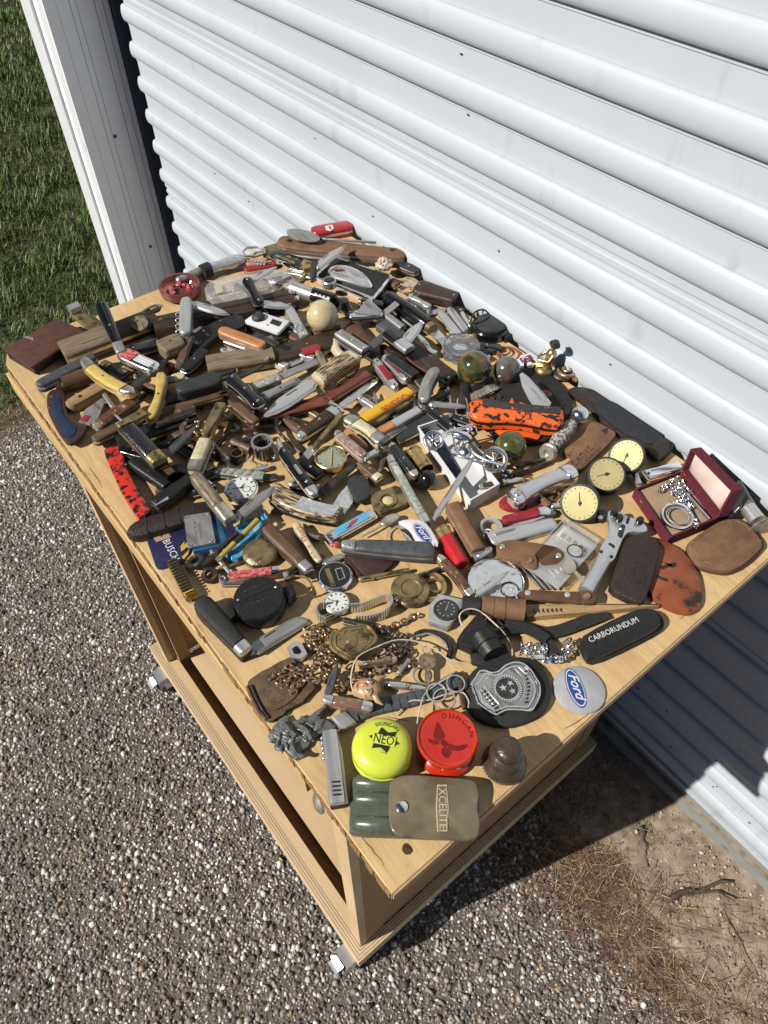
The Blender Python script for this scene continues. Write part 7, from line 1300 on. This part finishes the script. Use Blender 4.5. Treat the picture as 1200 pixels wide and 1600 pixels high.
for k in range(34):
    q = random.uniform(0, 1); c_ = U(430+q*70+random.uniform(-8, 8), 1160-q*28+random.uniform(-14, 14), H(.006)); a_ = random.uniform(0, 6.28); l_ = random.uniform(.003, .007); d_ = Vector((math.cos(a_), math.sin(a_), random.uniform(-.2, .4)))*l_; g.tube([c_-d_, c_, c_+d_], [.0008, random.uniform(.0018, .0032), .0008], 6)
t.p('figures', g, 'pewter', kind='stuff', smooth=60)
for P in ([(440, 1128), (452, 1140), (462, 1150)], [(462, 1132), (478, 1140), (486, 1156)], [(455, 1160), (462, 1178), (474, 1182)], [(494, 1118), (504, 1108), (509, 1103)]): cord(t, 'limb', P, .0022, 'pewter', .010)
t = thing_at('belt_fitting', 'curved shiny black metal fitting above the yellow yo-yo', 'fitting', (538, 1132), 0)
a, b = U(522, 1124, H(.002)), U(534, 1142, H(.002)); t.p('curve', G().slab(pix([(516, 1120), (540, 1110), (558, 1128), (535, 1142)], .008), H(.002), H(.009), .003), 'dullsteel')
t = thing_at('link_bracelet', 'flat grey metal link bracelet running towards the badge', 'bracelet', (635, 1098), 0)
band(t, [(532, 1120), (556, 1116), (576, 1108), (600, 1102), (628, 1096), (658, 1088), (684, 1078), (706, 1066), (720, 1058)], .004, .0155, 'slate', .005, 15)
t = knife0('small abalone penknife with upright blade below the bronze badge', (505, 1092), (583, 1104), 16, 'abalone', .006, h=.012, sh='pen', bo='steel', bf=(.2, .22), pins=0, blades=[((511, 1090), (527, 1034), 14, 'clip', 'slate', .014)])
# carved face charm
t = thing_at('face_charm', 'small carved ivory grinning face charm with pointed ears', 'charm', (576, 1075), .004)
c = U(577, 1078, H(.012)); ex = (U(552, 1075, H(.012))-U(600, 1080, H(.012))).normalized(); ey = Vector((0, 0, 1)).cross(ex)
g = G().ball(c, .0125, 22, 14, .75); g.v = [tuple(c+(Vector(v)-c)+ex*max(0, (Vector(v)-c).dot(ex))*.35) for v in g.v]; t.p('head', g, 'skin', smooth=80)
def FP_(a, b, h_): return c+ex*a+ey*b+Vector((0, 0, h_))
for s_ in (-1, 1):
    t.p('eye', G().ball(FP_(.001, .0052*s_, .0082), .0022, 10, 7), 'white_print'); t.p('pupil', G().ball(FP_(.0015, .0053*s_, .0101), .001, 8, 5), 'black_print'); t.p('brow', G().tube([FP_(-.0025, .002*s_, .0092), FP_(-.004, .0055*s_, .0082), FP_(-.002, .009*s_, .006)], .0008, 6), 'darksteel'); t.p('ear', G().tube([FP_(-.007, .008*s_, .004), FP_(-.010, .013*s_, .004), FP_(-.016, .016*s_, .003)], [.0036, .0028, .0006], 8), 'skin', smooth=70)
t.p('nose', G().tube([FP_(.002, 0, .009), FP_(.006, 0, .0105), FP_(.0085, 0, .009)], [.0012, .002, .0015], 8), 'skin', smooth=70); t.p('mouth', G().tube([FP_(.010, -.005, .0052), FP_(.0125, 0, .0062), FP_(.010, .005, .0052)], .0013, 6), 'red_print', smooth=70)
t = thing_at('bronze_badge', 'embossed bronze badge lying on the tangled chains', 'badge', (552, 1002), .01)
BP = [(513, 1005), (514, 992), (520, 984), (528, 985), (536, 978), (552, 976), (566, 974), (578, 976), (586, 986), (592, 996), (587, 1006), (578, 1012), (568, 1022), (556, 1030), (542, 1030), (528, 1022), (516, 1014)]
flat(t, 'shield', BP, .011, .0145, 'old_brass', .0012, 1); bc = (551, 1002)
for f, z_ in ((.9, .0148), (.72, .0152)): cord(t, 'border', [(bc[0]+(x-bc[0])*f, bc[1]+(y-bc[1])*f) for x, y in BP]+[(bc[0]+(BP[0][0]-bc[0])*f, bc[1]+(BP[0][1]-bc[1])*f)], .0007, 'brass', z_, 2)
lat(t, 'seal', (545, 1002), .0146, [(.0095, 0), (.009, .001), (.007, .0006), (.003, .0008), (.0015, .002), (.0003, .0022)], 'old_brass', n=26)
for k in range(11): a_ = k*.571; x, y = 548+27*math.cos(a_)*.8, 1002+17*math.sin(a_); flat(t, 'raised_mark', [(x, y), (x+4, y-1), (x+4, y+1), (x, y+2)], .0146, .0154, 'brass', 0)
# chains
t = thing_at('bronze_chain', 'heap of fine bronze curb chain left of the bronze badge', 'chain', (490, 1005), 0)
chain(t, [(478, 985), (500, 978), (512, 990), (495, 998), (478, 1000), (488, 1012), (505, 1010), (512, 1022), (496, 1026), (486, 1034), (500, 1038), (510, 1030), (522, 1036), (506, 1018), (484, 1008), (480, 992), (496, 984), (510, 996), (500, 1030), (516, 1036), (524, 1030), (532, 1036)], [.004, .004, .006, .008, .006, .004]+[.006, .009]*8, .0068, .0052, .00105, 'bronze', spread=.0022, jit=.5)
t = thing_at('bronze_chain', 'longer bronze chain spread over the torn leather patch', 'chain', (470, 1055), .004)
chain(t, [(428, 1058), (445, 1048), (470, 1046), (500, 1044), (520, 1050), (508, 1062), (480, 1060), (450, 1060), (432, 1068), (445, 1076), (462, 1070), (452, 1082), (470, 1070), (495, 1066), (520, 1064), (535, 1072), (560, 1062)], .008, .0075, .0056, .0012, 'bronze', spread=.0018, jit=.4)
t = thing_at('bronze_chain', 'copper coloured chain end leading up to the square watch head', 'chain', (620, 975), 0)
chain(t, [(585, 978), (600, 985), (614, 978), (630, 972), (648, 962), (655, 962)], .004, .0078, .006, .0013, 'bronze', jit=.15); chain(t, [(550, 1056), (580, 1052), (610, 1046), (640, 1040), (660, 1040)], .004, .0078, .006, .0013, 'bronze', jit=.15)
chain(t, [(520, 1080), (545, 1072), (560, 1068)], .004, .0074, .0058, .0012, 'bronze', jit=.2)
t = thing_at('black_chain', 'black steel watch chain right of the bronze badge', 'chain', (615, 1000), 0)
chain(t, [(588, 992), (600, 984), (612, 990), (604, 1002), (618, 1000), (630, 992), (640, 1002), (628, 1012), (612, 1010), (600, 1016), (620, 1020), (636, 1014), (628, 1030), (612, 1026), (590, 1028), (575, 1040), (565, 1058)], .006, .0066, .005, .0011, 'darksteel', spread=.0018, jit=.4)
cord(t, 'snap_hook', [(583, 1030), (588, 1044), (598, 1046), (604, 1036), (600, 1024)], .0014, 'nickel', .006)
t = thing_at('cord_ring', 'black braided cord loop beside the brown key', 'cord', (685, 995), 0); cord(t, 'loop', [(648, 992), (662, 986), (682, 990), (698, 1000), (704, 1014), (700, 1028)], .0028, 'matt_black', .003); cord(t, 'highlight_braid', [(650, 994), (668, 990), (688, 998), (699, 1012)], .0012, 'dullsteel', .0065)
t = thing_at('key', 'small brown brass key on a wire ring', 'key', (668, 1040), .004)
flat(t, 'bow', [(654, 1028), (660, 1020), (674, 1020), (682, 1030), (680, 1040), (672, 1046), (664, 1046), (655, 1040)], .008, .010, 'bronze', .0005, 1); flat(t, 'shank', [(664, 1045), (672, 1045), (671, 1072), (666, 1074), (664, 1060)], .008, .010, 'bronze', .0003); ringp(t, 'wire_ring', (667, 1015), 6, .0008, 'chrome', .008)
t = thing_at('split_rings', 'pair of steel split rings below the brown key', 'key ring', (680, 1085), 0); ringp(t, 'split_ring', (682, 1082), 15, .0012, 'steel', .008); ringp(t, 'split_ring', (660, 1055), 14, .0011, 'dullsteel', .004); ringp(t, 'split_ring', (694, 1092), 17, .001, 'steel', .007)
t = thing_at('belt_clasp', 'small chrome square clasp beside the fine bronze chain', 'clasp', (464, 1018), 0)
P = [(448, 1012), (462, 1002), (472, 1006), (480, 1022), (470, 1030), (454, 1028)]
o = pix(P, .008); g = G(); A_ = o; cx_ = sum(p[0] for p in o)/6; cy_ = sum(p[1] for p in o)/6; I_ = [(cx_+(x-cx_)*.5, cy_+(y-cy_)*.5) for x, y in o]
g.rings([[(x, y, H(.001)) for x, y in A_], [(x, y, H(.009)) for x, y in A_], [(x, y, H(.009)) for x, y in I_], [(x, y, H(.001)) for x, y in I_]], closed=True); t.p('frame', g, 'steel', smooth=0)
t = thing_at('leather_patch', 'torn rough brown leather holster patch under the chain', 'leather patch', (440, 1088), 0)
P = [(384, 1068), (396, 1058), (414, 1048), (440, 1034), (456, 1026), (464, 1038), (468, 1052), (490, 1066), (494, 1076), (484, 1088), (470, 1100), (452, 1108), (440, 1120), (424, 1128), (412, 1124), (402, 1108), (392, 1090)]
o = pix(P, .004, 1); o = [(x+random.uniform(-.0009, .0009), y+random.uniform(-.0009, .0009)) for x, y in o]; t.p('hide', G().slab(o, H(.0), H(.006), .001), 'torn_leather', smooth=20)
flat(t, 'inner_panel', [(398, 1066), (412, 1056), (424, 1052), (438, 1062), (458, 1076), (470, 1080), (452, 1098), (430, 1110), (418, 1108), (406, 1092)], .0062, .0078, 'torn_leather', .0008, 1); cord(t, 'stitched_seam', [(386, 1072), (394, 1092), (404, 1110), (416, 1124)], .0016, 'torn_leather', .006); cord(t, 'stitched_seam', [(392, 1070), (402, 1094), (412, 1112), (420, 1122)], .0012, 'leather_dark', .0072)
t = thing_at('string', 'off-white yo-yo string looping over the chains and charm', 'string', (600, 1040), .01)
cord(t, 'string', [(556, 1090), (549, 1070), (550, 1048), (560, 1026), (590, 1010), (620, 1000), (650, 1002), (680, 1015), (705, 1032), (735, 1036)], .00085, 'string', [.006, .012, .016, .018, .016, .014, .012, .010, .008, .006])
t = thing_at('string', 'pale string knotted through the split rings to the red yo-yo', 'string', (680, 1110), .01)
cord(t, 'string', [(656, 1190), (650, 1160), (652, 1130), (658, 1100), (668, 1080), (700, 1058), (712, 1050)], .00085, 'string', [.004, .010, .014, .012, .008, .010, .006]); cord(t, 'string', [(620, 1118), (640, 1096), (668, 1094), (700, 1084), (722, 1082), (732, 1094), (732, 1106)], .00085, 'string', [.002, .006, .008, .009, .009, .008, .004]); cord(t, 'string', [(690, 1212), (694, 1200), (716, 1200), (728, 1192)], .0009, 'string', [.004, .010, .012, .010])
t = thing_at('string', 'white cord loop over the black buckle', 'string', (760, 960), .01); cord(t, 'string', [(722, 978), (718, 962), (730, 952), (748, 954), (768, 970), (788, 990), (799, 1010), (801, 1024)], .0009, 'string', [.018, .022, .022, .022, .018, .016, .012, .008])
# ================================================================== more small pieces worked in between the bigger ones
more = [
 ((330, 505), (300, 522), 9, 'steel', 'small bright steel blade beside the skeleton tool holes'), ((352, 468), (392, 458), 10, 'dullsteel', 'dull steel bar lying across the plastic bag edge'),
 ((268, 500), (305, 492), 9, 'darksteel', 'thin dark bar in front of the pink glass dish'), ((446, 508), (484, 530), 8, 'steel', 'bright thin steel bar below the grey ribbed multi-tool'),
 ((520, 470), (548, 492), 11, 'gloss_black', 'black glossy stub between marble and silver telescope'), ((566, 480), (590, 500), 9, 'white_steel', 'pale steel bar before the steel folding stand'),
 ((590, 430), (622, 446), 12, 'brown_wood', 'brown wooden stub under the clear glass lump'), ((640, 462), (672, 480), 9, 'steel', 'bright steel strip under the maroon folding tool'),
 ((690, 470), (722, 486), 10, 'darksteel', 'dark strip between maroon tool and black wire compass'), ((730, 540), (764, 560), 10, 'charcoal', 'charcoal block behind the amber marble'),
 ((596, 540), (628, 566), 11, 'leather_maroon', 'maroon handle tip by the red inlaid tool'), ((560, 620), (590, 640), 8, 'steel', 'bright little bar behind the yellow knife end'),
 ((500, 620), (536, 606), 9, 'nickel', 'nickel strip beside the darker red wooden strip'), ((440, 610), (478, 636), 8, 'greysteel', 'grey steel strip crossing the flat red razor handle'),
 ((410, 560), (450, 572), 9, 'steel', 'bright steel strip beneath the tan handle joint'), ((330, 590), (372, 575), 9, 'charcoal', 'charcoal bar between tan handle and silver pinned knife'),
 ((280, 620), (322, 634), 9, 'brown_wood', 'brown strip crossing under the charcoal oval handle'), ((256, 650), (300, 628), 9, 'greysteel', 'grey blade between ivory slab and black handle'),
 ((220, 660), (262, 640), 10, 'dark_wood', 'dark wooden strip crossing near the brass awl blade'), ((170, 600), (214, 588), 9, 'darksteel', 'dark bar under the yellow toothpick knife middle'),
 ((134, 576), (168, 592), 9, 'brown_wood', 'brown strip between slate knife and yellow toothpick knife'), ((180, 640), (160, 612), 8, 'dullsteel', 'dull steel strip beside the pale tan drilled handle'),
 ((262, 690), (300, 712), 9, 'darksteel', 'dark file end by the rusty open-end wrench'), ((330, 690), (356, 720), 9, 'old_brass', 'dim brass bar under the broken bone knife'),
 ((380, 740), (420, 728), 8, 'steel', 'bright steel strip below the socket tube'), ((430, 716), (410, 690), 8, 'darksteel', 'dark strip between socket and silver emblem knife'),
 ((300, 770), (338, 760), 10, 'black', 'black strip crossing under the worn horn knife'), ((452, 756), (500, 762), 9, 'charcoal', 'charcoal strip above the curved mottled handle'),
 ((560, 700), (580, 680), 8, 'rust', 'rust brown strip below the white ivory knife'), ((620, 740), (600, 716), 9, 'dark_wood', 'dark wooden strip beside the stippled black knife'),
 ((640, 650), (680, 636), 9, 'white_steel', 'pale steel strip behind the white box corner'), ((700, 650), (742, 664), 10, 'black', 'black strip between white box and camouflage sheath'),
 ((690, 620), (670, 650), 9, 'dark_wood', 'dark wooden strip by the stippled knife bolster'), ((748, 760), (790, 752), 9, 'darksteel', 'dark strip at the near corner of the white box'),
 ((830, 765), (860, 790), 9, 'leather_tan', 'tan leather strip below the bright chrome folding tool'), ((740, 872), (768, 858), 10, 'steel', 'bright steel corner between orange brown knife and key holder'),
 ((560, 905), (640, 890), 6, 'old_brass', 'long thin brass strip above the watch band'), ((640, 905), (695, 885), 5, 'darksteel', 'long thin dark strip leading to the shotgun shell'),
 ((500, 840), (474, 832), 7, 'rust', 'small rust brown strip above the white red-lettered knife'), ((444, 900), (470, 880), 10, 'charcoal', 'charcoal strip under the brown wooden knife bolster'),
 ((348, 808), (378, 798), 12, 'navy', 'navy folded packet beneath the worn horn knife'), ((330, 860), (350, 884), 7, 'nickel', 'nickel strip between the blue packet and the black rings'),
 ((536, 968), (574, 978), 8, 'darksteel', 'dark clasp bar under the wrist watch'), ((560, 1040), (620, 1030), 8, 'bronze', 'bronze buckle bar among the bronze chains'),
 ((640, 1030), (622, 1052), 8, 'dullsteel', 'dull steel link near the small brown key'), ((600, 1068), (640, 1072), 9, 'steel', 'bright steel bar behind the carved face charm'),
 ((396, 452), (376, 470), 8, 'pearl', 'pearly strip below the black two-bladed knife'), ((424, 440), (460, 450), 8, 'skin', 'pink strip seen through the plastic bag'),
 ((540, 380), (580, 388), 7, 'steel', 'thin bright blade edge above the brown pruning knife'), ((448, 424), (478, 430), 8, 'nickel', 'nickel bar between the brass charm and the black tin'),
]
for i, (a, b, w_, m_, lab) in enumerate(more):
    md = Vector(((a[0]+b[0])/2, (a[1]+b[1])/2)); e = (Vector(b)-Vector(a))*.75
    bl = [(tuple(Vector(b)-e*.1), tuple(Vector(b)+e), w_*.8, ('clip', 'spear', 'sheep')[i % 3], ('steel', 'dullsteel', 'greysteel')[i % 3])] if i % 4 == 1 and i > 10 else ()
    bl = bl or (sprung(a, b, i+2, w_) if a[1] < 860 else ()); knife(lab, a, b, w_, m_, .0, .001, lift=.002, h=.005+.0022*(i % 4), sh=('pen', 'sq', 'coke', 'taper', 'dog')[i % 5], pins=(i % 3), liner=('steel', 'dullsteel')[i % 2], bo=(None, 'nickel', None, 'steel')[i % 4], bf=(.15, .12), pm='chrome', blades=bl)
for i, (c, r_, m_, lab) in enumerate((((430, 478), 5, 'brass', 'tiny brass ring by the black two-bladed knife'), ((548, 512), 6, 'chrome', 'tiny chrome ring beneath the embossed leather knife'), ((470, 600), 5, 'nickel', 'tiny nickel ring beside the wide grey blade'), ((540, 708), 5, 'chrome', 'tiny chrome ring right of the round brass compass'), ((650, 676), 6, 'steel', 'tiny steel ring at the corner of the white box'), ((352, 640), 6, 'darksteel', 'small dark washer under the black silver pinned knife'), ((590, 668), 5, 'brass', 'tiny brass ring by the grey knife with orange tip'), ((500, 870), 6, 'bronze', 'small bronze ring by the black dial watch'), ((736, 676), 6, 'gloss_black', 'small black ring beside the camouflage sheath'), ((700, 560), 5, 'chrome', 'tiny chrome ring between sheath and clear yo-yo'))):
    t = thing_at('ring', lab, 'ring', c, 0); ringp(t, 'ring', c, r_, .0012, m_, .001, (.2, -.1, 1))
# scars, stains and screws of the table itself
tbl = next(o for o in COL.objects if o.name == 'work_table'); t = T.__new__(T); t.o = tbl; t.org = tbl.location.copy()
for i, (a, b) in enumerate((((140, 730), (160, 762)), ((560, 1300), (600, 1352)), ((700, 1330), (720, 1300)), ((880, 1140), (930, 1110)), ((1060, 970), (1100, 930)), ((600, 1120), (640, 1126)), ((60, 610), (90, 640)))):
    A_, B_ = U(*a, .7702), U(*b, .7702); t.p('scratch', G().tube([A_.lerp(B_, k/6)+Vector((random.uniform(-1, 1), random.uniform(-1, 1), 0))*.0008 for k in range(7)], [.0001, .0003, .0004, .0004, .0003, .0002, .0001], 4), 'dark_wood')
